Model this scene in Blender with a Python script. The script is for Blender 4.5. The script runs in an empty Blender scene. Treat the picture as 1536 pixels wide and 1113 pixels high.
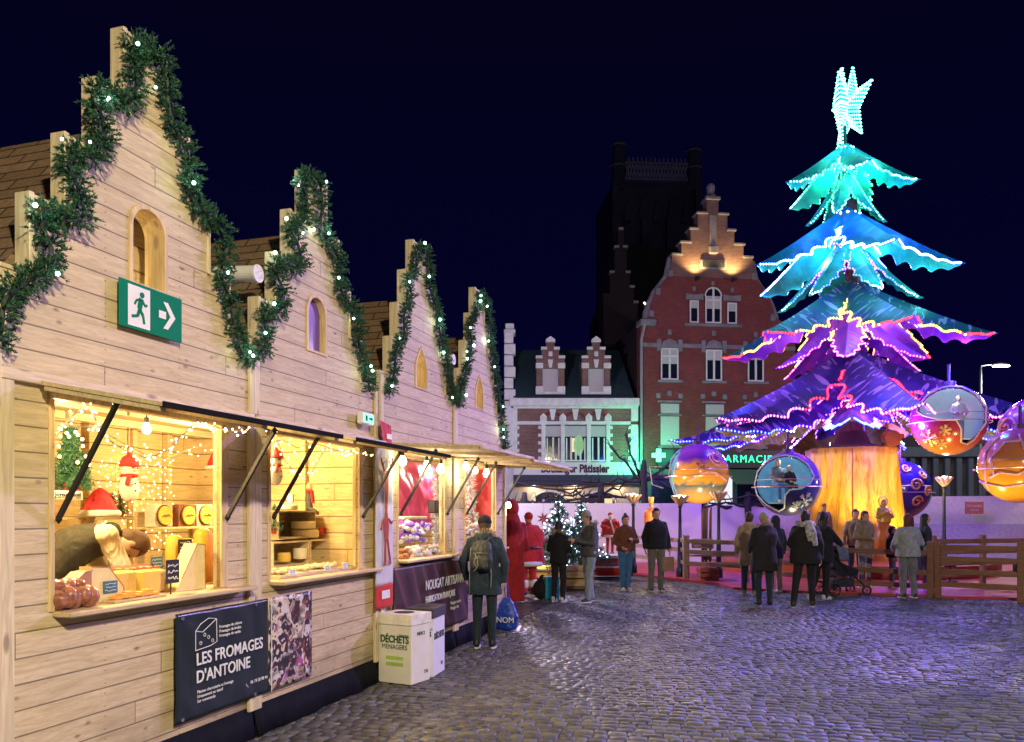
import bpy, bmesh, math, random
from mathutils import Vector, Matrix, noise
random.seed(11)
PI = math.pi
R = math.radians
F, HC = 1200.0, 1.65           # focal length in photo pixels, eye height
scene = bpy.context.scene
COL = scene.collection
TMP = bpy.data.scenes.new('conversion')

def V(*a): return Vector(a)
def P(x, y, Z):                # a point seen at photo pixel (x, y), Z metres away
    return Vector(((x-768)*Z/F, Z, HC+(768-y)*Z/F))
TH = R(17.0); CT, ST = math.cos(TH), math.sin(TH); DW = 3.533
ROW = Matrix.Translation((-DW*CT, DW*ST, 0)) @ Matrix.Rotation(R(73), 4, 'Z')   # x along the stall row, y into the stalls
def RW(u, t, h): return ROW @ Vector((u, t, h))
def RP(x, y, t=0.0):
    q = DW+t; Z = F*q/(CT*(1135-x))
    return ((Z-q*ST)/CT, t, HC+(768-y)*Z/F)

# ---------------------------------------------------------------- mesh builder
class MB:
    def __init__(s): s.v = []; s.f = []; s.m = []; s.M = Matrix.Identity(4)
    def add(s, vs, fs, mi=0):
        b = len(s.v); M = s.M
        s.v += [M @ Vector(p) for p in vs]
        s.f += [tuple(b+i for i in f) for f in fs]; s.m += [mi]*len(fs)
        return s
    def box(s, x0, x1, y0, y1, z0, z1, mi=0):
        return s.add([(x0,y0,z0),(x1,y0,z0),(x1,y1,z0),(x0,y1,z0),(x0,y0,z1),(x1,y0,z1),(x1,y1,z1),(x0,y1,z1)],
                     [(0,3,2,1),(4,5,6,7),(0,1,5,4),(1,2,6,5),(2,3,7,6),(3,0,4,7)], mi)
    def bbox(s, x0, x1, y0, y1, z0, z1, b=.01, mi=0):      # box with chamfered edges
        def ring(ix, z): 
            a, c, d, e = x0+ix, x1-ix, y0+ix, y1-ix
            return [(a+b,d,z),(c-b,d,z),(c,d+b,z),(c,e-b,z),(c-b,e,z),(a+b,e,z),(a,e-b,z),(a,d+b,z)]
        vs = ring(b,z0)+ring(0,z0+b)+ring(0,z1-b)+ring(b,z1)
        fs = [tuple(reversed(range(8))), tuple(range(24,32))]
        for k in range(3):
            for i in range(8): fs.append((k*8+i, k*8+(i+1)%8, k*8+8+(i+1)%8, k*8+8+i))
        return s.add(vs, fs, mi)
    def beam(s, p, q, w, h=None, mi=0, up=(0,0,1)):        # rectangular bar between two points
        h = h or w; p = Vector(p); q = Vector(q); d = (q-p).normalized(); up = Vector(up)
        if abs(d.dot(up)) > .98: up = Vector((0,1,0)) if abs(d.y) < .9 else Vector((1,0,0))
        a = d.cross(up).normalized()*w/2; b = a.cross(d).normalized()*h/2
        vs = [p-a-b,p+a-b,p+a+b,p-a+b,q-a-b,q+a-b,q+a+b,q-a+b]
        return s.add(vs, [(0,3,2,1),(4,5,6,7),(0,1,5,4),(1,2,6,5),(2,3,7,6),(3,0,4,7)], mi)
    def tube(s, pts, r, n=8, mi=0, cap=True, closed=False):
        pts = [Vector(p) for p in pts]; rs = r if isinstance(r, (list, tuple)) else [r]*len(pts)
        vs = []; N = len(pts); prev = None
        for i, p in enumerate(pts):
            if closed: d = pts[(i+1)%N]-pts[i-1]
            else: d = pts[min(i+1,N-1)]-pts[max(i-1,0)]
            d = d.normalized() if d.length > 1e-9 else Vector((0,0,1))
            if prev is None:
                a = d.orthogonal().normalized()
            else:
                a = prev - d*prev.dot(d)
                a = a.normalized() if a.length > 1e-6 else d.orthogonal().normalized()
            prev = a; b = d.cross(a)
            for k in range(n):
                t = 2*PI*k/n; vs.append(p+(a*math.cos(t)+b*math.sin(t))*rs[i])
        fs = []
        for i in range(N if closed else N-1):
            j = (i+1)%N
            for k in range(n): fs.append((i*n+k, i*n+(k+1)%n, j*n+(k+1)%n, j*n+k))
        if cap and not closed: fs += [tuple(reversed(range(n))), tuple(range((N-1)*n, N*n))]
        return s.add(vs, fs, mi)
    def loft(s, rings, mi=0, cap=True):
        n = len(rings[0]); vs = [p for r in rings for p in r]; fs = []
        for i in range(len(rings)-1):
            for k in range(n): fs.append((i*n+k, i*n+(k+1)%n, (i+1)*n+(k+1)%n, (i+1)*n+k))
        if cap: fs += [tuple(reversed(range(n))), tuple(range((len(rings)-1)*n, len(rings)*n))]
        return s.add(vs, fs, mi)
    def lathe(s, prof, n=20, mi=0, c=(0,0,0), cap=True):
        c = Vector(c)
        return s.loft([[c+Vector((r*math.cos(2*PI*k/n), r*math.sin(2*PI*k/n), z)) for k in range(n)] for r, z in prof], mi, cap)
    def ell(s, c, r, n=12, mi=0, M=None):
        c = Vector(c); r = Vector((r,r,r)) if isinstance(r, (int,float)) else Vector(r); m = n//2; rings = []
        M = M or Matrix.Identity(3)
        for i in range(m+1):
            a = -PI/2+PI*(i+.0)/m; a = max(-PI/2+.12, min(PI/2-.12, a))
            rings.append([c + M @ Vector((r.x*math.cos(a)*math.cos(2*PI*k/n), r.y*math.cos(a)*math.sin(2*PI*k/n), r.z*math.sin(a))) for k in range(n)])
        return s.loft(rings, mi)
    def cap(s, p, r0, q, r1, n=10, mi=0):                  # tapered capsule
        p = Vector(p); q = Vector(q); d = q-p; L = d.length; d = d.normalized() if L > 1e-6 else Vector((0,0,1))
        pts = []; rs = []
        for a in (-80,-50,-20): pts.append(p+d*r0*math.sin(R(a))); rs.append(r0*math.cos(R(a)))
        for a in (20,50,80): pts.append(q+d*r1*math.sin(R(a))); rs.append(r1*math.cos(R(a)))
        return s.tube(pts, rs, n, mi)
    def oct(s, c, r, mi=0):
        c = Vector(c)
        return s.add([c+Vector(p)*r for p in ((1,0,0),(-1,0,0),(0,1,0),(0,-1,0),(0,0,1),(0,0,-1))],
                     [(0,2,4),(2,1,4),(1,3,4),(3,0,4),(2,0,5),(1,2,5),(3,1,5),(0,3,5)], mi)
    def prism(s, poly, y0, y1, mi=0, mi2=None):            # polygon in xz (counter-clockwise), extruded along y
        n = len(poly); vs = [(x,y0,z) for x,z in poly]+[(x,y1,z) for x,z in poly]
        s.add(vs, [tuple(range(n)), tuple(reversed(range(n,2*n)))], mi)
        return s.add(vs, [((i+1)%n, i, n+i, n+(i+1)%n) for i in range(n)], mi if mi2 is None else mi2)
    def build(s, name, mats, parent=None, loc=None, rz=0, smooth=False, mat=None):
        me = bpy.data.meshes.new(name); me.from_pydata([tuple(p) for p in s.v], [], s.f)
        mats = mats if isinstance(mats, (list, tuple)) else [mats]
        for m in mats: me.materials.append(m)
        if len(mats) > 1:
            me.polygons.foreach_set('material_index', s.m)
        if smooth: me.polygons.foreach_set('use_smooth', [True]*len(me.polygons))
        me.update()
        o = bpy.data.objects.new(name, me); COL.objects.link(o)
        if parent is not None: o.parent = parent
        if mat is not None: o.matrix_local = mat
        elif loc is not None: o.location = loc; o.rotation_euler = (0,0,rz)
        return o

def tag(o, label=None, cat=None, group=None, kind=None):
    if label: o['label'] = label
    if cat: o['category'] = cat
    if group: o['group'] = group
    if kind: o['kind'] = kind
    return o
def thing(name, label, cat, loc=(0,0,0), rz=0, group=None, mat=None):
    o = bpy.data.objects.new(name, None); COL.objects.link(o); o.empty_display_size = .1
    if mat is not None: o.matrix_world = mat
    else: o.location = loc; o.rotation_euler = (0,0,rz)
    return tag(o, label, cat, group)
def row_thing(name, label, cat, u, t, h, rz=0, group=None):
    return thing(name, label, cat, group=group, mat=ROW @ Matrix.Translation((u,t,h)) @ Matrix.Rotation(rz,4,'Z'))
def kids(o): return [c for c in bpy.data.objects if c.parent == o]
def copy_tree(o, parent=None):
    c = o.copy(); COL.objects.link(c)
    if parent is not None: c.parent = parent
    for ch in kids(o): copy_tree(ch, c)
    return c
def solid(o, th, off=-1, moff=0):
    m = o.modifiers.new('thick', 'SOLIDIFY'); m.thickness = th; m.offset = off; m.material_offset = moff; return o

def evaluate(ob):                                           # modifier / text result as plain mesh, no operators
    TMP.collection.objects.link(ob)
    vl = TMP.view_layers[0]; vl.update(); dg = vl.depsgraph
    me = bpy.data.meshes.new_from_object(ob.evaluated_get(dg))
    TMP.collection.objects.unlink(ob)
    return me
def text(s, size, parent, mat, M, name='lettering', ext=.002, align='LEFT', sx=1.0, shear=0, bold=0, spacing=1.0):
    cu = bpy.data.curves.new('txt', 'FONT'); cu.body = s; cu.size = size; cu.extrude = ext; cu.align_x = align
    cu.shear = shear; cu.offset = bold; cu.resolution_u = 3; cu.space_character = spacing
    ob = bpy.data.objects.new('txt', cu)
    me = evaluate(ob); bpy.data.objects.remove(ob); bpy.data.curves.remove(cu)
    me.materials.clear(); me.materials.append(mat); me.name = name
    # text lies in xy facing +z: turn it to face -y, then place with M
    me.transform(M @ Matrix.Rotation(R(90),4,'X') @ Matrix.Diagonal((sx,1,1,1)))
    o = bpy.data.objects.new(name, me); COL.objects.link(o); o.parent = parent
    return o
def T(x, y, z): return Matrix.Translation((x,y,z))

def remesh(mb, voxel, smooth=4, fac=.5):
    me = bpy.data.meshes.new('blob'); me.from_pydata([tuple(p) for p in mb.v], [], mb.f); me.update()
    ob = bpy.data.objects.new('blob', me)
    m = ob.modifiers.new('r', 'REMESH'); m.mode = 'VOXEL'; m.voxel_size = voxel; m.use_smooth_shade = True
    if smooth:
        k = ob.modifiers.new('s', 'SMOOTH'); k.iterations = smooth; k.factor = fac
    out = evaluate(ob); bpy.data.objects.remove(ob); bpy.data.meshes.remove(me)
    return out
def blob(mb, name, mat, parent, voxel=.012, smooth=4, fac=.5):
    me = remesh(mb, voxel, smooth, fac); me.name = name
    me.materials.clear(); me.materials.append(mat)
    me.polygons.foreach_set('use_smooth', [True]*len(me.polygons))
    o = bpy.data.objects.new(name, me); COL.objects.link(o); o.parent = parent
    return o

# ---------------------------------------------------------------- materials
def new_mat(name):
    m = bpy.data.materials.new(name); m.use_nodes = True
    nt = m.node_tree; b = nt.nodes['Principled BSDF']; return m, nt, b
def N(nt, typ, ins=None, **kw):
    n = nt.nodes.new(typ)
    for k, v in kw.items(): setattr(n, k, v)
    for k, v in (ins or {}).items():
        if hasattr(v, 'is_linked') or hasattr(v, 'links'): nt.links.new(v, n.inputs[k])
        else: n.inputs[k].default_value = v
    return n
def c4(c): return (c[0], c[1], c[2], 1)
def ramp(nt, fac, stops, mode='LINEAR'):
    n = nt.nodes.new('ShaderNodeValToRGB'); nt.links.new(fac, n.inputs[0]); cr = n.color_ramp; cr.interpolation = mode
    while len(cr.elements) < len(stops): cr.elements.new(.5)
    for e, (p, c) in zip(cr.elements, stops):
        e.position = p; e.color = c4(c) if isinstance(c, (tuple, list)) else (c,c,c,1)
    return n.outputs[0]
def mapped(nt, scale=(1,1,1), loc=(0,0,0), rot=(0,0,0), coord='Object'):
    tc = nt.nodes.new('ShaderNodeTexCoord')
    return N(nt, 'ShaderNodeMapping', {'Vector': tc.outputs[coord], 'Scale': scale, 'Location': loc, 'Rotation': rot}).outputs[0]
def math_(nt, op, a, b=0.0, c=None):
    n = nt.nodes.new('ShaderNodeMath'); n.operation = op
    for i, v in enumerate((a, b) if c is None else (a, b, c)):
        if isinstance(v, (int, float)): n.inputs[i].default_value = v
        else: nt.links.new(v, n.inputs[i])
    return n.outputs[0]
def mixc(nt, fac, a, b, mode='MIX'):
    n = nt.nodes.new('ShaderNodeMix'); n.data_type = 'RGBA'; n.blend_type = mode
    for i, v in ((0, fac), (6, a), (7, b)):
        if isinstance(v, (int, float)): n.inputs[i].default_value = v
        elif isinstance(v, (tuple, list)): n.inputs[i].default_value = c4(v)
        else: nt.links.new(v, n.inputs[i])
    return n.outputs[2]
def bump(nt, b, h, strength=.5, dist=.01):
    n = N(nt, 'ShaderNodeBump', {'Height': h, 'Strength': strength, 'Distance': dist})
    nt.links.new(n.outputs[0], b.inputs['Normal'])
def plain(name, col, rough=.6, metal=0, var=.18, scale=9, bmp=.15, spec=.5, trans=0, bscale=None, bdist=.004):
    """painted / cloth / metal surface with gentle mottling and fine bump"""
    m, nt, b = new_mat(name); co = mapped(nt)
    n = N(nt, 'ShaderNodeTexNoise', {'Vector': co, 'Scale': scale, 'Detail': 5.0, 'Roughness': .6}).outputs[0]
    d = tuple(c*(1-var) for c in col); u = tuple(min(1, c*(1+var)) for c in col)
    nt.links.new(ramp(nt, n, [(.3, d), (.7, u)]), b.inputs['Base Color'])
    b.inputs['Roughness'].default_value = rough; b.inputs['Metallic'].default_value = metal
    b.inputs['Specular IOR Level'].default_value = spec
    if trans: b.inputs['Transmission Weight'].default_value = trans
    if bmp:
        h = N(nt, 'ShaderNodeTexNoise', {'Vector': co, 'Scale': bscale or scale*6, 'Detail': 4.0}).outputs[0]
        bump(nt, b, h, bmp, bdist)
    return m
def cloth(name, col, var=.25, fold=.5, rough=.85):
    m, nt, b = new_mat(name); co = mapped(nt, (1,1,.55))
    n = N(nt, 'ShaderNodeTexNoise', {'Vector': co, 'Scale': 14.0, 'Detail': 4.0, 'Distortion': .6}).outputs[0]
    d = tuple(c*(1-var) for c in col); u = tuple(min(1, c*(1+var)) for c in col)
    nt.links.new(ramp(nt, n, [(.3, d), (.7, u)]), b.inputs['Base Color'])
    b.inputs['Roughness'].default_value = rough
    b.inputs['Sheen Weight'].default_value = .04
    f = N(nt, 'ShaderNodeTexNoise', {'Vector': co, 'Scale': 9.0, 'Detail': 2.0, 'Distortion': 1.2}).outputs[0]
    bump(nt, b, f, fold, .05)
    return m
def emit(name, col, s):
    m, nt, b = new_mat(name); nt.nodes.remove(b)
    e = N(nt, 'ShaderNodeEmission', {'Color': c4(col), 'Strength': s})
    nt.links.new(e.outputs[0], nt.nodes['Material Output'].inputs[0]); return m
def led(name, col, s):
    m = emit(name, col, s); m.cycles.emission_sampling = 'NONE'; return m

def planks(name, light, dark, pitch=.13, axis='z', length=1.7, knots=.8, rough=.62, gap=.012, off=0.0):
    """sawn softwood boards: tone per board, stretched grain, knots, dark joints. axis = direction across the boards"""
    m, nt, b = new_mat(name); tc = nt.nodes.new('ShaderNodeTexCoord')
    sp = N(nt, 'ShaderNodeSeparateXYZ', {0: tc.outputs['Object']}).outputs
    across = {'z': sp[2], 'x': sp[0], 'y': sp[1]}[axis]
    along = {'z': math_(nt, 'ADD', sp[0], sp[1]), 'x': sp[2] , 'y': sp[0]}[axis]
    k = math_(nt, 'DIVIDE', math_(nt, 'ADD', across, off+50*pitch), pitch)
    row = math_(nt, 'FLOOR', k); fr = math_(nt, 'FRACT', k)
    rn = N(nt, 'ShaderNodeTexWhiteNoise', {'W': row}, noise_dimensions='1D').outputs[0]
    al = math_(nt, 'ADD', math_(nt, 'DIVIDE', along, length), math_(nt, 'MULTIPLY', rn, 7.3))
    seg = math_(nt, 'FLOOR', al); fa = math_(nt, 'FRACT', al)
    tone = N(nt, 'ShaderNodeTexWhiteNoise', {'Vector': N(nt, 'ShaderNodeCombineXYZ', {0: row, 1: seg}).outputs[0]}, noise_dimensions='3D').outputs[0]
    gco = N(nt, 'ShaderNodeCombineXYZ', {0: math_(nt, 'MULTIPLY', along, 1.0), 1: math_(nt, 'MULTIPLY', across, 9.0), 2: math_(nt, 'MULTIPLY', tone, 31.0)}).outputs[0]
    grain = N(nt, 'ShaderNodeTexNoise', {'Vector': gco, 'Scale': 3.2, 'Detail': 8.0, 'Roughness': .65, 'Distortion': .9}).outputs[0]
    fine = N(nt, 'ShaderNodeTexNoise', {'Vector': gco, 'Scale': 14.0, 'Detail': 4.0, 'Roughness': .7}).outputs[0]
    big = N(nt, 'ShaderNodeTexNoise', {'Vector': tc.outputs['Object'], 'Scale': 1.6, 'Detail': 3.0}).outputs[0]
    kco = N(nt, 'ShaderNodeCombineXYZ', {0: math_(nt, 'MULTIPLY', along, 4.6), 1: math_(nt, 'MULTIPLY', across, 9.5), 2: math_(nt, 'MULTIPLY', row, 3.7)}).outputs[0]
    kn = N(nt, 'ShaderNodeTexVoronoi', {'Vector': kco, 'Scale': 1.0, 'Randomness': 1.0}).outputs['Distance']
    kd = math_(nt, 'ADD', kn, math_(nt, 'MULTIPLY', grain, .16))
    knot = ramp(nt, kd, [(.10, 1.0), (.22, 0.0)])
    base = mixc(nt, ramp(nt, grain, [(.36, 0.0), (.62, 1.0)]), dark, light)
    base = mixc(nt, math_(nt, 'MULTIPLY', tone, .30), base, tuple(c*.6 for c in light))
    base = mixc(nt, ramp(nt, fine, [(.45, 0.0), (.75, .35)]), base, tuple(c*.5 for c in dark))
    base = mixc(nt, ramp(nt, big, [(.45, 0.0), (.75, .3)]), base, (light[0]*.55, light[1]*.55, light[2]*.6))
    base = mixc(nt, math_(nt, 'MULTIPLY', knot, knots), base, (.10, .045, .022))
    # nails and grime
    fx = math_(nt, 'MULTIPLY', math_(nt, 'SUBTRACT', math_(nt, 'FRACT', math_(nt, 'DIVIDE', along, .61)), .5), .61)
    fz = math_(nt, 'MULTIPLY', math_(nt, 'SUBTRACT', math_(nt, 'ABSOLUTE', math_(nt, 'SUBTRACT', fr, .5)), .28), pitch)
    nd = math_(nt, 'SQRT', math_(nt, 'ADD', math_(nt, 'MULTIPLY', fx, fx), math_(nt, 'MULTIPLY', fz, fz)))
    base = mixc(nt, math_(nt, 'MULTIPLY', math_(nt, 'LESS_THAN', nd, .0042), .8), base, (.05,.035,.03))
    gr = math_(nt, 'MULTIPLY', ramp(nt, sp[2], [(.18, 1.0), (.62, 0.0)]), ramp(nt, big, [(.38, 0.0), (.62, .75)]))
    base = mixc(nt, gr, base, (.16,.12,.08))
    # joints
    g1 = math_(nt, 'LESS_THAN', fr, gap/pitch); g2 = math_(nt, 'LESS_THAN', fa, .006/length)
    g = math_(nt, 'MAXIMUM', g1, g2)
    base = mixc(nt, math_(nt, 'MULTIPLY', g, .66), base, (.03, .018, .01))
    nt.links.new(base, b.inputs['Base Color'])
    b.inputs['Roughness'].default_value = rough; b.inputs['Specular IOR Level'].default_value = .3
    hgt = math_(nt, 'SUBTRACT', math_(nt, 'ADD', math_(nt, 'MULTIPLY', grain, .35), math_(nt, 'MULTIPLY', fine, .15)), g)
    bump(nt, b, hgt, .55, .005)
    return m
def beamwood(name, col, knots=.6, axis=2):
    m, nt, b = new_mat(name); s = [16, 16, 16]; s[axis] = 1.3
    co = mapped(nt, tuple(s))
    g = N(nt, 'ShaderNodeTexNoise', {'Vector': co, 'Scale': 2.2, 'Detail': 6.0, 'Distortion': .8}).outputs[0]
    s2 = [9, 9, 9]; s2[axis] = 3.2
    kn = N(nt, 'ShaderNodeTexVoronoi', {'Vector': mapped(nt, tuple(s2)), 'Scale': 1.0}).outputs['Distance']
    base = ramp(nt, g, [(.3, tuple(c*.62 for c in col)), (.7, col)])
    base = mixc(nt, math_(nt, 'MULTIPLY', ramp(nt, kn, [(.1, 1.0), (.2, 0.0)]), knots), base, (.11, .05, .025))
    nt.links.new(base, b.inputs['Base Color']); b.inputs['Roughness'].default_value = .6
    bump(nt, b, g, .3, .003)
    return m
def brick(name, c1, c2, mortar, scale=1.0, coord_rot=(R(90),0,0), bh=.065, bw=.22, rough=.85, ms=.012):
    m, nt, b = new_mat(name); co = mapped(nt, (1,1,1), rot=coord_rot)
    n = N(nt, 'ShaderNodeTexBrick', {'Vector': co, 'Color1': c4(c1), 'Color2': c4(c2), 'Mortar': c4(mortar), 'Scale': scale,
          'Mortar Size': ms, 'Brick Width': bw, 'Row Height': bh, 'Bias': -.1})
    z = N(nt, 'ShaderNodeTexNoise', {'Vector': co, 'Scale': .9, 'Detail': 6.0, 'Roughness': .65}).outputs[0]
    col = mixc(nt, ramp(nt, z, [(.35, 0.0), (.75, .55)]), n.outputs[0], tuple(c*.45 for c in c2))
    nt.links.new(col, b.inputs['Base Color']); b.inputs['Roughness'].default_value = rough
    bump(nt, b, math_(nt, 'SUBTRACT', 1.0, n.outputs['Fac']), .5, .01)
    return m

M = {}
M['clad'] = planks('pine_cladding', (.76,.62,.40), (.56,.43,.25), knots=.8, length=3.9, gap=.008)
M['clad_in'] = planks('interior_cladding', (.74,.56,.30), (.54,.37,.18), pitch=.16, knots=.6)
M['post'] = beamwood('pine_post', (.80,.67,.44))
M['post_h'] = beamwood('pine_batten', (.84,.68,.47), axis=0)
M['jamb'] = beamwood('yellow_pine', (.80,.60,.30), .5)
M['plyw'] = beamwood('plywood', (.72,.56,.34), .1, axis=0)
M['roof'] = None
def shingle(name, c1, c2, bw=.32, bh=.11, rot=(0,0,0)):
    m, nt, b = new_mat(name); tc = nt.nodes.new('ShaderNodeTexCoord')
    n = N(nt, 'ShaderNodeTexBrick', {'Vector': N(nt, 'ShaderNodeMapping', {'Vector': tc.outputs['UV']}).outputs[0], 'Color1': c4(c1), 'Color2': c4(c2), 'Mortar': (.012,.008,.006,1),
          'Scale': 1.0, 'Mortar Size': .008, 'Brick Width': bw, 'Row Height': bh, 'Bias': 0.0})
    z = N(nt, 'ShaderNodeTexNoise', {'Vector': tc.outputs['Object'], 'Scale': 30.0, 'Detail': 5.0}).outputs[0]
    col = mixc(nt, ramp(nt, z, [(.35, 0.0), (.7, .6)]), n.outputs[0], tuple(c*.5 for c in c1))
    nt.links.new(col, b.inputs['Base Color']); b.inputs['Roughness'].default_value = .9
    bump(nt, b, math_(nt, 'SUBTRACT', math_(nt, 'MULTIPLY', z, .3), n.outputs['Fac']), .6, .01)
    return m
M['shingle'] = shingle('bitumen_shingles', (.17,.105,.06), (.26,.16,.09))
M['slate'] = shingle('slate_tiles', (.02,.055,.075), (.03,.075,.10), .25, .16)
M['black'] = plain('black_metal', (.015,.015,.017), .45)
M['matte'] = plain('matte_black', (.010,.010,.012), .9, spec=.08)
M['darkplastic'] = plain('dark_sheeting', (.009,.010,.016), .85, spec=.1, bmp=.3, bscale=8, bdist=.05)
M['white'] = plain('white_paint', (.78,.78,.76), .5, var=.06)
M['white_stone'] = plain('painted_stone', (.80,.78,.78), .75, var=.15, scale=3)
M['grey_stone'] = plain('grey_stone', (.36,.34,.36), .85, var=.2, scale=3, bmp=.4)
M['dark_stone'] = plain('weathered_stone', (.055,.05,.055), .9, var=.4, scale=.7, bmp=.6)
M['brick'] = brick('red_brick', (.33,.050,.045), (.21,.030,.028), (.17,.08,.08))
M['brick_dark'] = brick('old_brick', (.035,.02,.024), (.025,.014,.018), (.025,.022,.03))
M['brick_small'] = brick('brown_brick', (.30,.12,.09), (.20,.075,.06), (.30,.24,.22))
def glassy(name, col, rough=.08):
    m, nt, b = new_mat(name); b.inputs['Base Color'].default_value = c4(col); b.inputs['Roughness'].default_value = rough
    b.inputs['Specular IOR Level'].default_value = .9
    n = N(nt, 'ShaderNodeTexNoise', {'Vector': mapped(nt), 'Scale': 1.3}).outputs[0]; bump(nt, b, n, .08, .05)
    return m
M['pane'] = glassy('window_glass', (.012,.014,.03))
M['blind'] = plain('roller_blind', (.55,.53,.52), .8, var=.05)
M['skin'] = plain('skin', (.60,.34,.25), .5, var=.06, bmp=.05)
M['skin_dark'] = plain('skin_tanned', (.40,.22,.15), .5, var=.06, bmp=.05)
M['needle'] = None
def needles(name, a, b_):
    m, nt, b = new_mat(name)
    oi = nt.nodes.new('ShaderNodeNewGeometry')
    n = N(nt, 'ShaderNodeTexNoise', {'Vector': mapped(nt), 'Scale': 11.0, 'Detail': 3.0}).outputs[0]
    r = math_(nt, 'ADD', math_(nt, 'MULTIPLY', oi.outputs['Random Per Island'], .5), math_(nt, 'MULTIPLY', n, .5))
    nt.links.new(ramp(nt, r, [(.2, a), (.8, b_)]), b.inputs['Base Color'])
    b.inputs['Roughness'].default_value = .5
    return m
M['needle'] = needles('pine_needles', (.010,.050,.028), (.050,.17,.085))
M['needle_far'] = needles('fir_needles', (.012,.06,.05), (.05,.16,.10))
M['led_cool'] = led('cool_white_led', (.55,1.0,.90), 16)
M['led_warm'] = led('warm_white_led', (1.0,.72,.34), 11)
M['led_white'] = led('white_led', (.55,.80,1.0), 7)
M['bulb'] = led('bulb_glass', (1.0,.80,.46), 18)
def auto_uv(o):
    me = o.data; uv = me.uv_layers.new(name='uv'); Z = Vector((0,0,1))
    for p in me.polygons:
        n = p.normal; t = Z.cross(n)
        t = t.normalized() if t.length > 1e-3 else Vector((1,0,0))
        b = n.cross(t)
        for li in p.loop_indices:
            c = me.vertices[me.loops[li].vertex_index].co; uv.data[li].uv = (c.dot(t), c.dot(b))
    return o
def lamp(name, loc, watts, col, r=.05, parent=None, typ='POINT', tgt=None, size=60, blend=.5):
    l = bpy.data.lights.new(name, typ); l.energy = watts; l.color = col; l.shadow_soft_size = r
    if typ == 'SPOT': l.spot_size = R(size); l.spot_blend = blend
    o = bpy.data.objects.new(name, l); COL.objects.link(o); o.parent = parent; o.location = loc
    if tgt is not None: o.rotation_euler = (Vector(tgt)-Vector(loc)).to_track_quat('-Z','Y').to_euler()
    return o

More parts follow.
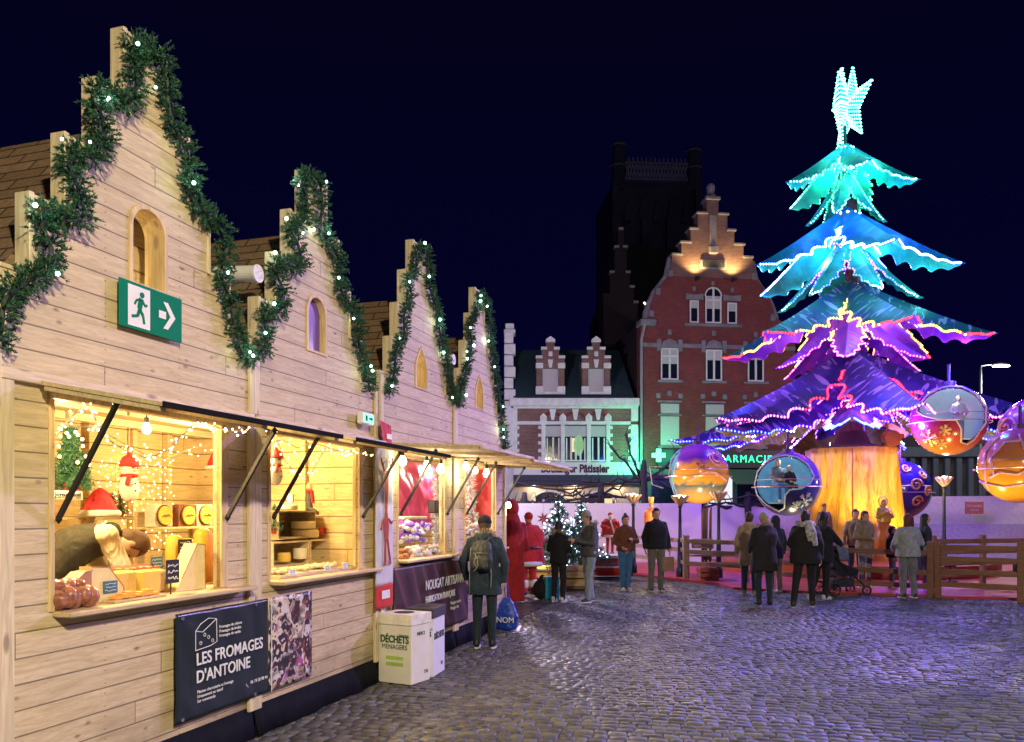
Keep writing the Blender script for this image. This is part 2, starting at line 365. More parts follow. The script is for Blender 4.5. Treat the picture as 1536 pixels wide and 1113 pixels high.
PITCH = .13
def arch_hw(z, zb, zs, zt, hw, pointed):
    if z <= zb or z >= zt: return 0
    if z <= zs: return hw
    k = (z-zs)/(zt-zs)
    return hw*(1-k**1.6) if pointed else hw*math.sqrt(max(0, 1-k*k))
def make_stall(name, label, gc, u0, u1, op, sill, head, top, steps, arch, slope, flap_x, gcol, energy, walls=(1,1)):
    root = row_thing('market_stall', label, 'market stall', gc, 0, 0, group='wooden market stalls with stepped gables')
    L, Rr = u0-gc, u1-gc
    o0, o1 = op[0]-gc, op[1]-gc
    zb, zs, zt, ahw, ac, pointed = arch
    ac -= gc
    keys = {.22, sill-.03, head, top} | {s[1] for s in steps} | {zb}
    z = .22
    rows = []
    k = math.ceil(.22/PITCH)
    while k*PITCH < top: rows.append(k*PITCH); k += 1
    zz = sorted(set(round(a,4) for a in rows) | set(round(a,4) for a in keys if a <= top) | set(round(zb+(zt-zb)*i/26,4) for i in range(27)))
    def extent(zm):
        for hw, zt_ in steps:          # from the top down: (half width, level where it ends)
            if zm > zt_: return -hw, hw
        return L, Rr
    w = MB()
    for a, b in zip(zz[:-1], zz[1:]):
        if b-a < 1e-4: continue
        m = (a+b)/2; l, r = extent(m)
        cuts = []
        if sill-.03 < m < head: cuts.append((o0,o0,o1,o1))
        if zb < m < zt:
            ha, hb = arch_hw(a+1e-5,zb,zs,zt,ahw,pointed), arch_hw(b-1e-5,zb,zs,zt,ahw,pointed)
            cuts.append((ac-ha, ac-hb, ac+ha, ac+hb))
        ints = []; la = lb = l
        for c in cuts: ints.append((la,lb,c[0],c[1])); la, lb = c[2], c[3]
        ints.append((la,lb,r,r))
        for (p,q,s_,t_) in ints: w.prism([(p,a),(s_,a),(t_,b),(q,b)], 0, .028)
    w.build('front_wall', M['clad'], root)
    # stepped edge boards
    t = MB(); lv = [top]+[s[1] for s in steps]; hws = [s[0] for s in steps]
    for i, hw in enumerate(hws):
        zt_, zb_ = lv[i], lv[i+1]
        for sg in (-1, 1):
            x0, x1 = (sg*hw, sg*(hw+.032)) if sg > 0 else (sg*(hw+.032), sg*hw)
            t.bbox(x0, x1, -.014, .085, zb_+.002, zt_+.03, .003)
        if i > 0:
            ph = hws[i-1]
            for sg in (-1, 1):
                a, b = sorted((sg*(ph+.034), sg*(hw-.001)))
                t.bbox(a, b, -.010, .08, zt_, zt_+.022, .003)
    t.bbox(-hws[0]+.002, hws[0]-.002, -.010, .08, top, top+.024, .003)
    a = hws[-1]+.034
    for x0, x1 in ((L, -a), (a, Rr)):
        if x1-x0 > .03: t.bbox(x0, x1, -.010, .08, lv[-1], lv[-1]+.022, .003)
    t.build('gable_trim', M['post'], root)
    # arched window lining
    pts = [(ac+arch_hw(z_,zb,zs,zt,ahw,pointed), z_) for z_ in [zb+.0001]+[zs+(zt-zs)*i/14 for i in range(14)]]
    op_in = [(x, z_) for x, z_ in pts]+[(ac, zt)]+[(2*ac-x, z_) for x, z_ in reversed(pts)]
    cx, cz = ac, (zb+zs)/2+.05
    out = [(ac+(x-ac)*(1+.016/ahw), cz+(z_-cz)*1.06) for x, z_ in op_in]
    ins = [(ac+(x-ac)*(1-.012/ahw), cz+(z_-cz)*.965) for x, z_ in op_in]
    fr = MB(); n = len(out)
    vs = [(x,-.012,z_) for x,z_ in out]+[(x,-.012,z_) for x,z_ in ins]+[(x,.14,z_) for x,z_ in out]+[(x,.14,z_) for x,z_ in ins]
    fs = []
    for i in range(n):
        j = (i+1)%n
        fs += [(i,j,n+j,n+i), (2*n+j,2*n+i,3*n+i,3*n+j), (j,i,2*n+i,2*n+j), (n+i,n+j,3*n+j,3*n+i)]
    fr.add(vs, fs); fr.build('arch_frame', M['jamb'], root)
    # posts and header
    for q_ in ((L-.008, L+.075, -.032, -.002, .20, head), (Rr-.06, Rr+.006, -.032, -.002, .20, head), (L-.006, L+.06, -.026, -.002, head+.064, lv[-1]-.02), (Rr-.045, Rr+.004, -.026, -.002, head+.064, lv[-1]-.02)):
        p = MB(); p.bbox(*q_, .004); p.build('corner_post', M['post'], root)
    p = MB(); p.box(o0-.06, Rr-.01, -.052, -.037, head-.012, head+.006); p.build('hinge_gap_shade', M['matte'], root)  # dark strip drawn for the shadow gap and flap edge at the hinge
    h = MB(); h.bbox(L+.002, Rr-.002, -.036, -.002, head+.002, head+.062, .004); h.build('header_board', M['post_h'], root)
    j = MB(); j.bbox(o1-.0, o1+.07, -.015, .06, sill+.001, head-.055, .004); j.bbox(o0-.035, o0, -.012, .05, sill+.001, head-.055, .004)
    j.bbox(o0-.035, o1+.07, -.018, .06, head-.053, head, .004)
    j.build('window_frame', M['jamb'], root)
    s = MB(); s.bbox(o0-.01, min(o1+.26, Rr-.07), -.13, .55, sill-.028, sill, .006)
    s.build('counter', M['plyw'], root)
    # hinged flap and struts
    fl = MB(); fx0, fx1 = flap_x[0]-gc, flap_x[1]-gc; Lf = .76 if slope > .1 else .98
    d = Vector((0,-1,-slope)).normalized(); nn = Vector((0,-d.z,d.y)); nn = Vector((0, slope, -1)).normalized()
    A = Vector((0,-.04,head+.0)); 
    def pt(x, s_, o_): return Vector((x,0,0))+A+d*s_-nn*o_
    vs = [pt(fx0,0,0),pt(fx1,0,0),pt(fx1,Lf,0),pt(fx0,Lf,0),pt(fx0,0,.02),pt(fx1,0,.02),pt(fx1,Lf,.02),pt(fx0,Lf,.02)]
    fl.add(vs, [(0,1,2,3),(7,6,5,4),(0,4,5,1),(1,5,6,2),(2,6,7,3),(3,7,4,0)])
    for sx in (fx0+.03, fx1-.03, (fx0+fx1)/2): fl.beam(pt(sx,.02,-.014), pt(sx,Lf-.02,-.014), .05, .022)
    fo = fl.build('awning_flap', M['plyw'], root)
    e = MB(); e.beam(pt(fx0,Lf+.006,.01), pt(fx1,Lf+.006,.01), .012, .03); e.build('flap_edge', M['matte'] if slope > .1 else M['post_h'], fo)
    for sx in (o0+.0, o1+.035):
        st = MB(); q = pt(sx, .38, -.03); st.beam((sx,-.03,head-.69), q, .022, .022); st.oct((sx,-.035,head-.69), .025); st.oct(q, .028)
        st.build('strut', M['black'], root)
    # roof
    rf = MB(); ze, zr, xe, y1 = 2.62, 4.0, max(-L, Rr)+.03, 2.35
    for sg in (-1, 1):
        q = [(0,.09,zr),(sg*xe,.09,ze),(sg*xe,y1,ze),(0,y1,zr)]
        q2 = [(x,y,z_-.05) for x,y,z_ in q]
        rf.add(q+q2, [(0,1,2,3),(7,6,5,4),(0,4,5,1),(1,5,6,2),(2,6,7,3),(3,7,4,0)] if sg < 0 else [(3,2,1,0),(4,5,6,7),(1,5,4,0),(2,6,5,1),(3,7,6,2),(0,4,7,3)])
    auto_uv(rf.build('roof', M['shingle'], root))
    bw = MB(); bw.prism([(L+.01,.2),(Rr-.01,.2),(Rr-.01,2.6),(0,3.9),(L+.01,2.6)], 2.0, 2.03); bw.build('back_wall', M['clad_in'], root)
    sw = MB()
    if walls[0]: sw.box(L+.035, L+.06, .03, 1.999, .2, 2.62)
    if walls[1]: sw.box(Rr-.06, Rr-.035, .03, 1.999, .2, 2.62)
    for x in ([L+.09] if walls[0] else [])+([Rr-.09] if walls[1] else []):
        for y in (.7, 1.4): sw.bbox(x-.03, x+.03, y, y+.07, .2, 2.44, .004)
    for x in (o0+.25, (o0+o1)/2+.05, o1-.2): sw.bbox(x-.03, x+.03, 1.93, 1.998, .2, 2.44, .004)
    sw.build('side_wall', M['clad_in'], root)
    ce = MB(); ce.box(L+.01, Rr-.01, .03, 1.998, 2.45, 2.475); 
    for y in (.5, 1.1, 1.7): ce.box(L+.012, Rr-.012, y, y+.05, 2.39, 2.449)
    ce.build('ceiling', M['plyw'], root)
    flr = MB(); flr.box(L+.062, Rr-.062, .03, 1.998, .2, .23); flr.build('floor_board', M['plyw'], root)
    sk = MB(); z0 = .0
    nseg = 24; top_, bot = [], []
    for i in range(nseg+1):
        x = L+(Rr-L)*i/nseg; wv = .02*math.sin(x*7)+.015*math.sin(x*17+gc)
        top_.append((x,-.006,.228)); bot.append((x,-.05+wv*.7,.006))
    sk.add(top_+bot, [(i, nseg+1+i, nseg+2+i, i+1) for i in range(nseg)])
    solid(sk.build('ground_skirt', M['darkplastic'], root, smooth=True), .006)
    lamp('attic_bulb', (ac-.1,.17,2.86), energy[1], (1,.72,.32), .05, root)
    lamp('stall_bulb', (energy[3] if len(energy) > 3 else 0, .7, 2.2), energy[0], energy[2], .06, root)
    return root

st = [(.15,4.05),(.36,3.65),(.565,3.25),(.78,2.85)]
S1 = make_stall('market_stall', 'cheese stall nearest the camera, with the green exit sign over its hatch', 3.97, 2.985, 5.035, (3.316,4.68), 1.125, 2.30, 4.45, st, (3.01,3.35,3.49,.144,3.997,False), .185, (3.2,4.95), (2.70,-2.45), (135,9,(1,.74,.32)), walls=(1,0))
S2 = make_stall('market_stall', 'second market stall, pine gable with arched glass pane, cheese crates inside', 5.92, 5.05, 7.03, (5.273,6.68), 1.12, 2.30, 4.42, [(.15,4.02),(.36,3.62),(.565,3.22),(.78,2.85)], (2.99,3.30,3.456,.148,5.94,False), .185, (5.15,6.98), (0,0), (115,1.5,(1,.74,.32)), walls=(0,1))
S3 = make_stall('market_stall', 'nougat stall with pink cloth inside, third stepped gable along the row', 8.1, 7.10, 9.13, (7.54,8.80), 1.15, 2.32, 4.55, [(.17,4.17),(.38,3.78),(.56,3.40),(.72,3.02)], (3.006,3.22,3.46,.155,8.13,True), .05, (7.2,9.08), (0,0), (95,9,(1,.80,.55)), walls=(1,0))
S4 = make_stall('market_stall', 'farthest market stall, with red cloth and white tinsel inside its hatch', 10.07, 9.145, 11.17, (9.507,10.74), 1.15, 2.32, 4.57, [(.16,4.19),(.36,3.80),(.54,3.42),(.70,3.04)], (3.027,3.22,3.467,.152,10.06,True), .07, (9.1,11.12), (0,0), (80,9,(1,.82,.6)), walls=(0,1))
m = MB(); m.box(-.012, .008, -.004, .13, 0, .45)
# glass pane of the second gable with reflected purple put into its colour, exhaust pipes between the gables
g = MB(); g.box(-.14+.02, .14+.02, .05, .056, 2.99, 3.45); g.build('glass_pane', glassy('purple_reflection', (.16,.07,.42), .15), S2)
for S, x, z in ((S1, 5.10-3.97, 3.41), (S3, 9.08-8.1, 3.50)):
    e = MB(); e.tube([(x,.55,z+.04),(x,-.0,z)], .06, 20); e.tube([(x,.0,z),(x,-.02,z)], .066, 20); e.build('vent_pipe', M['white'], S, smooth=False)
for S in (S3,):      # blank attic boards behind every arch
    pass
for S, ac in ((S1,.03),(S3,.03),(S4,0)):
    b = MB(); b.prism([(-.75,2.5),(.75,2.5),(.75,2.93),(.2,3.66),(-.2,3.66),(-.75,2.93)], .30, .32); b.build('attic_board', M['clad_in'], S)

# neighbouring stall at the left edge, its lime light put into the panel colour
t = row_thing('lime_lit_stall', 'side of the neighbouring stall at the left edge, lime light painted on, beside the cheese stall', 'market stall', 2.55, -.02, 0)
b = MB(); b.bbox(-.36, .36, 0, .03, .02, 2.52, .004); b.build('side_panel', plain('lime_lit_panel', (.42,.62,.22), .7), t)
b = MB(); b.bbox(.365, .425, -.03, .05, 0, 2.6, .004); b.build('corner_post', M['post'], t)

# ---------------------------------------------------------------- garlands
def tuft_path(mb, pts, rad, per_m, nl, rnd, needles_n=16, thick=.0035):
    """needle tufts round a path (world or local points)"""
    pts = [Vector(p) for p in pts]
    for a, b in zip(pts[:-1], pts[1:]):
        d = b-a; L = d.length
        for i in range(max(1, int(L*per_m+rnd.random()))):
            base = a+d*rnd.random()
            e = Vector((rnd.gauss(0,1), rnd.gauss(0,1), rnd.gauss(0,1))).normalized()
            e = (e-d.normalized()*e.dot(d.normalized())*.6).normalized()
            ln = rad*rnd.uniform(.55,1.0)
            tip = base+e*ln
            for k in range(needles_n):
                f = rnd.uniform(.25,1.0); c = base+(tip-base)*f
                w = Vector((rnd.gauss(0,1), rnd.gauss(0,1), rnd.gauss(0,1))).normalized()
                w = (w+e*1.1).normalized()*nl*rnd.uniform(.7,1.2)
                s_ = w.orthogonal().normalized()*thick
                s_.rotate(Matrix.Rotation(rnd.uniform(0,6.28),3,w))
                n = len(mb.v); mb.v += [c-s_, c+s_, c+w]; mb.f.append((n,n+1,n+2)); mb.m.append(0)
def make_garland(label, px, rad, dens, seed):
    rnd = random.Random(seed)
    w = [RW(*RP(x,y,-.055)) for x, y in px]
    o = w[0].copy(); o.z = min(p.z for p in w)
    pts = [p-o for p in w]
    # rounded path
    fine = []
    for i in range(len(pts)-1):
        p0, p1, p2, p3 = pts[max(0,i-1)], pts[i], pts[i+1], pts[min(len(pts)-1,i+2)]
        for k in range(5):
            t = k/5
            fine.append(.5*((2*p1)+(p2-p0)*t+(2*p0-5*p1+4*p2-p3)*t*t+(3*p1-p0-3*p2+p3)*t**3))
    fine.append(pts[-1])
    mb = MB(); tuft_path(mb, fine, rad*.98, dens*3.6, .021, rnd, 26, .0042)
    g = mb.build('pine_garland', M['needle'], loc=o)
    tag(g, label, 'garland', 'pine garlands on the stall gables')
    c = MB(); c.tube(fine, .012, 5); c.build('wire', plain('green_wire', (.01,.03,.015), .6), g)
    L = 0; nxt = .1; last = fine[0]; nl_ = 0
    for p in fine[1:]:
        L += (p-last).length
        if L > nxt:
            nxt = L+rnd.choice((.10,.3,.45,.6))
            e = Vector((rnd.uniform(-.5,1), rnd.uniform(-1,-.3), rnd.uniform(-.8,.8))).normalized()
            b = MB(); b.ell(p+e*rad*.95, rnd.uniform(.006,.0105)*(1+.10*(o.y-2)), 8); b.build('fairy_light', M['led_cool'], g)
            nl_ = nl_+1
            if nl_%3 == 0: lamp('fairy_glow', p+e*rad*1.5, .55, (.75,1,.92), .02, g)
        last = p
    return g
make_garland('thick pine garland over the first gable above the exit sign', [(-6,520),(2,490),(8,450),(35,425),(72,405),(76,370),(62,335),(68,315),(100,330),(124,322),(118,285),(104,250),(112,228),(140,235),(156,212),(152,175),(140,145),(158,135),(188,155),(204,135),(203,95),(200,70),(222,72),(244,85),(250,115),(252,150),(262,190),(285,240),(283,280),(300,312),(328,338),(340,370),(332,410),(345,450),(354,495),(366,530),(382,537)], .105, 95, 3)
make_garland('pine garland over the second gable with the purple arched pane', [(388,532),(400,512),(398,480),(400,465),(418,468),(426,440),(415,412),(412,398),(432,395),(452,402),(448,370),(437,340),(455,333),(460,300),(452,272),(464,262),(480,275),(483,311),(482,344),(497,366),(509,392),(511,429),(521,451),(537,475),(537,510),(549,550),(555,588)], .10, 85, 4)
make_garland('pine garland over the nougat stall gable, third along the row', [(584,592),(591,561),(595,525),(606,502),(607,469),(617,444),(613,418),(624,405),(626,377),(640,374),(643,403),(646,436),(656,466),(661,503),(671,543),(676,580),(686,607)], .092, 80, 5)
make_garland('pine garland over the farthest stall gable, smallest and last in the row', [(689,610),(693,580),(702,547),(708,517),(705,488),(716,466),(720,440),(731,455),(735,488),(738,521),(742,554),(748,591),(753,628),(759,672)], .092, 80, 6)

# ---------------------------------------------------------------- signs and banners on the stalls
M['sign_green'] = plain('sign_green', (.0,.19,.11), .75, var=.05, spec=.15); M['sign_white'] = plain('sign_white', (.80,.82,.82), .6, var=.04, spec=.2)
def flat_poly(mb, pts, y=-.004, mi=0): mb.add([(x,y,z) for x,z in pts], [tuple(range(len(pts)))], mi)
u, _, h = RP(178,487,-.04); u2, _, h2 = RP(272,512,-.04); hT = RP(178,415,-.04)[2]
W_, H_ = u2-u, hT-h
ex = row_thing('exit_sign', 'green emergency exit sign with running man, below the arched opening', 'sign', u, -.045, h)
b = MB(); b.bbox(0, W_, 0, .008, 0, H_, .002); b.build('sign_board', M['sign_green'], ex)
b = MB()
b.add([(W_*.12,-.003,H_*.06),(W_*.46,-.003,H_*.06),(W_*.46,-.003,H_*.93),(W_*.12,-.003,H_*.93)], [(0,1,2,3)])
b.build('door_mark', M['sign_white'], ex)
b = MB()
ax, ay, s_ = W_*.60, H_*.5, H_*.30
flat_poly(b, [(ax,ay-s_*.28),(ax+s_*.75,ay-s_*.28),(ax+s_*.75,ay+s_*.28),(ax,ay+s_*.28)])
flat_poly(b, [(ax+s_*.45,ay-s_*1.0),(ax+s_*.95,ay-s_*1.0),(ax+s_*1.75,ay),(ax+s_*.95,ay+s_*1.0),(ax+s_*.45,ay+s_*1.0),(ax+s_*1.2,ay)], -.0045)
b.build('arrow', M['sign_white'], ex)
b = MB(); mx, mz = W_*.30, H_*.5; q = H_
def seg(a, c, w): b.beam((mx+a[0]*q,-.005,mz+a[1]*q), (mx+c[0]*q,-.005,mz+c[1]*q), w*q, .003, up=(0,1,0))
b.tube([(mx+.06*q,-.003,mz+.27*q),(mx+.06*q,-.007,mz+.27*q)], .062*q, 16)
seg((.04,.19),(-.02,-.04),.13); seg((.05,.17),(.15,.05),.05); seg((.15,.05),(.21,.09),.045); seg((.02,.17),(-.10,.13),.05); seg((-.10,.13),(-.16,.03),.045)
seg((-.01,-.05),(.09,-.17),.075); seg((.09,-.17),(.12,-.34),.06); seg((-.02,-.05),(-.07,-.20),.075); seg((-.07,-.20),(-.24,-.24),.06)
b.build('running_figure', M['sign_green'], ex)

u, _, h = RP(553,637,-.1); em = row_thing('exit_light', 'small illuminated exit lamp box at the corner of the second stall', 'emergency light', u, -.10, h)
b = MB(); b.bbox(-.12, .12, 0, .06, 0, .11, .01); b.build('housing', M['white'], em)
b = MB(); b.box(-.10,.10,-.004,-.001,.015,.095); b.build('lit_panel', emit('exit_glow', (.35,1.0,.75), 1.6), em)
b = MB(); flat_poly(b, [(.0,.045),(.045,.045),(.045,.03),(.08,.055),(.045,.08),(.045,.065),(0,.065)], -.006); b.box(-.07,-.03,-.007,-.005,.03,.08); b.build('pictogram', M['sign_green'], em)

def banner_mesh(W_, H_, nx, nz, amp, seed, pins=None):
    mb = MB(); vs = []
    for j in range(nz+1):
        for i in range(nx+1):
            x, z = W_*i/nx, H_*j/nz
            d = amp*(noise.noise(Vector((x*2.2+z*1.5+seed, z*2.0-x*1.2, seed)))+.5*noise.noise(Vector((x*6+z*5, z*3, seed+4))))
            ed = min(1, 6*min(i/nx, 1-i/nx)+.3)*min(1, 6*min(j/nz, 1-j/nz)+.3)
            vs.append((x, -abs(d)*ed, z))
    mb.add(vs, [(j*(nx+1)+i, j*(nx+1)+i+1, (j+1)*(nx+1)+i+1, (j+1)*(nx+1)+i) for j in range(nz) for i in range(nx)])
    return mb
# cheese banner: dark cloth part and photo part
uL, _, hb = RP(265,1088,-.06); uM = RP(403,1040,-.06)[0]; uR, _, hb2 = RP(469,1018,-.06); ht = RP(265,922,-.06)[2]
W1, W2, HB = uM-uL, uR-uM, ht-hb
bn = row_thing('cheese_banner', 'dark vinyl banner reading LES FROMAGES D\'ANTOINE with a food photo at right', 'banner', uL, -.05, hb)
vin, nt, bb = new_mat('navy_vinyl')
bb.inputs['Base Color'].default_value = (.016,.026,.032,1); bb.inputs['Roughness'].default_value = .30; bb.inputs['Specular IOR Level'].default_value = .45
solid(banner_mesh(W1, HB, 40, 26, .032, 1).build('vinyl_sheet', vin, bn, smooth=True), .003, 1)
pm, nt, bb = new_mat('food_photo')
co = mapped(nt); vo = N(nt, 'ShaderNodeTexVoronoi', {'Vector': N(nt,'ShaderNodeVectorMath',{0:co,1:N(nt,'ShaderNodeTexNoise',{'Vector':co,'Scale':7.0}).outputs[1]},operation='ADD').outputs[0], 'Scale': 7.5})
sh = N(nt, 'ShaderNodeTexNoise', {'Vector': co, 'Scale': 9.0, 'Detail': 5.0, 'Distortion': 1.0}).outputs[0]
cc = ramp(nt, N(nt,'ShaderNodeSeparateColor',{0:vo.outputs['Color']}).outputs[0], [(0,(.05,.02,.025)),(.18,(.42,.30,.22)),(.32,(.02,.03,.03)),(.45,(.72,.64,.60)),(.58,(.30,.07,.06)),(.68,(.74,.62,.40)),(.78,(.08,.05,.06)),(.88,(.42,.10,.36)),(.94,(.55,.50,.52))], 'CONSTANT')
cc = mixc(nt, ramp(nt, sh, [(.34,.8),(.50,0.0)]), cc, (.02,.018,.022))
nt.links.new(cc, bb.inputs['Base Color']); bb.inputs['Roughness'].default_value = .4
b = banner_mesh(W2, HB, 14, 22, .012, 7); o = b.build('photo_print', pm, bn, loc=(W1,-.0,0), smooth=True); solid(o, .003, 1)
b = MB(); b.tube([(W1+.004*math.sin(z*9),-.036,z*HB/14) for z in range(15)], .0035, 6); b.build('white_edge', M['sign_white'], bn)
L_ = M['sign_white']; yb = -.034
text('LES FROMAGES', .112, bn, L_, T(W1*.155, yb, HB*.50), sx=.96, bold=.0014)
text("D'ANTOINE", .112, bn, L_, T(W1*.155, yb, HB*.335), sx=.96, bold=.0014)
text('Plateau charcuterie et fromage\nUniquement au stand\nSur commande', .030, bn, L_, T(W1*.165, yb, HB*.235), 'small_lettering', .001)
text('Fromages de chèvre\nFromages de brebis\nFromages de vache', .030, bn, L_, T(W1*.39, yb, HB*.80), 'small_lettering', .001)
text('06 19 28 98 44', .034, bn, L_, T(W1*.74, yb, HB*.16), 'small_lettering', .001)
b = MB()
def wl(pts, c=False): b.tube([(W1*x,yb,HB*z) for x, z in pts], .0028, 5, closed=c)
wl([(.15,.64),(.15,.82),(.20,.88),(.28,.92),(.36,.90),(.365,.68),(.30,.655),(.15,.64)]); wl([(.15,.82),(.22,.80),(.36,.90)])
for x, z in ((.20,.70),(.28,.74),(.24,.77),(.32,.70)): b.tube([(W1*x+.011*math.cos(a*PI/5),yb,HB*z+.011*math.sin(a*PI/5)) for a in range(10)], .002, 4, closed=True)
wl([(.69,.175),(.70,.15),(.715,.135)])
b.build('cheese_emblem', L_, bn)
b = MB()
for x, z in ((.03,.96),(.03,.04),(.81,.965),(.80,.035)): b.tube([(W1*x,-.03,HB*z),(W1*x,-.036,HB*z)], .012, 12)
for x, z in ((.94,.95),(.94,.07)): b.tube([(W1+W2*x,-.016,HB*z),(W1+W2*x,-.022,HB*z)], .011, 12)
b.build('eyelet', plain('eyelet_metal', (.6,.6,.62), .3, 1), bn)

# nougat banner
uL, _, hb = RP(592,985,-.06); uR = RP(703,900,-.06)[0]; ht = RP(592,846,-.06)[2]; hb = max(hb, .30)
nb = row_thing('nougat_banner', 'brown vinyl banner reading NOUGAT ARTISANAL below the nougat stall counter', 'banner', uL, -.05, .30)
nm, nt, bb = new_mat('brown_vinyl'); co = mapped(nt)
wv = N(nt,'ShaderNodeTexWave',{'Vector':mapped(nt, rot=(0,R(30),0)),'Scale':.55,'Distortion':2.5,'Detail':2.0}).outputs[0]
nt.links.new(ramp(nt, wv, [(.0,(.05,.02,.03)),(.45,(.10,.045,.055)),(.62,(.16,.08,.09)),(.8,(.06,.03,.035))]), bb.inputs['Base Color']); bb.inputs['Roughness'].default_value = .38
WN, HN = uR-uL, 1.12-.33
solid(banner_mesh(WN, HN, 50, 24, .018, 3).build('vinyl_sheet', nm, nb, smooth=True), .003, 1)
text('NOUGAT ARTISANAL', .155, nb, L_, T(WN*.32, -.052, HN*.63), sx=.80)
text('FABRICATION FRANÇAISE', .105, nb, L_, T(WN*.32, -.052, HN*.455), sx=.72)
text('Nougat tendre\nNougat dur', .06, nb, L_, T(WN*.66, -.052, HN*.33), 'small_lettering', .001)

# reindeer roll banner
uL, _, hb = RP(566,915,-.09); uR = RP(592,915,-.09)[0]; ht = RP(566,650,-.09)[2]
rb = row_thing('reindeer_banner', 'tall white fabric banner with a painted red reindeer, red foot', 'banner', uL, -.07, hb)
WR, HR = uR-uL, 1.62
b = banner_mesh(WR, HR-.22, 12, 40, .02, 9); solid(b.build('fabric', cloth('white_fabric', (.62,.62,.66), .06, .2), rb, loc=(0,0,.22), smooth=True), .003, 1)
b = banner_mesh(WR, .23, 12, 8, .01, 2); solid(b.build('red_foot', cloth('red_fabric', (.55,.03,.025), .1, .2), rb, smooth=True), .003, 1)
b = MB(); b.box(.11,WR-.1,-.018,-.014,.09,.17); b.build('label_card', M['sign_white'], rb)
b = MB(); cx = WR*.5; rp = plain('reindeer_red', (.42,.06,.05), .8)
def blobp(pts, y=-.024): b.add([(cx+x,y,z) for x,z in pts], [tuple(range(len(pts)))])
def bt(pts, r): b.tube([(cx+x,-.026,z) for x,z in pts], r, 6)
blobp([(-.035,1.05),(.03,1.05),(.05,1.28),(.07,1.33),(-.07,1.33),(-.045,1.28)]); blobp([(-.04,.66),(.045,.66),(.055,.80),(.02,.94),(.03,1.055),(-.035,1.055),(-.025,.94),(-.055,.80)])
bt([(-.05,1.33),(-.10,1.40),(-.11,1.45)], .008); bt([(-.08,1.37),(-.05,1.42)], .006); bt([(.05,1.33),(.11,1.39),(.13,1.46)], .008); bt([(.09,1.37),(.06,1.43)], .006)
bt([(-.05,.86),(-.10,.80),(-.12,.76)], .010); bt([(.05,.86),(.11,.82),(.13,.84)], .010); bt([(-.02,.67),(-.035,.52),(-.03,.45)], .010); bt([(.02,.67),(.05,.54),(.075,.46)], .010)
blobp([(-.06,.41),(-.005,.41),(-.01,.46),(-.05,.47)]); blobp([(.05,.41),(.11,.42),(.10,.47),(.06,.47)])
b.build('reindeer_print', rp, rb)
u, _, h = RP(580,658,-.1); rp_ = row_thing('red_pennant', 'small red and white cloth pennant above the reindeer banner', 'pennant', u, -.08, h)
b = MB(); b.add([(-.10,0,.17),(.14,0,.14),(.12,-.02,-.05),(.03,0,-.02),(-.06,-.01,.0)], [(4,3,2,1,0)]); solid(b.build('cloth', cloth('pennant_cloth', (.55,.05,.10)), rp_), .004)
b = MB(); b.box(.0,.11,-.026,-.022,.0,.05); b.build('white_patch', M['sign_white'], rp_)

# ---------------------------------------------------------------- waste boxes
def waste_box(label, x, y0, rz, col, lidcol, w, d, h, side):
    r = thing('cardboard_bin', label, 'waste bin', (x,y0,0), rz, 'cardboard waste bins by the second stall')
    card = plain(label[:12], col, .75, var=.05)
    b = MB(); b.bbox(-w/2, w/2, 0, d, 0, h, .004); b.build('box', card, r)
    b = MB(); b.bbox(-w/2-.012, w/2+.012, -.012, d+.012, h-.09, h+.012, .003); lid = b.build('lid', plain('lid'+label[:6], lidcol, .6), r)
    b = MB(); b.lathe([(.10,h+.0135),(.10,h+.0145)], 20, c=(0,d/2,0)); b.build('opening', M['black'], lid)
    ink = plain('ink', (.03,.10,.04) if not side else (.03,.05,.07), .7); grn = plain('lime_ink', (.40,.62,.10), .7)
    def lab(Mx, W_):
        text('DÉCHETS', .105*W_/.42, r, ink, Mx @ T(0,-.003,h*.60), align='CENTER', sx=.82, bold=.003)
        text('MÉNAGERS', .072*W_/.42, r, ink, Mx @ T(0,-.003,h*.505), 'small_lettering', .001, align='CENTER', sx=.9)
        text('TRIONS', .034, r, ink, Mx @ T(W_*.28,-.003,h*.69), 'small_lettering', .001, align='CENTER')
        b = MB(); b.box(-.10,.10,-.003,-.001,h*.26,h*.31); b.box(-.10,.10,-.003,-.001,h*.35,h*.40)
        o = b.build('green_label', grn, r); o.data.transform(Mx)
    lab(T(0,0,0), w)
    if side:
        b = MB(); 
    Ms = T(w/2,d/2,0) @ Matrix.Rotation(R(90),4,'Z')
    text('DÉCHETS' if side else 'MERCI', .085 if side else .05, r, ink, Ms @ T(0,-.003,h*.55 if side else h*.70), align='CENTER', sx=.9, bold=.003 if side else 0)
    text('TRI', .05, r, ink, Ms @ T(.05,-.003,h*.12), 'small_lettering', .001)
    return r
waste_box('cream cardboard waste bin with green DÉCHETS lettering, in front', -1.13, 7.70, R(-28), (.80,.78,.70), (.82,.80,.72), .385, .32, .655, False)
waste_box('white cardboard waste bin with a dark lid, behind the cream one', -.925, 8.01, R(-12), (.78,.78,.80), (.05,.045,.06), .28, .40, .675, True)
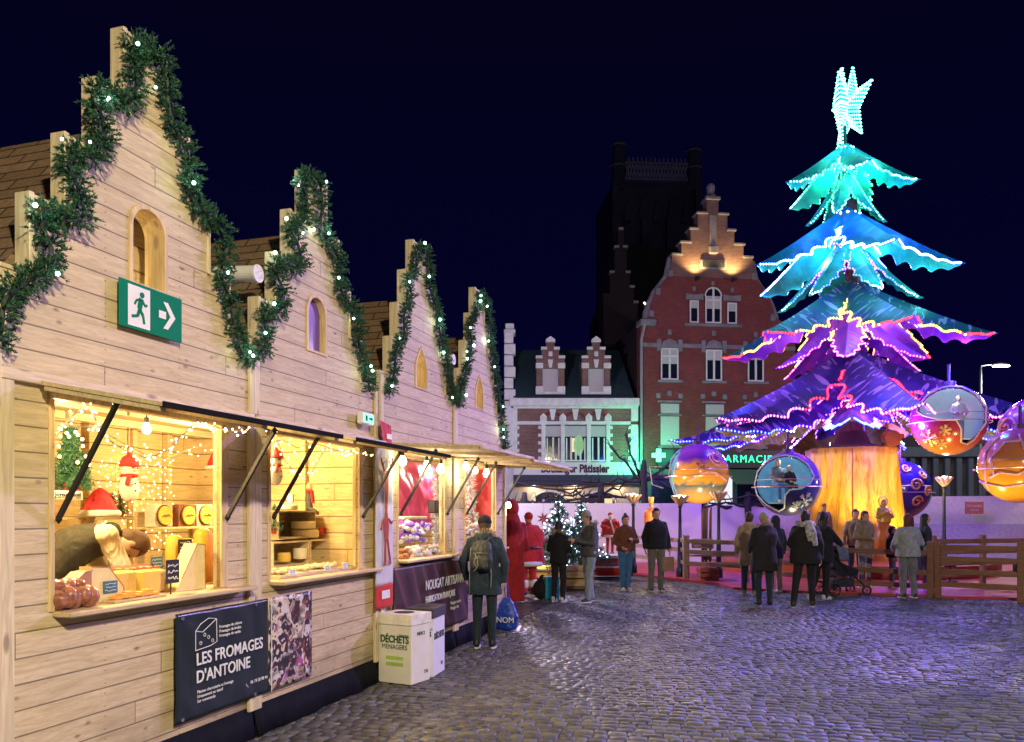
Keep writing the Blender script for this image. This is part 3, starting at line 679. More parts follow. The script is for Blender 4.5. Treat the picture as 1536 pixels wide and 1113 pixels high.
# ---------------------------------------------------------------- festoons of warm lights
def festoon(label, px, t, seed, spread=.03, every=.035, size=.006, mat=None, curtain=None):
    rnd = random.Random(seed); pts = [RW(*RP(x,y,t)) for x, y in px]
    o = pts[0].copy(); o.z = min(p.z for p in pts); pts = [p-o for p in pts]
    g = thing('light_string', label, 'string lights', o, group='warm string lights in the stalls')
    b = MB(); b.tube(pts, .0035, 5); b.build('cable', M['white'] if not curtain else M['black'], g)
    k = MB()
    for a, c in zip(pts[:-1], pts[1:]):
        n = max(1, int((c-a).length/every))
        for i in range(n):
            p = a+(c-a)*(i+rnd.random())/n+Vector((rnd.uniform(-1,1),rnd.uniform(-1,1),rnd.uniform(-1.2,.7)))*spread
            k.ell(p, size*rnd.uniform(.7,1.35), 6)
    k.build('led_cluster', mat or M['led_warm'], g); return g
festoon('swag of warm fairy lights hanging across the cheese stall hatch', [(84,652),(104,628),(128,606),(140,622),(152,648),(170,665),(190,676),(222,688),(250,676),(272,655),(292,636),(322,640),(345,648),(378,642)], -.12, 2, .025, .024, .0062)
festoon('second row of fairy lights deeper inside the cheese stall', [(96,640),(140,640),(180,662),(214,680),(250,688),(290,672),(322,668)], .25, 3, .05, .045, .0052)
festoon('drooping fairy lights on white cable in the second stall hatch', [(404,640),(418,664),(426,688),(438,704),(455,716),(468,708),(478,690),(488,672),(500,674),(530,680),(560,682)], -.1, 4, .03, .04, .0065)
festoon('fairy lights along the beam of the second stall', [(380,650),(402,664),(424,660),(446,672),(470,664),(508,676),(540,678)], .05, 5, .04, .06, .006)
g = thing('light_curtain', 'curtain of tiny warm lights on the back wall of the cheese stall', 'string lights', RW(3.97,1.85,1.2))
rnd = random.Random(8); k = MB(); w = MB()
for i in range(13):
    x0, y0 = 150+i*9, 690
    a = RW(*RP(x0,690,1.75))-g.location; c = RW(*RP(x0,826,1.75))-g.location
    w.tube([a,c], .0015, 4)
    for j in range(16): k.ell(a+(c-a)*((j+rnd.random())/16)+Vector((rnd.uniform(-.02,.02),0,0)), .0055, 6)
k.build('led_cluster', led('curtain_led', (1,.72,.25), 16), g); w.build('cable', M['jamb'], g)
# bare bulbs
def bare_bulb(label, x, y, t, r, watts=None):
    p = RW(*RP(x,y,t)); g = thing('light_bulb', label, 'light bulb', p, group='bare bulbs in the stalls')
    b = MB(); b.lathe([(.004,-r*1.2),(r*.75,-r*.85),(r,-.1*r),(r*.8,r*.6),(r*.45,r*1.1),(r*.42,r*1.3)], 14); b.build('glass', M['bulb'], g, smooth=True)
    b = MB(); b.lathe([(r*.45,r*1.3),(r*.5,r*2.4),(.006,r*2.5),(.005,r*4.5)], 10); b.build('socket', M['black'], g)
    if watts: lamp('glow', (0,-.0,-r*2.2), watts, (1,.82,.52), r, g)
    return g
bare_bulb('bright bare bulb hanging under the cheese stall ceiling', 220, 643, .9, .035)
bare_bulb('first bare bulb along the nougat stall awning, nearest the camera', 604, 692, -.15, .042, 10)
bare_bulb('second bare bulb under the nougat stall awning', 640, 698, -.15, .038)
bare_bulb('third bare bulb under the nougat stall awning, near its right post', 661, 704, -.15, .045, 6)
bare_bulb('bare bulb under the farthest stall awning, nearest the nougat stall', 699, 700, -.15, .042, 9)
bare_bulb('middle bare bulb under the farthest stall awning', 713, 706, -.15, .036)
bare_bulb('bare bulb under the farthest stall awning beside its yellow post', 730, 710, -.15, .046, 6)
bare_bulb('last bulb on the corner of the stall row, by the red cloak', 763, 758, -.05, .04, 3)

# ---------------------------------------------------------------- cheese and other goods
def cheese(name, col, rind=None): return plain(name, col, .5, var=.1, scale=14, bmp=.2)
CH = {'yellow': cheese('yellow_cheese', (.78,.52,.10)), 'pale': cheese('pale_cheese', (.80,.64,.32)), 'orange': cheese('orange_cheese', (.80,.38,.05)),
      'rind': cheese('brown_rind', (.42,.20,.09)), 'cream': cheese('cream_cheese', (.82,.74,.55)), 'wrap': plain('brown_paper', (.30,.17,.12), .4, bmp=.6, bscale=40)}
def goods(name, label, cat, x, y, t, group=None, rz=0):
    u, t, h = RP(x,y,t); return row_thing(name, label, cat, u, t, h, rz, group)
def on_counter(name, label, cat, x, t, sill=1.126, group=None, rz=0):
    u = RP(x, 800, t)[0]; return row_thing(name, label, cat, u, t, sill, rz, group)
def card(par, x, z, w, h, y, col, txt=None, ink=None):
    b = MB(); b.box(x, x+w, y-.003, y, z, z+h); o = b.build('price_card', col, par)
    b = MB(); rnd = random.Random(int(x*1e4)+int(z*1e3))
    for r_ in range(3):
        zz = z+h*(.22+.27*r_); xx = x+w*.12
        pts = []
        for i in range(13): pts.append((xx+w*.76*i/12, y-.005, zz+h*.075*(rnd.random()*2-1)))
        b.tube(pts, .0014*h/.06, 4)
    b.build('handwriting', ink or M['sign_white'], o)
BLK = plain('chalkboard', (.015,.015,.015), .7); BLU = plain('blue_card', (.04,.14,.24), .5)
GG = 'cheeses laid out on the cheese stall counter'
t = on_counter('wrapped_ham', 'bundle wrapped in clear film over brown meat, at the counter\'s left corner', 'ham', 104, .02)
b = MB(); rnd = random.Random(4)
for i in range(5): b.ell((-.09+.048*i, rnd.uniform(-.02,.05), .06+.012*(i%2)), (.05,.08,.055+.01*(i%3)), 12)
for i in range(3): b.ell((-.06+.06*i, .03, .13), (.05,.07,.035), 12)
b.build('meat', plain('cured_meat', (.33,.13,.09), .22, var=.5, scale=30, bmp=.8, bscale=60), t, smooth=True)
def wedge(label, x, t, prof, th, mat, rind, rz, grp=GG, sill=1.126):
    r = on_counter('cheese_wedge', label, 'cheese', x, t, sill, grp, R(rz))
    b = MB(); b.prism(prof, 0, th); b.build('paste', mat, r)
    b = MB(); n = len(prof); a = prof[-1]; c = prof[0]
    for i in range(1, n-1): 
        p, q = prof[i], prof[i+1]; b.beam((p[0],-.001,p[1]), (q[0],-.001,q[1]), .004, .006)
        b.add([(p[0]+.002,-.002,p[1]),(q[0]+.002,-.002,q[1]),(q[0]+.002,th+.002,q[1]),(p[0]+.002,th+.002,p[1])], [(0,1,2,3)])
    b.build('rind', rind, r); return r
wedge('large round-backed cheese wedge with brown rind standing behind the wrapped ham', 128, .10, [(-.14,0),(.07,0),(.07,.19),(0,.185),(-.08,.14)], .09, CH['rind'], CH['rind'], 10)
r = wedge('pale cheese wedge with a small blue price card on it', 160, .10, [(-.10,0),(.13,0),(.12,.08),(.02,.20),(-.10,.21)], .10, CH['pale'], CH['rind'], -5)
card(r, -.03, .05, .10, .07, -.006, BLU)
for lab, x, tt, s_, rz in (('yellow cheese block left of the other yellow block, middle of the counter', 192, .16, (.13,.10,.17), 4), ('yellow cheese block right of its twin, middle of the counter', 232, .18, (.15,.10,.16), -3)):
    r = on_counter('cheese_block', lab, 'cheese', x, tt, 1.126, GG, R(rz)); b = MB(); b.bbox(-s_[0]/2*1.3, s_[0]/2*1.3, 0, s_[1], 0, s_[2]*.95, .012); b.build('cheese', CH['yellow'], r)
r = on_counter('cheese_slices', 'low orange cheese slices on a board in front of the yellow blocks', 'cheese', 212, -.02, 1.126, GG)
b = MB(); b.bbox(-.2,.22,0,.10,.0,.014,.003); b.build('board', M['plyw'], r)
b = MB()
for i in range(7): b.bbox(-.17+.05*i, -.12+.05*i, .02, .08, .015+.003*(i%2), .035+.01*(i%3), .004)
b.build('slices', CH['orange'], r)
r = on_counter('chalk_sign', 'black chalk sign with white handwriting among the cheeses', 'price sign', 258, .03); card(r, -.055, .07, .12, .15, 0, BLK); b = MB(); b.beam((0,.01,0),(0,.01,.1),.008); b.build('stake', M['black'], r)
wedge('tall pale cheese wedge with slanting top, at the right of the counter', 287, .10, [(-.13,0),(.12,0),(.12,.30),(.05,.31),(-.08,.08)], .12, CH['pale'], CH['rind'], -8)
r = on_counter('chalk_sign', 'tilted black chalk card above the tall cheeses', 'price sign', 276, .30, 1.36); card(r, -.06, 0, .14, .10, 0, BLK); r.rotation_euler = r.rotation_euler
b = MB(); b.beam((0,.01,-.235),(0,.01,.05),.006); b.build('stake', M['black'], r)
for lab, x, hgt, wd in (('tallest orange cheese log with rounded top, left of three', 262, .36, .062), ('orange cheese log with rounded top, middle of three', 282, .33, .055), ('orange cheese log with rounded top, right of three', 305, .40, .068), ('pale orange cheese against the yellow jamb', 325, .36, .05)):
    r = on_counter('cheese_log', lab, 'cheese', x, .42, 1.126, 'tall orange cheeses at the back of the counter'); b = MB()
    b.lathe([(wd,0),(wd,hgt-.05),(wd*.86,hgt-.018),(wd*.5,hgt),(.01,hgt+.004)], 18); b.build('cheese', CH['orange'] if 'pale' not in lab else CH['yellow'], r, smooth=True)
r = on_counter('sausage_tray', 'clear tray of red sausages in front of the bending vendor', 'tray', 198, .36, 1.126)
b = MB(); b.bbox(-.22,.22,-.1,.12,.0,.12,.006); b.bbox(-.23,.24,-.11,.13,.12,.135,.004); b.build('case', plain('grey_case', (.30,.30,.28), .3), r)
b = MB()
for i in range(6): b.cap((-.17+.06*i,-.08,.155),.02,(-.15+.06*i,.08,.155),.02,8)
b.build('sausages', plain('sausage_red', (.50,.09,.05), .35), r, smooth=True)
card(r, .10, .145, .11, .08, -.06, BLU)

# shelf with three boxed cheeses
u0, _, h = RP(240,791,1.1); u1 = RP(324,791,1.1)[0]
r = row_thing('wall_shelf', 'pine shelf at the right inside the cheese stall holding three boxes', 'shelf', u0, 1.1, h-.02)
b = MB(); b.bbox(0, u1-u0, 0, .25, 0, .02, .003); b.build('board', M['jamb'], r)
b = MB(); b.beam((.06,.22,-.2),(.06,.22,0),.03); b.beam((u1-u0-.06,.22,-.2),(u1-u0-.06,.22,0),.03); b.build('bracket', M['jamb'], r)
for lab, x in (('boxed round yellow cheese, left on the wall shelf', 255), ('boxed round yellow cheese, middle on the wall shelf', 290), ('boxed round yellow cheese, right on the wall shelf', 316)):
    u = RP(x,780,1.08)[0]; r = row_thing('cheese_box', lab, 'cheese box', u, 1.14, h+.001, 0, 'boxed cheeses on the wall shelf'); b = MB(); w_ = .105
    b.bbox(-w_,w_,0,.10,0,.19,.004); b.build('box', plain('box_white', (.62,.58,.48), .6) if x != 290 else plain('box_brown', (.20,.08,.05), .6), r)
    b = MB(); b.tube([(0,-.002,.095),(0,-.012,.095)], .088, 22); b.build('dark_ring', plain('ringbrown', (.12,.04,.02), .5), r)
    b = MB(); b.tube([(0,-.013,.095),(0,-.022,.095)], .078, 22); b.build('cheese_round', CH['yellow'], r)
    b = MB(); b.tube([(-.045,-.026,.085),(-.02,-.026,.10),(.0,-.026,.088),(.02,-.026,.103),(.045,-.026,.09)], .004, 5); b.build('writing', M['black'], r)

def snowman(label, x, y, t, s):
    r = goods('snowman_decoration', label, 'decoration', x, y, t)
    W = plain('felt_white', (.72,.70,.64), .9); RD = plain('felt_red', (.50,.03,.03), .9)
    b = MB(); b.ell((0,0,0), (.085*s,.05*s,.10*s), 16); b.ell((0,0,.125*s), (.06*s,.045*s,.06*s), 16); b.build('body', W, r, smooth=True)
    b = MB(); b.lathe([(.066*s,.15*s),(.062*s,.18*s),(.045*s,.215*s),(.015*s,.235*s)], 14); b.ell((0,0,.24*s), .018*s, 8); b.build('hat', RD, r, smooth=True)
    b = MB(); b.lathe([(.05*s,.075*s),(.064*s,.085*s),(.05*s,.10*s)], 14); b.cap((-.045*s,-.04*s,.08*s),.016*s,(-.07*s,-.05*s,.03*s),.018*s,8); b.build('scarf', RD, r, smooth=True)
    b = MB()
    for p in ((-.022,-.05,.14),(.022,-.05,.14),(0,-.055,.03),(0,-.055,-.02)): b.ell((p[0]*s,p[1]*s,p[2]*s), .007*s, 6)
    b.build('buttons', M['black'], r); b = MB(); b.tube([(0,-.04*s,.122*s),(0,-.075*s,.118*s)], [.008*s,.001], 6); b.build('nose', CH['orange'], r)
    b = MB(); b.tube([(0,0,.25*s),(0,0,.42*s)], .0012, 4); b.build('thread', M['white'], r)
snowman('felt snowman with red hat and scarf hanging in the cheese stall', 194, 732, 1.2, 1.12)
snowman('felt snowman hanging by the left jamb of the second stall', 414, 712, .5, .95)
def mini_tree(label, x, y, t, s, mat=None, lights=False, balls=True):
    r = goods('miniature_fir', label, 'small tree', x, y, t); rnd = random.Random(x)
    b = MB(); b.lathe([(.03*s,0),(.04*s,.05*s)], 12); b.build('pot', plain('pot_red', (.35,.05,.03), .6), r)
    b = MB()
    for k in range(9):
        z = .05+.025*k; rr = (.085-.008*k)
        for a in range(8):
            an = a*PI/4+k; tuft_path(b, [(0,0,z*s),(rr*math.cos(an)*s,rr*math.sin(an)*s,(z-.015)*s)], .012*s, 260, .016*s, rnd, 5, .0016*s)
    b.build('branches', mat or M['needle'], r)
    b = MB()
    for k in range(14):
        a = rnd.random()*6.28; z = rnd.uniform(.08,.24); rr = (.10-.34*(z-.05)*1.0)*.9; b.ell((rr*math.cos(a)*s, rr*math.sin(a)*s, z*s), .006*s, 8)
    b.build('baubles', M['led_warm'] if lights else plain('bauble_red', (.5,.02,.02), .25), r)
mini_tree('small dark fir with red baubles, left of two on the back shelf', 168, 775, 1.5, .75); mini_tree('small dark fir with red baubles, right of two on the back shelf', 181, 775, 1.5, .85)
mini_tree('small fir with warm lights at the far left inside the cheese stall', 106, 745, 1.3, 2.0, lights=True)
mini_tree('little green fir standing on the crates of the second stall', 487, 795, .75, 1.35)
mini_tree('little green fir by the left jamb of the second stall', 412, 800, .6, 1.0)
# back table with posts, hat
u0, _, h = RP(84,776,1.55); u1 = RP(200,776,1.55)[0]
r = row_thing('back_shelf', 'pale pine shelf with square posts behind the bending vendor', 'shelf', u0, 1.45, h-.02)
b = MB(); b.bbox(0,u1-u0,0,.3,0,.02,.003); b.build('board', M['plyw'], r)
b = MB()
for x in (.18, u1-u0-.1): b.bbox(x,x+.09,-.03,0,-.9,.06,.003)
b.build('upright', M['plyw'], r)
r = goods('santa_hat', 'red santa hat with white brim on the shelf behind the vendor', 'hat', 150, 774, 1.3)
b = MB(); b.lathe([(.125,.02),(.12,.06),(.09,.13),(.05,.19),(.015,.215)], 16); b.cap((0,0,.20),.02,(.07,-.02,.16),.02,8); b.build('cap', cloth('hat_red', (.55,.02,.03)), r, smooth=True)
b = MB(); b.tube([(.125*math.cos(a*PI/10),.125*math.sin(a*PI/10),.02) for a in range(20)], .028, 8, closed=True); b.build('brim', plain('fur_white', (.7,.68,.62), .95), r, smooth=True)
r = goods('santa_decoration', 'little santa hat decoration hanging at the right of the cheese stall', 'decoration', 321, 702, .9)
b = MB(); b.lathe([(.06,0),(.05,.05),(.02,.12),(.004,.15)], 12); b.build('hat', cloth('hat_red2', (.55,.02,.03)), r, smooth=True)
b = MB(); b.tube([(.058*math.cos(a*PI/8),.058*math.sin(a*PI/8),0) for a in range(16)], .018, 6, closed=True); b.build('brim', plain('fur_white2', (.7,.68,.62), .95), r, smooth=True)
r = goods('wooden_sign', 'small white oval sign hanging at the left inside the cheese stall', 'sign', 102, 742, 1.15)
b = MB(); b.bbox(-.14,.14,0,.02,-.03,.03,.012); b.build('board', M['white'], r); text('Joyeux Noël', .045, r, M['black'], T(0,-.004,-.012), align='CENTER')

# second stall crates
def crate(label, x0, y0, x1, y1, t, dpt=.32):
    u0, _, hb = RP(x0,y1,t); u1 = RP(x1,y1,t)[0]; ht = RP((x0+x1)/2,y0,t)[2]; H_ = ht-hb; W_ = u1-u0
    r = row_thing('wooden_crate', label, 'crate', u0, t, hb, group='open wooden crates on the second stall counter'); th = .014
    b = MB(); b.box(0,W_,0,dpt,0,th); b.box(0,W_,0,dpt,H_-th,H_); b.box(0,th,.001,dpt-.001,th,H_-th); b.box(W_-th,W_,.001,dpt-.001,th,H_-th); b.box(th,W_-th,dpt-th,dpt-.002,th,H_-th)
    b.build('crate', M['plyw'], r); return u0, u1, hb, ht
crate('upper open crate holding two pale round cheeses in the second stall', 418, 766, 474, 809, .55)
crate('lower left open crate on the second stall counter', 410, 812, 464, 852, .50)
crate('lower right open crate holding small goat cheeses', 466, 808, 524, 850, .50)
def small_cheese(label, x, y, t, r_, h_, mat, grp='cheeses in and on the crates of the second stall'):
    r = goods('round_cheese', label, 'cheese', x, y, t, grp); b = MB(); b.lathe([(r_*.93,0),(r_,h_*.2),(r_,h_*.8),(r_*.93,h_)], 20); b.build('cheese', mat, r, smooth=False)
small_cheese('larger pale round cheese, lower of two in the upper crate', 458, 806, .62, .13, .075, CH['cream']); small_cheese('smaller pale round cheese resting on the larger one', 455, 793, .62, .115, .07, CH['cream'])
small_cheese('flat white cheese box on top of the upper crate', 430, 765, .60, .10, .05, CH['cream'])
r = goods('white_mug', 'white mug standing on the flat cheese box', 'mug', 436, 754, .60); b = MB(); b.lathe([(.03,0),(.035,.08),(.03,.08),(.026,.01)], 14); b.build('mug', M['white'], r)
small_cheese('bright yellow cheese in the lower left crate', 426, 842, .58, .06, .08, CH['yellow']); small_cheese('white cheese wheel with dark band in the lower left crate', 450, 838, .56, .065, .10, CH['cream'])
r = goods('goat_cheeses', 'pile of small round goat cheeses in the lower right crate', 'cheeses', 494, 845, .58); b = MB(); rnd = random.Random(5)
for i in range(26): b.ell((rnd.uniform(-.16,.16), rnd.uniform(-.06,.12), .03+.055*(i%3)*.8), (.034,.034,.026), 10)
b.build('cheese_balls', plain('goat_cheese', (.60,.48,.36), .7, var=.4, scale=9), r, smooth=True)
r = goods('hay_tray', 'long tray of pale cheeses on straw along the second stall counter', 'tray', 414, 868, .12); b = MB(); rnd = random.Random(6)
b.bbox(-.06,1.15,-.08,.2,0,.03,.004); b.build('tray', M['plyw'], r)
b = MB()
for i in range(90): b.ell((rnd.uniform(-.03,1.12), rnd.uniform(-.06,.18), .045+rnd.random()*.012), (rnd.uniform(.02,.045),rnd.uniform(.02,.04),.016), 8)
b.build('cheese_pieces', plain('straw_cheese', (.62,.50,.30), .8, var=.5, scale=30), r, smooth=True)
for x in (418, 470, 500): card(r, (x-414)*.0105, .02, .10, .05, -.09, M['sign_white'], ink=M['black'])
r = goods('red_baubles', 'row of shiny red baubles along the top of the right crate', 'baubles', 482, 803, .52); b = MB()
for i in range(11): b.ell((.042*i, .03*(i%2), .03+.012*(i%3)), .030, 12)
b.build('baubles', plain('shiny_red', (.55,.02,.02), .12), r, smooth=True)
r = goods('elf_doll', 'sitting felt elf doll with red scarf and grey coat on the crates', 'doll', 463, 762, .7); b = MB()
b.cap((0,0,.02),.055,(0,0,.14),.04,12); b.cap((-.03,-.03,.0),.02,(-.04,-.10,-.03),.018,8); b.cap((.03,-.03,.0),.02,(.04,-.10,-.03),.018,8); b.build('coat', cloth('doll_grey', (.10,.09,.08)), r, smooth=True)
b = MB(); b.ell((0,0,.21), .045, 12); b.build('head', plain('felt_beige', (.55,.38,.22), .9), r, smooth=True)
b = MB(); b.lathe([(.05,.155),(.058,.17),(.045,.18)], 12); b.cap((-.02,-.045,.16),.014,(-.03,-.06,.06),.012,8); b.build('scarf', cloth('doll_red', (.5,.03,.03)), r, smooth=True)
b = MB()
for s_ in (-1,1): b.tube([(s_*.02,0,.25),(s_*.04,0,.29),(s_*.06,0,.32)], .006, 6); b.tube([(s_*.035,0,.28),(s_*.02,0,.31)], .004, 6)
b.build('antlers', CH['rind'], r)

# nougat and last stall interiors
def hanging_cloth(label, x0, y0, x1, y1, t, mat):
    u0, _, hb = RP(x0,y1,t); u1 = RP(x1,y1,t)[0]; ht = RP((x0+x1)/2,y0,t)[2]
    r = row_thing('hanging_cloth', label, 'cloth', u0, t, hb); W_, H_ = u1-u0, ht-hb
    solid(banner_mesh(W_, H_, 40, 30, .09, u0).build('cloth', mat, r, smooth=True), .004, 1)
hanging_cloth('crumpled deep pink cloth on the back of the nougat stall', 590, 694, 657, 800, .75, plain('pink_satin', (.50,.05,.16), .45, var=.15, scale=3))
r = row_thing('hanging_cloth', 'red cloth on the right side wall of the farthest stall', 'cloth', 11.05, .95, 1.52, R(-90))
solid(banner_mesh(.88, .75, 30, 20, .05, 4).build('cloth', plain('red_satin', (.60,.04,.05), .5, var=.1, scale=3), r, smooth=True), .004, 1)
def tinsel(label, pts, t, rad=.06, mat=None):
    w = [RW(*RP(x,y,t)) for x, y in pts]; o = w[-1].copy(); r = MB(); rnd = random.Random(len(pts)+int(pts[0][0])); tuft_path(r, [p-o for p in w], rad, 260, .05, rnd, 12, .005)
    tag(r.build('tinsel_garland', plain('tinsel_white', (.75,.80,.84), .3), loc=o), label, 'tinsel', 'white tinsel garlands in the stalls')
tinsel('white tinsel hanging beside the pink cloth of the nougat stall', [(657,708),(658,740),(656,770),(658,800),(657,828)], .30, .085)
tinsel('white tinsel hanging in the farthest stall beside the red cloth', [(702,706),(706,740),(708,766),(711,790)], .4, .10)
r = goods('black_speaker', 'small black box fixed on the tinsel of the nougat stall', 'box', 656, 770, .22); b = MB(); b.bbox(-.06,.06,0,.1,0,.16,.01); b.build('housing', M['black'], r)
def heap(name, label, cat, x, y, t, n, sx, sy, sz, rad, mats, seed):
    r = goods(name, label, cat, x, y, t); rnd = random.Random(seed); b = MB()
    for i in range(n):
        q = rnd.random(); c = (rnd.uniform(-sx,sx), rnd.uniform(-sy,sy), q*sz)
        b.ell(c, (rad*rnd.uniform(.6,1.3), rad*rnd.uniform(.6,1.2), rad*rnd.uniform(.4,1)), 8, i%len(mats))
    b.build('goods', mats, r, smooth=True); return r
VI = plain('purple_lit_foil', (.22,.10,.70), .25, var=.3); CL = plain('clear_bag', (.62,.60,.68), .2, var=.3, scale=30)  # purple light on the sweets is put into the foil colour
heap('sweet_bags', 'heap of glossy sweet bags, purple light painted in, on the nougat stall counter', 'sweets', 620, 812, .25, 60, .28, .10, .22, .045, [VI, CL], 3)
heap('nougat_bags', 'clear cellophane bags of nougat at the front of the counter', 'sweets', 636, 832, .12, 70, .42, .07, .10, .035, [CL, plain('nougat', (.66,.56,.45), .5)], 4)
heap('pastry_pile', 'pile of brown biscuits at the left end of the nougat counter', 'biscuits', 604, 842, .08, 30, .08, .06, .12, .035, [plain('biscuit', (.50,.24,.10), .7)], 5)
r = goods('purple_box', 'purple presentation box with cream lid behind the sweets', 'box', 622, 800, .5); b = MB(); b.bbox(-.32,.38,0,.2,0,.17,.01); b.build('box', plain('purple_card', (.36,.08,.40), .5), r); b = MB(); b.bbox(-.33,.39,-.01,.21,.17,.21,.01); b.build('lid', CH['cream'], r)
heap('white_sweets', 'pale packets piled on the counter of the farthest stall', 'sweets', 712, 826, .2, 80, .38, .12, .38, .05, [CL, plain('pkt', (.55,.45,.45), .5), plain('pkt2', (.25,.25,.35), .4)], 6)
# ---------------------------------------------------------------- people. Local frame: feet on z=0, facing -y; metres for a 1.75 m figure
J0 = dict(pelvis=(0,0,.95), chest=(0,0,1.22), neck=(0,.0,1.455), head=(0,-.015,1.60),
          shL=(.168,0,1.375), elL=(.25,.02,1.13), wrL=(.26,-.05,.88), shR=(-.168,0,1.375), elR=(-.25,.02,1.13), wrR=(-.26,-.05,.88),
          hipL=(.09,0,.92), knL=(.10,-.02,.50), anL=(.105,.02,.09), hipR=(-.09,0,.92), knR=(-.10,-.02,.50), anR=(-.105,.02,.09))
def hand(b, el, wr, side, curl=.5, s=1.0):
    el, wr = Vector(el), Vector(wr); d = (wr-el).normalized(); inw = Vector((-side,0,0)); inw = (inw-d*inw.dot(d)).normalized(); f = d.cross(inw)*side
    b.cap(wr, .024*s, wr+d*.03, .026*s, 8)
    for k in (-1,0,1): b.cap(wr+d*.03+f*.018*k, .017*s, wr+d*.085+f*.021*k, .014*s, 8)
    for k, L in zip((-1.5,-.5,.5,1.5), (.058,.072,.078,.068)):
        p = wr+d*.09+f*.0165*k; q = p+(d*math.cos(curl*.6)+inw*math.sin(curl*.6))*L*.5; r = q+(d*math.cos(curl*1.6)+inw*math.sin(curl*1.6))*L*.5
        b.cap(p, .0105*s, q, .0098*s, 7); b.cap(q, .0098*s, r, .0085*s, 7)
    p = wr+d*.03+f*.03; q = p+(d*.5+f*.75+inw*.3).normalized()*.035; b.cap(p,.013*s,q,.0115*s,7); b.cap(q,.0115*s,q+(d*.9+f*.2+inw*.4).normalized()*.032,.0095*s,7)
def rings_torso(levels, n=24):
    """levels: (centre, half width, half depth) -> superellipse rings"""
    out = []
    for c, w, dp in levels:
        c = Vector(c); r = []
        for k in range(n):
            a = 2*PI*k/n; ca, sa = math.cos(a), math.sin(a)
            r.append(c+Vector((w*math.copysign(abs(ca)**.8, ca), dp*math.copysign(abs(sa)**.85, sa), 0)))
        out.append(r)
    return out
def person(label, loc, rz, hgt=1.72, J={}, skin='skin', top=None, legs=None, shoes=None, hair=None, hairstyle='short', hat=None, hood=None,
           coat_len=.86, width=1.0, bulk=1.0, near=False, female=False, sole=None, curl=.5, legw=1.0, head_turn=0, glove=None, hood_up=False, fur=None, lift=0):
    s = hgt/1.75; r = thing('person', label, 'person', loc, rz); r.scale = (s,s,s)
    j = {k: Vector(v) for k, v in J0.items()}
    for k, v in J.items(): j[k] = Vector(v)
    sw = .92 if female else 1.0; vx = .0085 if near else .0105; vc = .011 if near else .016
    up = (j['neck']-j['pelvis']).normalized()
    # body: one continuous mesh
    b = MB()
    b.cap(j['pelvis']+Vector((0,0,-.02)), .115, j['chest'], .12, 14); b.cap(j['chest'], .12, j['neck']-up*.07, .09, 14)
    b.cap(j['shL'], .05, j['shR'], .05, 10); b.cap(j['neck']-up*.06, .058, j['head']-Vector((0,0,.05)), .052, 12)
    for S in 'LR':
        sd = 1 if S == 'L' else -1
        b.cap(j['sh'+S], .048, j['el'+S], .037, 10); b.cap(j['el'+S], .037, j['wr'+S], .026, 10)
        b.cap(j['hip'+S], .08, j['kn'+S], .05, 12); b.cap(j['kn'+S], .05, j['an'+S], .036, 12)
        f = j['an'+S]; b.cap(f+Vector((0,.02,-.05)), .035, f+Vector((0,-.14,-.062)), .028, 10)
        hand(b, j['el'+S], j['wr'+S], sd, curl)
    h = j['head']; hm = Matrix.Rotation(head_turn, 3, 'Z')
    tilt = (j['head']-j['neck']); pitch = math.atan2(-tilt.y, tilt.z) if J.get('head') else 0.0
    hm = hm @ Matrix.Rotation(max(-.6, min(1.9, pitch-.1)), 3, 'X') if J.get('head') else hm
    def hp(x, y, z): return h+hm@Vector((x,y,z))
    b.ell(h, (.074,.092,.108), 20, M=hm); b.ell(hp(0,-.028,-.062), (.052,.052,.05), 14, M=hm)
    b.cap(hp(0,-.088,.012), .010, hp(0,-.108,-.020), .014, 8); b.ell(hp(0,-.080,-.058), (.026,.016,.010), 10, M=hm)
    b.cap(hp(-.03,-.080,.028), .012, hp(.03,-.080,.028), .012, 8)
    for sd in (-1,1): b.ell(hp(sd*.076,.004,-.005), (.010,.020,.032), 8, M=hm)
    body = blob(b, 'body', M[skin], r, vx, 3)
    e = MB()
    for sd in (-1,1): e.ell(hp(sd*.030,-.082,.008), (.012,.008,.007), 8)
    e.build('eyes', plain('eye_dark', (.03,.02,.02), .3), body)
    e = MB(); e.ell(hp(0,-.094,-.058), (.022,.006,.006), 8); e.build('mouth', plain('lips', (.40,.12,.10), .5), body)
    # trousers
    if legs:
        b = MB(); b.cap(j['hipL']+Vector((0,0,.02)), .105*legw, j['hipR']+Vector((0,0,.02)), .105*legw, 14)
        for S in 'LR':
            b.cap(j['hip'+S], .102*legw, j['kn'+S], .075*legw, 14); b.cap(j['kn'+S], .074*legw, j['an'+S]+Vector((0,0,-.0)), .058*legw, 14)
            b.cap(j['kn'+S]*.35+j['an'+S]*.65, .054*legw, j['an'+S]+Vector((0,0,-.015)), .057*legw, 12)
        blob(b, 'trousers', legs, r, vc, 4)
    if shoes:
        for S in 'LR':
            f = j['an'+S]; d = (j['an'+S]-j['kn'+S]); lay = abs(d.z) < abs(d.y)
            b = MB(); b.cap(f+Vector((0,.03,-.03)), .044, f+Vector((0,.02,-.0)), .046, 12); b.cap(f+Vector((0,.02,-.042)), .044, f+Vector((sd_(S)*.012,-.13,-.052)), .036, 12)
            so = blob(b, 'shoe', shoes, r, .011, 2)
            if sole:
                q = MB(); z0 = f.z-.09; c = f+Vector((sd_(S)*.006,-.06,0))
                q.loft([[Vector((c.x+.046*math.cos(a)*(1 if math.sin(a) < 0 else .9), c.y+.135*math.sin(a), z0+zz)) for a in [2*PI*k/16 for k in range(16)]] for zz in (0,.026)]); q.build('sole', sole, so)
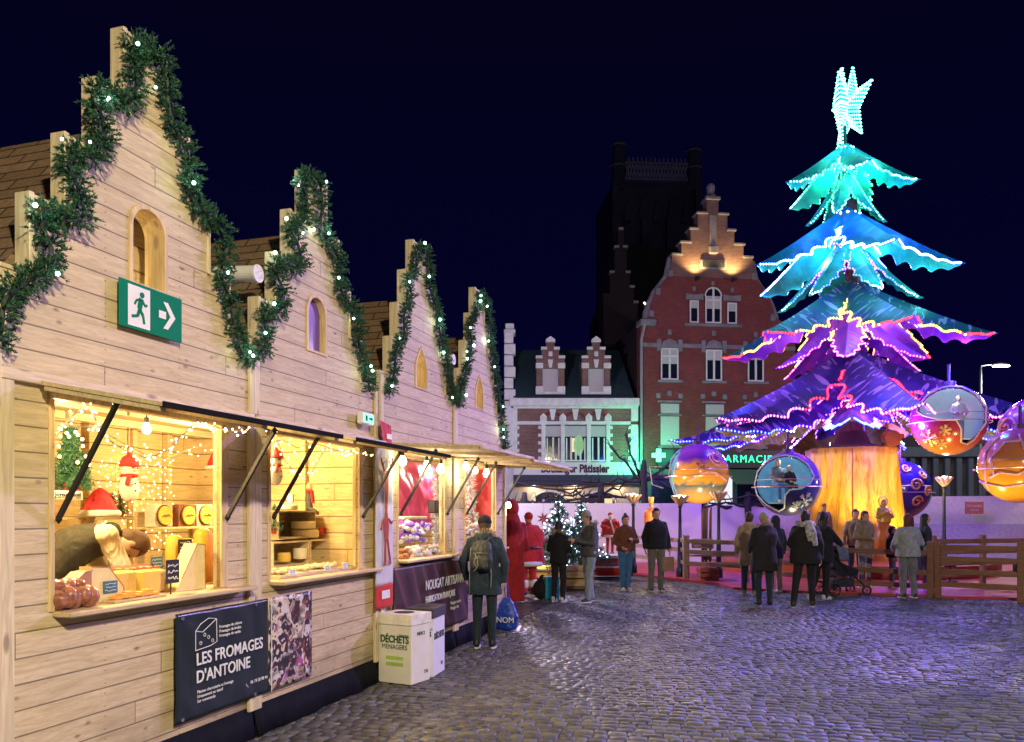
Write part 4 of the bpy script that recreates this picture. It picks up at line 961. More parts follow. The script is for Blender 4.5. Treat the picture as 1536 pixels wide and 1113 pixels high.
    # upper garment
    if top:
        w = width*bulk*sw; nk, ch, pv = j['neck'], j['chest'], j['pelvis']; bot = Vector((pv.x, pv.y, coat_len))
        if up.z < .6: bot = pv-up*.05
        L = [(bot, (.182 if coat_len > .76 else .20)*w, .130*bulk), (bot.lerp(pv,.5), .190*w, .140*bulk), (pv+up*.03, .180*w, .137*bulk), (pv.lerp(ch,.5), .172*w*(.94 if female else 1), .135*bulk),
             (ch, .185*w, .145*bulk), (ch.lerp(nk,.45), .190*w, .138*bulk), (ch.lerp(nk,.72), .150*w, .115*bulk), (ch.lerp(nk,.9), .10*w, .095*bulk), (nk-up*.0, .07*w, .075)]
        b = MB()
        if up.z < .6:
            rr = []
            ax = Vector((1,0,0)); ay = up.cross(ax)
            for c, ww, dd in L: rr.append([Vector(c)+ax*ww*math.cos(2*PI*k/20)+ay*dd*math.sin(2*PI*k/20) for k in range(20)])
            b.loft(rr)
        else: b.loft(rings_torso(L))
        b.cap(j['shL'], .062*bulk, j['shR'], .062*bulk, 12)
        for S in 'LR': b.cap(j['sh'+S], .055*bulk, nk+up*.0+(j['sh'+S]-nk)*.15, .058, 12)
        for S in 'LR':
            b.cap(j['sh'+S], .068*bulk, j['el'+S], .056*bulk, 12); b.cap(j['el'+S], .056*bulk, j['wr'+S].lerp(j['el'+S],.08), .043*bulk, 12)
            m_ = j['el'+S].lerp(j['wr'+S],.8); b.cap(m_, .046*bulk, j['wr'+S].lerp(j['el'+S],.06), .046*bulk, 10)
        b.cap(nk-up*.02, .075, nk+up*.03, .068, 14)
        if hood == 'down': b.cap(nk+Vector((-.07,.075,-.0)), .055, nk+Vector((.07,.075,-.0)), .055, 12); b.cap(nk+Vector((0,.09,-.02)), .07, nk+Vector((0,.10,-.09)), .05, 12)
        if hood_up: b.ell(hp(0,.018,.012), (.102,.115,.13), 20, M=hm); b.cap(hp(0,.05,-.05), .085, nk+Vector((0,.03,-.02)), .09, 14)
        tp = blob(b, 'coat' if coat_len < .85 else 'jacket', top, r, vc, 5)
    if fur:
        b = MB(); rnd = random.Random(3); pts = [j['neck']+Vector((.115*math.cos(a),.03+.11*math.sin(a),.035+.035*math.sin(a))) for a in [2*PI*k/16 for k in range(17)]]
        tuft_path(b, pts, .045, 170, .035, rnd, 12, .0022); b.build('fur_trim', fur, r)
    if hair:
        b = MB()
        b.ell(hp(0,.014,.026), (.087,.100,.108), 18, M=hm); b.ell(hp(0,.045,-.02), (.080,.068,.080), 14, M=hm)
        if hairstyle == 'long':
            for sd in (-1,0,1): b.cap(hp(sd*.045,.05,0), .052, hp(sd*.055,.07,-.20), .04, 12)
            for sd in (-1,1): b.cap(hp(sd*.072,.01,.02), .026, hp(sd*.082,.02,-.15), .024, 10)
        if hairstyle == 'bun': b.ell(hp(0,.03,.135), (.038,.038,.034), 12)
        if hairstyle == 'bob':
            for sd in (-1,0,1): b.cap(hp(sd*.045,.04,.02), .062, hp(sd*.055,.045,-.10), .056, 12)
        # keep the face free
        hb_ = blob(b, 'hair', hair, r, .010, 2)
        me = hb_.data; bm = bmesh.new(); bm.from_mesh(me); inv = hm.inverted()
        for v in bm.verts:
            q = inv@(v.co-h)
            if q.y < -.035 and q.z < .062: v.co = h+hm@Vector((q.x*.9, -.030+(q.y+.035)*.12, q.z))
        bm.to_mesh(me); bm.free()
    if hat:
        mat, style = hat
        b = MB()
        if style == 'beanie':
            b.ell(hp(0,.012,.045), (.090,.103,.098), 18, M=hm); b.lathe([(.088,0),(.094,.012),(.094,.034),(.088,.046)], 20, c=hp(0,.010,.018))
            hb_ = blob(b, 'beanie', mat, r, .010, 2)
        elif style == 'cap':
            b.ell(hp(0,.01,.045), (.086,.098,.085), 18, M=hm); b.cap(hp(-.03,-.09,.045),.012,hp(-.02,-.15,.04),.010,8); b.cap(hp(.03,-.09,.045),.012,hp(.02,-.15,.04),.010,8); b.cap(hp(-.02,-.15,.04),.010,hp(.02,-.15,.04),.010,8)
            blob(b, 'cap', mat, r, .010, 2)
        elif style == 'brim':
            b.lathe([(.0,.13),(.06,.135),(.078,.11),(.084,.05),(.15,.046),(.155,.055),(.15,.062),(.09,.066)], 22, c=hp(0,0,.02)); b.build('hat', mat, r, smooth=True)
    return r, j, s
def sd_(S): return 1 if S == 'L' else -1
def turned(px_look): return px_look
C_ = {k: cloth(k, v) for k, v in dict(navy_parka=(.018,.038,.062), navy_jeans=(.012,.028,.045), black_cloth=(.006,.006,.010), black_trousers=(.006,.007,.012), grey_jacket=(.07,.075,.08), light_denim=(.22,.27,.31),
     rust_top=(.17,.055,.025), blue_jeans=(.05,.15,.32), olive_trousers=(.14,.13,.10), grey_sweat=(.30,.32,.35), grey_pants=(.17,.17,.20), cream_coat=(.34,.26,.17), dark_coat=(.012,.010,.020),
     navy_knit=(.02,.025,.05), grey_wool=(.28,.28,.22), beige_vest=(.24,.18,.12), santa_red=(.50,.02,.018), vest_olive=(.020,.017,.009), shirt_cream=(.62,.56,.40), denim_dark=(.05,.08,.13), scarf_grey=(.30,.30,.31), cloak_red=(.36,.012,.012),
     white_top=(.55,.55,.55), grey_skirt=(.20,.20,.22)).items()}
HR = {k: plain('hair_'+k, v, .6, var=.35, scale=40, bmp=.5, bscale=90) for k, v in dict(black=(.012,.009,.008), brown=(.05,.025,.014), red=(.13,.02,.015), grey=(.25,.22,.19), blond=(.32,.20,.09)).items()}
SH_W = plain('shoe_white', (.60,.60,.60), .6); SH_B = plain('shoe_black', (.012,.012,.014), .5); SOLE = plain('sole_white', (.60,.60,.58), .6)
FUR = plain('fur_beige', (.42,.33,.22), .95); FURG = plain('fur_grey', (.40,.36,.30), .95)
def at(x, y):                       # ground point seen at pixel (x, y)
    Z = HC*F/(y-768); return Vector(((x-768)*Z/F, Z, 0))
def relax(dx=.0, f=-.04): return {}
# woman with the backpack
loc = at(727, 972)
wp, j, s = person('woman in dark hooded parka with a backpack, seen from behind at the nougat stall', loc, R(172), 1.63, dict(wrL=(.27,-.10,.90), elL=(.28,.04,1.13), elR=(-.27,.03,1.12), wrR=(-.25,-.02,.88), anL=(.10,.03,.09), anR=(-.10,.0,.09), knL=(.095,0,.5), knR=(-.095,0,.5)),
    top=C_['navy_parka'], legs=C_['navy_jeans'], shoes=SH_B, sole=SOLE, hair=HR['brown'], hat=(C_['black_cloth'],'beanie'), hood='down', fur=FUR, coat_len=.70, width=1.10, bulk=1.14, near=True, female=True, legw=.92)
Mw = Matrix.Translation(loc) @ Matrix.Rotation(R(172),4,'Z') @ Matrix.Scale(s,4)
bp = thing('backpack', 'dark grey backpack worn over the parka, with light straps', 'backpack', mat=Mw @ T(0,.155,1.02))
PK = cloth('pack_grey', (.028,.034,.030), .4, .7, .6)
b = MB(); b.loft(rings_torso([((0,.06,.0),.10,.06),((0,.075,.03),.135,.085),((0,.085,.14),.145,.10),((0,.075,.28),.135,.09),((0,.05,.36),.11,.06),((0,.045,.39),.05,.03)]))
blob(b, 'pack_body', PK, bp, .011, 3)
b = MB(); b.loft(rings_torso([((0,.15,.03),.08,.04),((0,.16,.06),.10,.05),((0,.155,.16),.10,.045),((0,.14,.20),.08,.03)])); blob(b, 'front_pocket', cloth('pocket_grey', (.045,.052,.045), .4, .6, .6), bp, .010, 2)
b = MB(); STRAP = plain('strap_grey', (.22,.25,.22), .6)
b.tube([(.06,.205,.22),(.03,.215,.16),(.02,.215,.08),(.05,.205,.03),(.09,.18,.0)], .006, 6); b.tube([(-.12,.10,.05),(-.13,.09,-.04),(-.12,.07,-.16),(-.115,.06,-.22)], .007, 6); b.tube([(.13,.10,.30),(.15,.09,.1),(.155,.08,-.15),(.16,.07,-.32)], .007, 6)
b.tube([(-.09,.17,.23),(0,.19,.235),(.09,.17,.23)], .005, 6); b.tube([(.0,.205,.20),(.06,.205,.165),(.075,.2,.11),(.04,.21,.05)], .005, 6)
b.build('webbing', STRAP, bp, smooth=True)
b = MB(); 
for sx in (-1,1): b.tube([(sx*.06,.02,.36),(sx*.09,-.05,.43),(sx*.10,-.17,.40),(sx*.11,-.28,.30)], [.018,.02,.02,.016], 8)
b.build('shoulder_strap', PK, bp, smooth=True)
bb_ = thing('shopping_bag', 'blue plastic bag hanging beside the woman with the backpack', 'bag', at(760,948)+Vector((0,0,.02)), R(-20))
b = MB(); b.loft(rings_torso([((0,0,.0),.06,.04),((0,0,.03),.14,.08),((.01,0,.2),.16,.09),((0,0,.36),.11,.06),((0,0,.46),.045,.03)])); blob(b, 'bag', plain('blue_plastic', (.01,.05,.42), .3, bmp=.8, bscale=14, bdist=.04), bb_, .012, 2)
b = MB(); b.tube([(-.02,0,.44),(-.03,0,.6),(-.02,0,.72)], .010, 6); b.tube([(.03,0,.44),(.02,0,.6),(-.02,0,.72)], .010, 6); b.build('handle', plain('blue_handle', (.01,.05,.4), .4), bb_)
text('NOM', .11, bb_, M['sign_white'], T(-.12,-.092,.12))

person('boy in black tracksuit with a cream hood collar, facing the lit fir', at(838,903), R(150), 1.50, dict(wrL=(.16,-.30,1.06), elL=(.25,-.02,1.12), wrR=(-.14,-.30,1.06), elR=(-.25,-.02,1.12)),
    top=C_['black_cloth'], legs=C_['black_trousers'], shoes=SH_W, sole=SOLE, hair=HR['black'], fur=FUR, bulk=1.05, coat_len=.82)
person('man in grey jacket and light jeans with pale hat, looking down', at(884,903), R(-62), 1.68, dict(wrL=(.05,-.34,1.18), elL=(.23,-.08,1.13), wrR=(-.05,-.34,1.18), elR=(-.23,-.08,1.13), head=(0,-.07,1.615), anL=(.11,-.10,.09), anR=(-.10,.12,.09), knL=(.10,-.09,.5), knR=(-.1,.03,.5)),
    top=C_['grey_jacket'], legs=C_['light_denim'], shoes=SH_B, sole=SOLE, hair=HR['black'], hat=(C_['grey_wool'],'beanie'), hood='down', fur=FURG, bulk=1.08, legw=1.1)
person('woman in rust sweatshirt and blue jeans, hair in a bun, beside the grey-jacketed man', at(938,886), R(12), 1.62, dict(wrL=(.10,-.22,1.16), elL=(.27,-.02,1.12), wrR=(-.16,-.20,1.00), elR=(-.27,-.0,1.11), anL=(.05,-.03,.09), knL=(.07,-.04,.5), anR=(-.05,.04,.09), knR=(-.075,0,.5)),
    top=C_['rust_top'], legs=C_['blue_jeans'], shoes=SH_W, sole=SOLE, hair=HR['brown'], hairstyle='bun', female=True, bulk=1.12, width=1.12, coat_len=.90)
person('bearded man in black pullover and olive trousers standing before the left fence', at(984,887), R(8), 1.76, dict(wrL=(.27,-.04,.90), wrR=(-.25,-.06,.90)),
    top=C_['black_cloth'], legs=C_['olive_trousers'], shoes=plain('shoe_navy', (.012,.015,.04), .5), sole=SOLE, hair=HR['black'], bulk=1.12, width=1.14, coat_len=.88, legw=1.05)
pb = thing('paper_bag', 'brown paper bag hanging beside the man in the black pullover', 'bag', at(1001,887)+Vector((0,0,.42)), R(10)); b = MB(); b.bbox(-.13,.13,-.06,.06,0,.30,.01); b.build('bag', plain('kraft', (.30,.18,.11), .8), pb)
b = MB(); b.tube([(-.06,0,.3),(-.05,0,.42),(.05,0,.42),(.06,0,.3)], .006, 6); b.build('handle', M['black'], pb)
# group at the carousel fence
person('person in cream coat half hidden behind the woman in the long dark puffer coat', at(1124,893), R(160), 1.68, {}, top=C_['cream_coat'], legs=C_['denim_dark'], shoes=FUR, hair=HR['brown'], coat_len=.62, bulk=1.12, hood='down')
person('woman in long dark puffer coat with grey-green hat, back turned', at(1146,908), R(183), 1.66, dict(wrL=(.20,-.16,1.0), wrR=(-.20,-.16,1.0)), top=C_['dark_coat'], legs=C_['navy_jeans'], shoes=SH_B, hair=HR['blond'], hat=(C_['grey_wool'],'beanie'), hood='down', fur=FURG, coat_len=.64, bulk=1.20, width=1.18, female=True, legw=.9)
person('person in navy hood and pale trousers behind the puffer-coat woman', at(1163,890), R(200), 1.60, {}, top=C_['navy_knit'], legs=C_['cream_coat'], shoes=SH_W, hood_up=True, bulk=1.0, coat_len=.78)
person('tall person in black with a grey spotted scarf, striding beside the pushchair', at(1208,911), R(160), 1.70, dict(anL=(.20,.14,.09), knL=(.15,.03,.5), anR=(-.12,-.10,.09), knR=(-.10,-.10,.5), wrL=(.12,-.26,1.05)), top=C_['black_cloth'], legs=C_['black_trousers'], shoes=SH_B, sole=SOLE, hair=HR['black'], bulk=1.25, width=1.15, coat_len=.78, hood='down')
_m = plain('spotted_scarf', (.32,.32,.34), .9, var=.8, scale=22)
sc = thing('scarf', 'grey spotted scarf worn by the person in black beside the pushchair', 'scarf', at(1208,911)+Vector((0,0,.95)), R(160)); b = MB()
b.tube([(.12*math.cos(a),.015+.12*math.sin(a),.50+.02*math.cos(3*a)) for a in [2*PI*k/16 for k in range(16)]], .048, 8, closed=True); b.tube([(-.08,.13,.50),(-.13,.19,.34),(-.16,.21,.12)], [.05,.055,.045], 8); b.tube([(-.03,.14,.50),(-.05,.20,.34),(-.08,.22,.2)], [.05,.05,.04], 8); blob(b, 'scarf_cloth', _m, sc, .014, 2)
person('person in black with long dark hair, arms on the pushchair handle', at(1232,900), R(118), 1.68, dict(wrL=(.14,-.42,1.08), elL=(.24,-.20,1.14), wrR=(-.12,-.42,1.08), elR=(-.24,-.2,1.14), anL=(.08,.22,.09), knL=(.08,.05,.48), neck=(0,-.04,1.46), head=(0,-.08,1.60)), top=C_['black_cloth'], legs=C_['black_trousers'], shoes=SH_W, hair=HR['black'], hairstyle='long', bulk=1.18, width=1.1, coat_len=.74)
person('woman in light grey sweater and grey trousers with dark red bob', at(1362,897), R(184), 1.64, dict(wrL=(.22,-.20,1.02), elL=(.29,.0,1.12), wrR=(-.20,-.22,1.04), elR=(-.29,0,1.12), anL=(.11,.02,.09), anR=(-.13,.02,.09)), top=C_['grey_sweat'], legs=C_['grey_pants'], shoes=SH_B, sole=SOLE, hair=HR['red'], hairstyle='bob', bulk=1.22, width=1.2, coat_len=.84, female=True, legw=1.12)
# behind the fence, on the red floor
def pz(x, Z): return Vector(((x-768)*Z/F, Z, 0.06))
person('woman in beige fleece waistcoat behind the fence, facing the square', pz(1297,16.9), R(20), 1.64, dict(wrL=(.05,-.24,1.16), wrR=(-.05,-.24,1.12)), top=C_['beige_vest'], legs=C_['grey_skirt'], shoes=SH_B, sole=SOLE, hair=HR['brown'], bulk=1.2, hood='down', fur=FURG, female=True)
person('person with reddish hair behind the woman in the fleece waistcoat', pz(1283,18.2), R(-10), 1.68, {}, top=C_['cream_coat'], legs=C_['denim_dark'], shoes=SH_B, hair=HR['red'])
person('crouching child in dark coat behind the fence beside the grey sweater woman', pz(1338,16.6), R(60), 1.32, {}, top=C_['dark_coat'], legs=C_['grey_pants'], shoes=SH_W, hair=HR['brown'], bulk=1.1)
person('woman with dark ponytail in navy top and jeans, seen beyond the fence post', pz(1387,16.4), R(80), 1.58, dict(anL=(.10,.24,.12), knL=(.10,.06,.48)), top=C_['navy_knit'], legs=C_['light_denim'], shoes=SH_W, hair=HR['black'], hairstyle='long', female=True)
# cheese vendor bending over the counter
u, t, _ = RP(110, 860, .85)
vend, j, s = person('vendor in cream shirt and dark waistcoat bending over the cheeses, black gloves', RW(u-.12,.95,.23), R(73+62), 1.74,
    dict(pelvis=(0,.05,.98), chest=(0,-.16,1.19), neck=(0,-.38,1.28), head=(0,-.535,1.20), shL=(.17,-.32,1.27), shR=(-.17,-.32,1.27), elL=(.22,-.40,1.02), wrL=(.12,-.58,.97), elR=(-.20,-.42,1.02), wrR=(-.10,-.60,.97), hipL=(.09,.07,.92), hipR=(-.09,.07,.92)),
    top=C_['vest_olive'], legs=C_['navy_jeans'], shoes=SH_B, hair=plain('cropped_hair', (.10,.055,.035), .8), bulk=1.0, near=True, curl=1.1)
for S in 'LR':
    b = MB(); b.cap(j['sh'+S], .078, j['el'+S], .068, 12); b.cap(j['el'+S], .066, j['wr'+S].lerp(j['el'+S],.25), .05, 12); blob(b, 'shirt_sleeve', C_['shirt_cream'], vend, .011, 3)
    b = MB(); hand(b, j['el'+S], j['wr'+S], sd_(S), 1.1, 1.15); b.cap(j['wr'+S].lerp(j['el'+S],.22), .040, j['wr'+S], .032, 10); blob(b, 'glove', SH_B, vend, .0085, 2)
b = MB(); b.cap(j['shL'], .082, j['shR'], .082, 12); blob(b, 'shirt_yoke', C_['shirt_cream'], vend, .011, 3)
# pushchair
st_ = thing('pushchair', 'dark pushchair with grey-blue canopy at the fence', 'pushchair', at(1262,893), R(12))
b = MB(); BK = M['black']
for y in (-.22,.22):
    b.tube([(-.45,y,1.02),(-.25,y,.75),(.10,y,.42),(.38,y,.18)], .014, 8); b.tube([(.05,y,.48),(-.32,y,.14)], .014, 8)
b.tube([(-.45,-.22,1.02),(-.50,-.15,1.05),(-.50,.15,1.05),(-.45,.22,1.02)], .016, 8); b.tube([(-.32,-.22,.14),(-.32,.22,.14)], .010, 6); b.tube([(.38,-.22,.18),(.38,.22,.18)], .010, 6)
b.build('frame', BK, st_, smooth=True)
for x, r_ in ((-.32,.14),(.38,.11)):
    for y in (-.26,.26):
        w = MB(); w.tube([(x+(r_-.02)*math.cos(a),y,r_+(r_-.02)*math.sin(a)) for a in [2*PI*k/18 for k in range(18)]], .02, 8, closed=True)
        for k in range(5): w.tube([(x,y,r_),(x+(r_-.02)*math.cos(k*1.2566),y,r_+(r_-.02)*math.sin(k*1.2566))], .006, 5)
        w.build('wheel', BK, st_, smooth=True)
b = MB(); b.loft([[Vector((x+dx,y,z)) for x,y,z in ((-.20,-.18,.40),(-.20,.18,.40),(.22,.18,.40),(.22,-.18,.40))] for dx, z in ((0,0),)]+[[Vector((-.30,-.2,.72)),Vector((-.30,.2,.72)),Vector((.24,.2,.52)),Vector((.24,-.2,.52))]]); b.bbox(-.30,-.16,-.19,.19,.55,.92,.02); b.build('seat', C_['dark_coat'], st_)
b = MB(); rings = []
for k in range(9):
    a = R(-10+k*14); rings.append([Vector((-.16+.34*math.sin(a)*math.cos(t_)*1.0-.06, .23*math.sin(t_), .74+.34*math.cos(a)*abs(math.cos(t_))**.5)) for t_ in [R(-88+176*i/12) for i in range(13)]])
me_v = [p for r_ in rings for p in r_]; b.add(me_v, [(i*13+k, i*13+k+1, (i+1)*13+k+1, (i+1)*13+k) for i in range(8) for k in range(12)]); solid(b.build('canopy', cloth('canopy_blue', (.12,.14,.20)), st_, smooth=True), .012)
b = MB(); b.bbox(-.28,.18,-.17,.17,.18,.34,.02); b.build('basket', C_['navy_knit'], st_)
# santa statue, red cloak, gifts
loc = at(793, 893)
sa, j, s = person('santa statue in red suit with white cuffs seen from behind, by the stall corner', loc, R(205), 1.66, dict(elL=(.36,-.05,1.12), wrL=(.20,-.28,1.10), elR=(-.33,-.05,1.12), wrR=(-.2,-.28,1.10)), top=C_['santa_red'], legs=C_['santa_red'], shoes=SH_B, hat=(C_['santa_red'],'beanie'), bulk=1.45, width=1.25, coat_len=.66, legw=1.2)
sa['category'] = 'statue'; sa.name = 'santa_statue'; FW = plain('statue_fur', (.68,.66,.62), .95, bmp=.6)
b = MB(); b.tube([(.265*math.cos(a),.205*math.sin(a),.66) for a in [2*PI*k/24 for k in range(24)]], .055, 8, closed=True); b.build('coat_trim', FW, sa, smooth=True)
for S in 'LR': b = MB(); b.cap(j['an'+S]+Vector((0,0,.13)), .088, j['an'+S]+Vector((0,0,.17)), .088, 12); b.build('leg_trim', FW, sa, smooth=True); b = MB(); b.cap(j['wr'+S].lerp(j['el'+S],.1),.078,j['wr'+S].lerp(j['el'+S],.2),.078,10); b.build('cuff', FW, sa, smooth=True)
b = MB(); b.tube([(.270*math.cos(a),.212*math.sin(a),1.0) for a in [2*PI*k/24 for k in range(24)]], .028, 6, closed=True); b.build('belt', SH_B, sa)
cl = thing('red_cloak', 'long hooded red velvet cloak standing at the corner of the last stall', 'costume figure', at(768,903), R(190))
b = MB(); b.loft(rings_torso([((0,0,.02),.24,.20),((0,0,.5),.23,.19),((0,0,1.0),.22,.18),((0,0,1.35),.22,.16),((0,0,1.50),.15,.13),((0,0,1.60),.12,.12)])); b.ell((0,.01,1.72), (.13,.14,.17), 16); b.cap((.20,0,1.4),.07,(.26,-.03,1.0),.08,12); b.cap((-.20,0,1.4),.07,(-.26,-.03,1.0),.08,12); blob(b, 'cloak', C_['cloak_red'], cl, .016, 4)
g = thing('gift_bag', 'black sack on the ground against the santa statue\'s boots', 'sack', at(812,898)); b = MB(); b.ell((0,0,.18), (.17,.15,.20), 14); b.cap((0,0,.3),.09,(.02,0,.42),.05,10); blob(b, 'sack', C_['black_cloth'], g, .02, 3)
g = thing('gift_box', 'shiny teal gift box with pale ribbon beside the black sack', 'gift box', at(826,898), R(15)); b = MB(); b.bbox(-.14,.14,-.12,.12,0,.42,.01); b.build('box', plain('teal_foil', (.02,.30,.30), .25), g); b = MB(); b.box(-.02,.02,-.124,.124,.0,.424); b.box(-.144,.144,-.02,.02,.0,.426); b.build('ribbon', plain('ribbon', (.55,.62,.55), .4), g)
# ---------------------------------------------------------------- the light-covered fir carousel
CX, CY = 9.56, 22.5
car = thing('fir_carousel', 'giant painted fir ride with tiers of lit drooping leaves and a star', 'carousel', (CX,CY,0))
def leafmat(name, base, dash, dscale=(6,1.5,1.5), amt=.45, trans=.35, base2=None):
    m, nt, b = new_mat(name); co = mapped(nt, dscale)
    n = N(nt, 'ShaderNodeTexNoise', {'Vector': co, 'Scale': 1.4, 'Detail': 2.0, 'Distortion': .6}).outputs[0]
    big = N(nt, 'ShaderNodeTexNoise', {'Vector': mapped(nt), 'Scale': 1.5, 'Detail': 3.0}).outputs[0]
    bc = mixc(nt, ramp(nt, big, [(.4,0.0),(.6,1.0)]), base, base2 or tuple(c*.5 for c in base))
    col = mixc(nt, ramp(nt, n, [(.56,0.0),(.62,amt*2 if amt < .5 else 1.0)]), bc, dash)
    nt.links.new(col, b.inputs['Base Color']); b.inputs['Roughness'].default_value = .5
    tr = N(nt, 'ShaderNodeBsdfTranslucent', {'Color': col})
    mx = N(nt, 'ShaderNodeMixShader', {0: trans, 1: b.outputs[0], 2: tr.outputs[0]})
    nt.links.new(mx.outputs[0], nt.nodes['Material Output'].inputs[0]); return m
LM = {1: leafmat('leaf_turquoise', (.02,.42,.42), (.10,.62,.62), amt=.25, base2=(.02,.24,.50)),
      2: leafmat('leaf_blue', (.03,.16,.55), (.05,.38,.62), amt=.3, base2=(.02,.30,.45)),
      3: leafmat('leaf_green', (.015,.16,.13), (.40,.52,.62), amt=.5, base2=(.03,.09,.30)),
      4: leafmat('leaf_navy', (.025,.02,.11), (.42,.30,.50), (5,1.4,1.4), amt=.6, base2=(.05,.03,.22)),
      5: leafmat('leaf_violet', (.05,.02,.45), (.45,.22,.60), (4.5,1.4,1.4), amt=.5, base2=(.03,.02,.22)),
      'teal': leafmat('leaf_teal_under', (.02,.46,.34), (.05,.55,.42), amt=.2), 'purple': leafmat('leaf_purple_under', (.22,.05,.50), (.36,.12,.58), amt=.4, base2=(.35,.08,.45)),
      'lime': leafmat('leaf_lime_under', (.52,.56,.10), (.60,.60,.30), amt=.3), 'blue': leafmat('leaf_blue_under', (.07,.06,.55), (.16,.20,.60), amt=.3),
      'stripe': leafmat('leaf_striped_under', (.16,.06,.42), (.75,.75,.62), (7,1.2,1.2), amt=.6)}
LED = {k: led('led_'+k, c, s) for k, c, s in (('green',(.06,1.0,.45),10),('mint',(.22,1.0,.75),11),('white',(.55,.70,1.0),15),('blue',(.06,.09,1.0),14),('sky',(.16,.28,1.0),14),
      ('yellow',(1.0,.52,.07),11),('orange',(1.0,.24,.06),13),('red',(1.0,.015,.03),14),('pink',(1.0,.12,.55),14),('violet',(.34,.08,1.0),14),('star',(.20,1.0,.85),7))}
def leaf(az, z0, r0, Rr, drop, W, fold, mt, mu, leds, k=1.5, seed=0, name='leaf', teeth=7, ledr=.032, ledstep=.085, ridge_led=False, wshift=.35):
    rnd = random.Random(seed*31+int(az*7)); n = 44; ridge = []; eL = []; eR = []; L = Rr-r0
    ph = rnd.random()
    for i in range(n+1):
        s = i/n; r = r0+L*s; z = -drop*(1-(1-s)**k)
        w = W*max(.02, math.sin(PI*min(1,(wshift+(1-wshift)*s)) if s > .5*0 else 0)**.75 if s > 0 else math.sin(PI*wshift)**.75)
        if i == n: w = .03
        jag = 1-.26*abs(math.sin(PI*(s*teeth+ph))) if 0 < i < n else 1
        ridge.append(Vector((r,0,z))); eL.append(Vector((r-.10*jag, w*jag, z-fold*w*jag))); eR.append(Vector((r-.10*jag, -w*jag, z-fold*w*jag)))
    b = MB(); vs = []
    for a, c, d in zip(ridge, eL, eR): vs += [c, (a+c)/2+Vector((0,0,.06*abs(c.y))), a, (a+d)/2+Vector((0,0,.06*abs(c.y))), d]
    b.add(vs, [(i*5+j, i*5+j+1, (i+1)*5+j+1, (i+1)*5+j) for i in range(n) for j in range(4)])
    o = b.build(name, [mt, mu], car, loc=(-.026*max(0,z0-5),0,z0), rz=az); solid(o, .02, -1, 1)
    q = MB(); mats = []; 
    paths = [(eL,0),(eR,0)]+([(ridge,.02)] if ridge_led else [])
    names = [x[1] for x in leds]
    for path, dz in paths:
        dist = 0; nx = 0
        for i in range(n):
            a, c = path[i], path[i+1]; d = (c-a).length
            while nx <= dist+d:
                p = a+(c-a)*((nx-dist)/max(d,1e-6)); s = (i+(nx-dist)/max(d,1e-6))/n
                mi = 0
                for m_, (lim, nm) in enumerate(leds):
                    if s+rnd.uniform(-.06,.06) <= lim: mi = m_; break
                else: mi = len(leds)-1
                q.oct(p+Vector((0,0,.03+dz)), ledr, mi); nx += ledstep*rnd.uniform(.9,1.1)
            dist += d
    q.build('light_chain', [LED[x] for x in names], o)
    return o
def tier(n, off, *a, seed=0, jit=.04, skip=(), **kw):
    rnd = random.Random(seed+99)
    for i in range(n):
        if i in skip: continue
        leaf(R(off+360*i/n)+rnd.uniform(-jit,jit), *a, seed=seed+i, **kw)
# tier 1 .. 5, outer leaves then steeper inner leaves
tier(5, 195, 12.0, .08, 1.9, 1.25, .52, .85, LM[1], LM['teal'], [(.3,'mint'),(.62,'green'),(1,'mint')], seed=1, k=1.15, ledr=.030, wshift=.10)
tier(6, 50, 11.3, .08, 1.10, 1.55, .30, .6, LM['teal'], LM['teal'], [(.6,'green'),(1,'mint')], seed=2, k=1.15, ledr=.022)
tier(5, 198, 10.2, .10, 2.95, 1.85, .78, .75, LM[2], LM['teal'], [(.30,'white'),(.5,'sky'),(.8,'white'),(1,'sky')], seed=3, k=1.12, ledstep=.07, ledr=.036, wshift=.10)
tier(6, 35, 9.4, .12, 1.9, 1.95, .44, .6, LM['teal'], LM['teal'], [(.5,'violet'),(.8,'blue'),(1,'white')], seed=4, k=1.15, ledr=.024)
tier(6, 210, 8.15, .15, 3.6, 1.85, .84, .75, LM[3], LM['purple'], [(.45,'yellow'),(.60,'orange'),(.78,'yellow'),(1,'red')], seed=5, k=1.15, ledstep=.075, ledr=.034, wshift=.06)
tier(6, 5, 7.4, .18, 2.2, 1.75, .50, .55, LM['purple'], LM['purple'], [(.45,'yellow'),(1,'pink')], seed=6, k=1.2, ledr=.023)
tier(6, 204, 6.2, .20, 4.8, 2.15, 1.0, .75, LM[4], LM['stripe'], [(.50,'red'),(.72,'pink'),(1,'pink')], seed=7, k=1.15, ledstep=.085, wshift=.06)
tier(6, 30, 5.4, .25, 2.5, 1.5, .55, .5, LM['blue'], LM['blue'], [(.4,'pink'),(1,'violet')], seed=8, k=1.2, ledr=.022)
tier(9, 9, 4.9, .30, 5.1, 1.15, .70, .75, LM[5], LM['lime'], [(.25,'pink'),(.5,'violet'),(.62,'white'),(1,'blue')], seed=9, k=1.2, ledstep=.095, wshift=.12, skip=(7,))
# mast
b = MB(); rb = plain('mast_red', (.16,.04,.03), .5, var=.4); b.lathe([(.34,3.4),(.32,5.2),(.24,6.8),(.17,8.4),(.13,10.4),(.07,11.85)], 16); b.build('mast', rb, car, smooth=True)
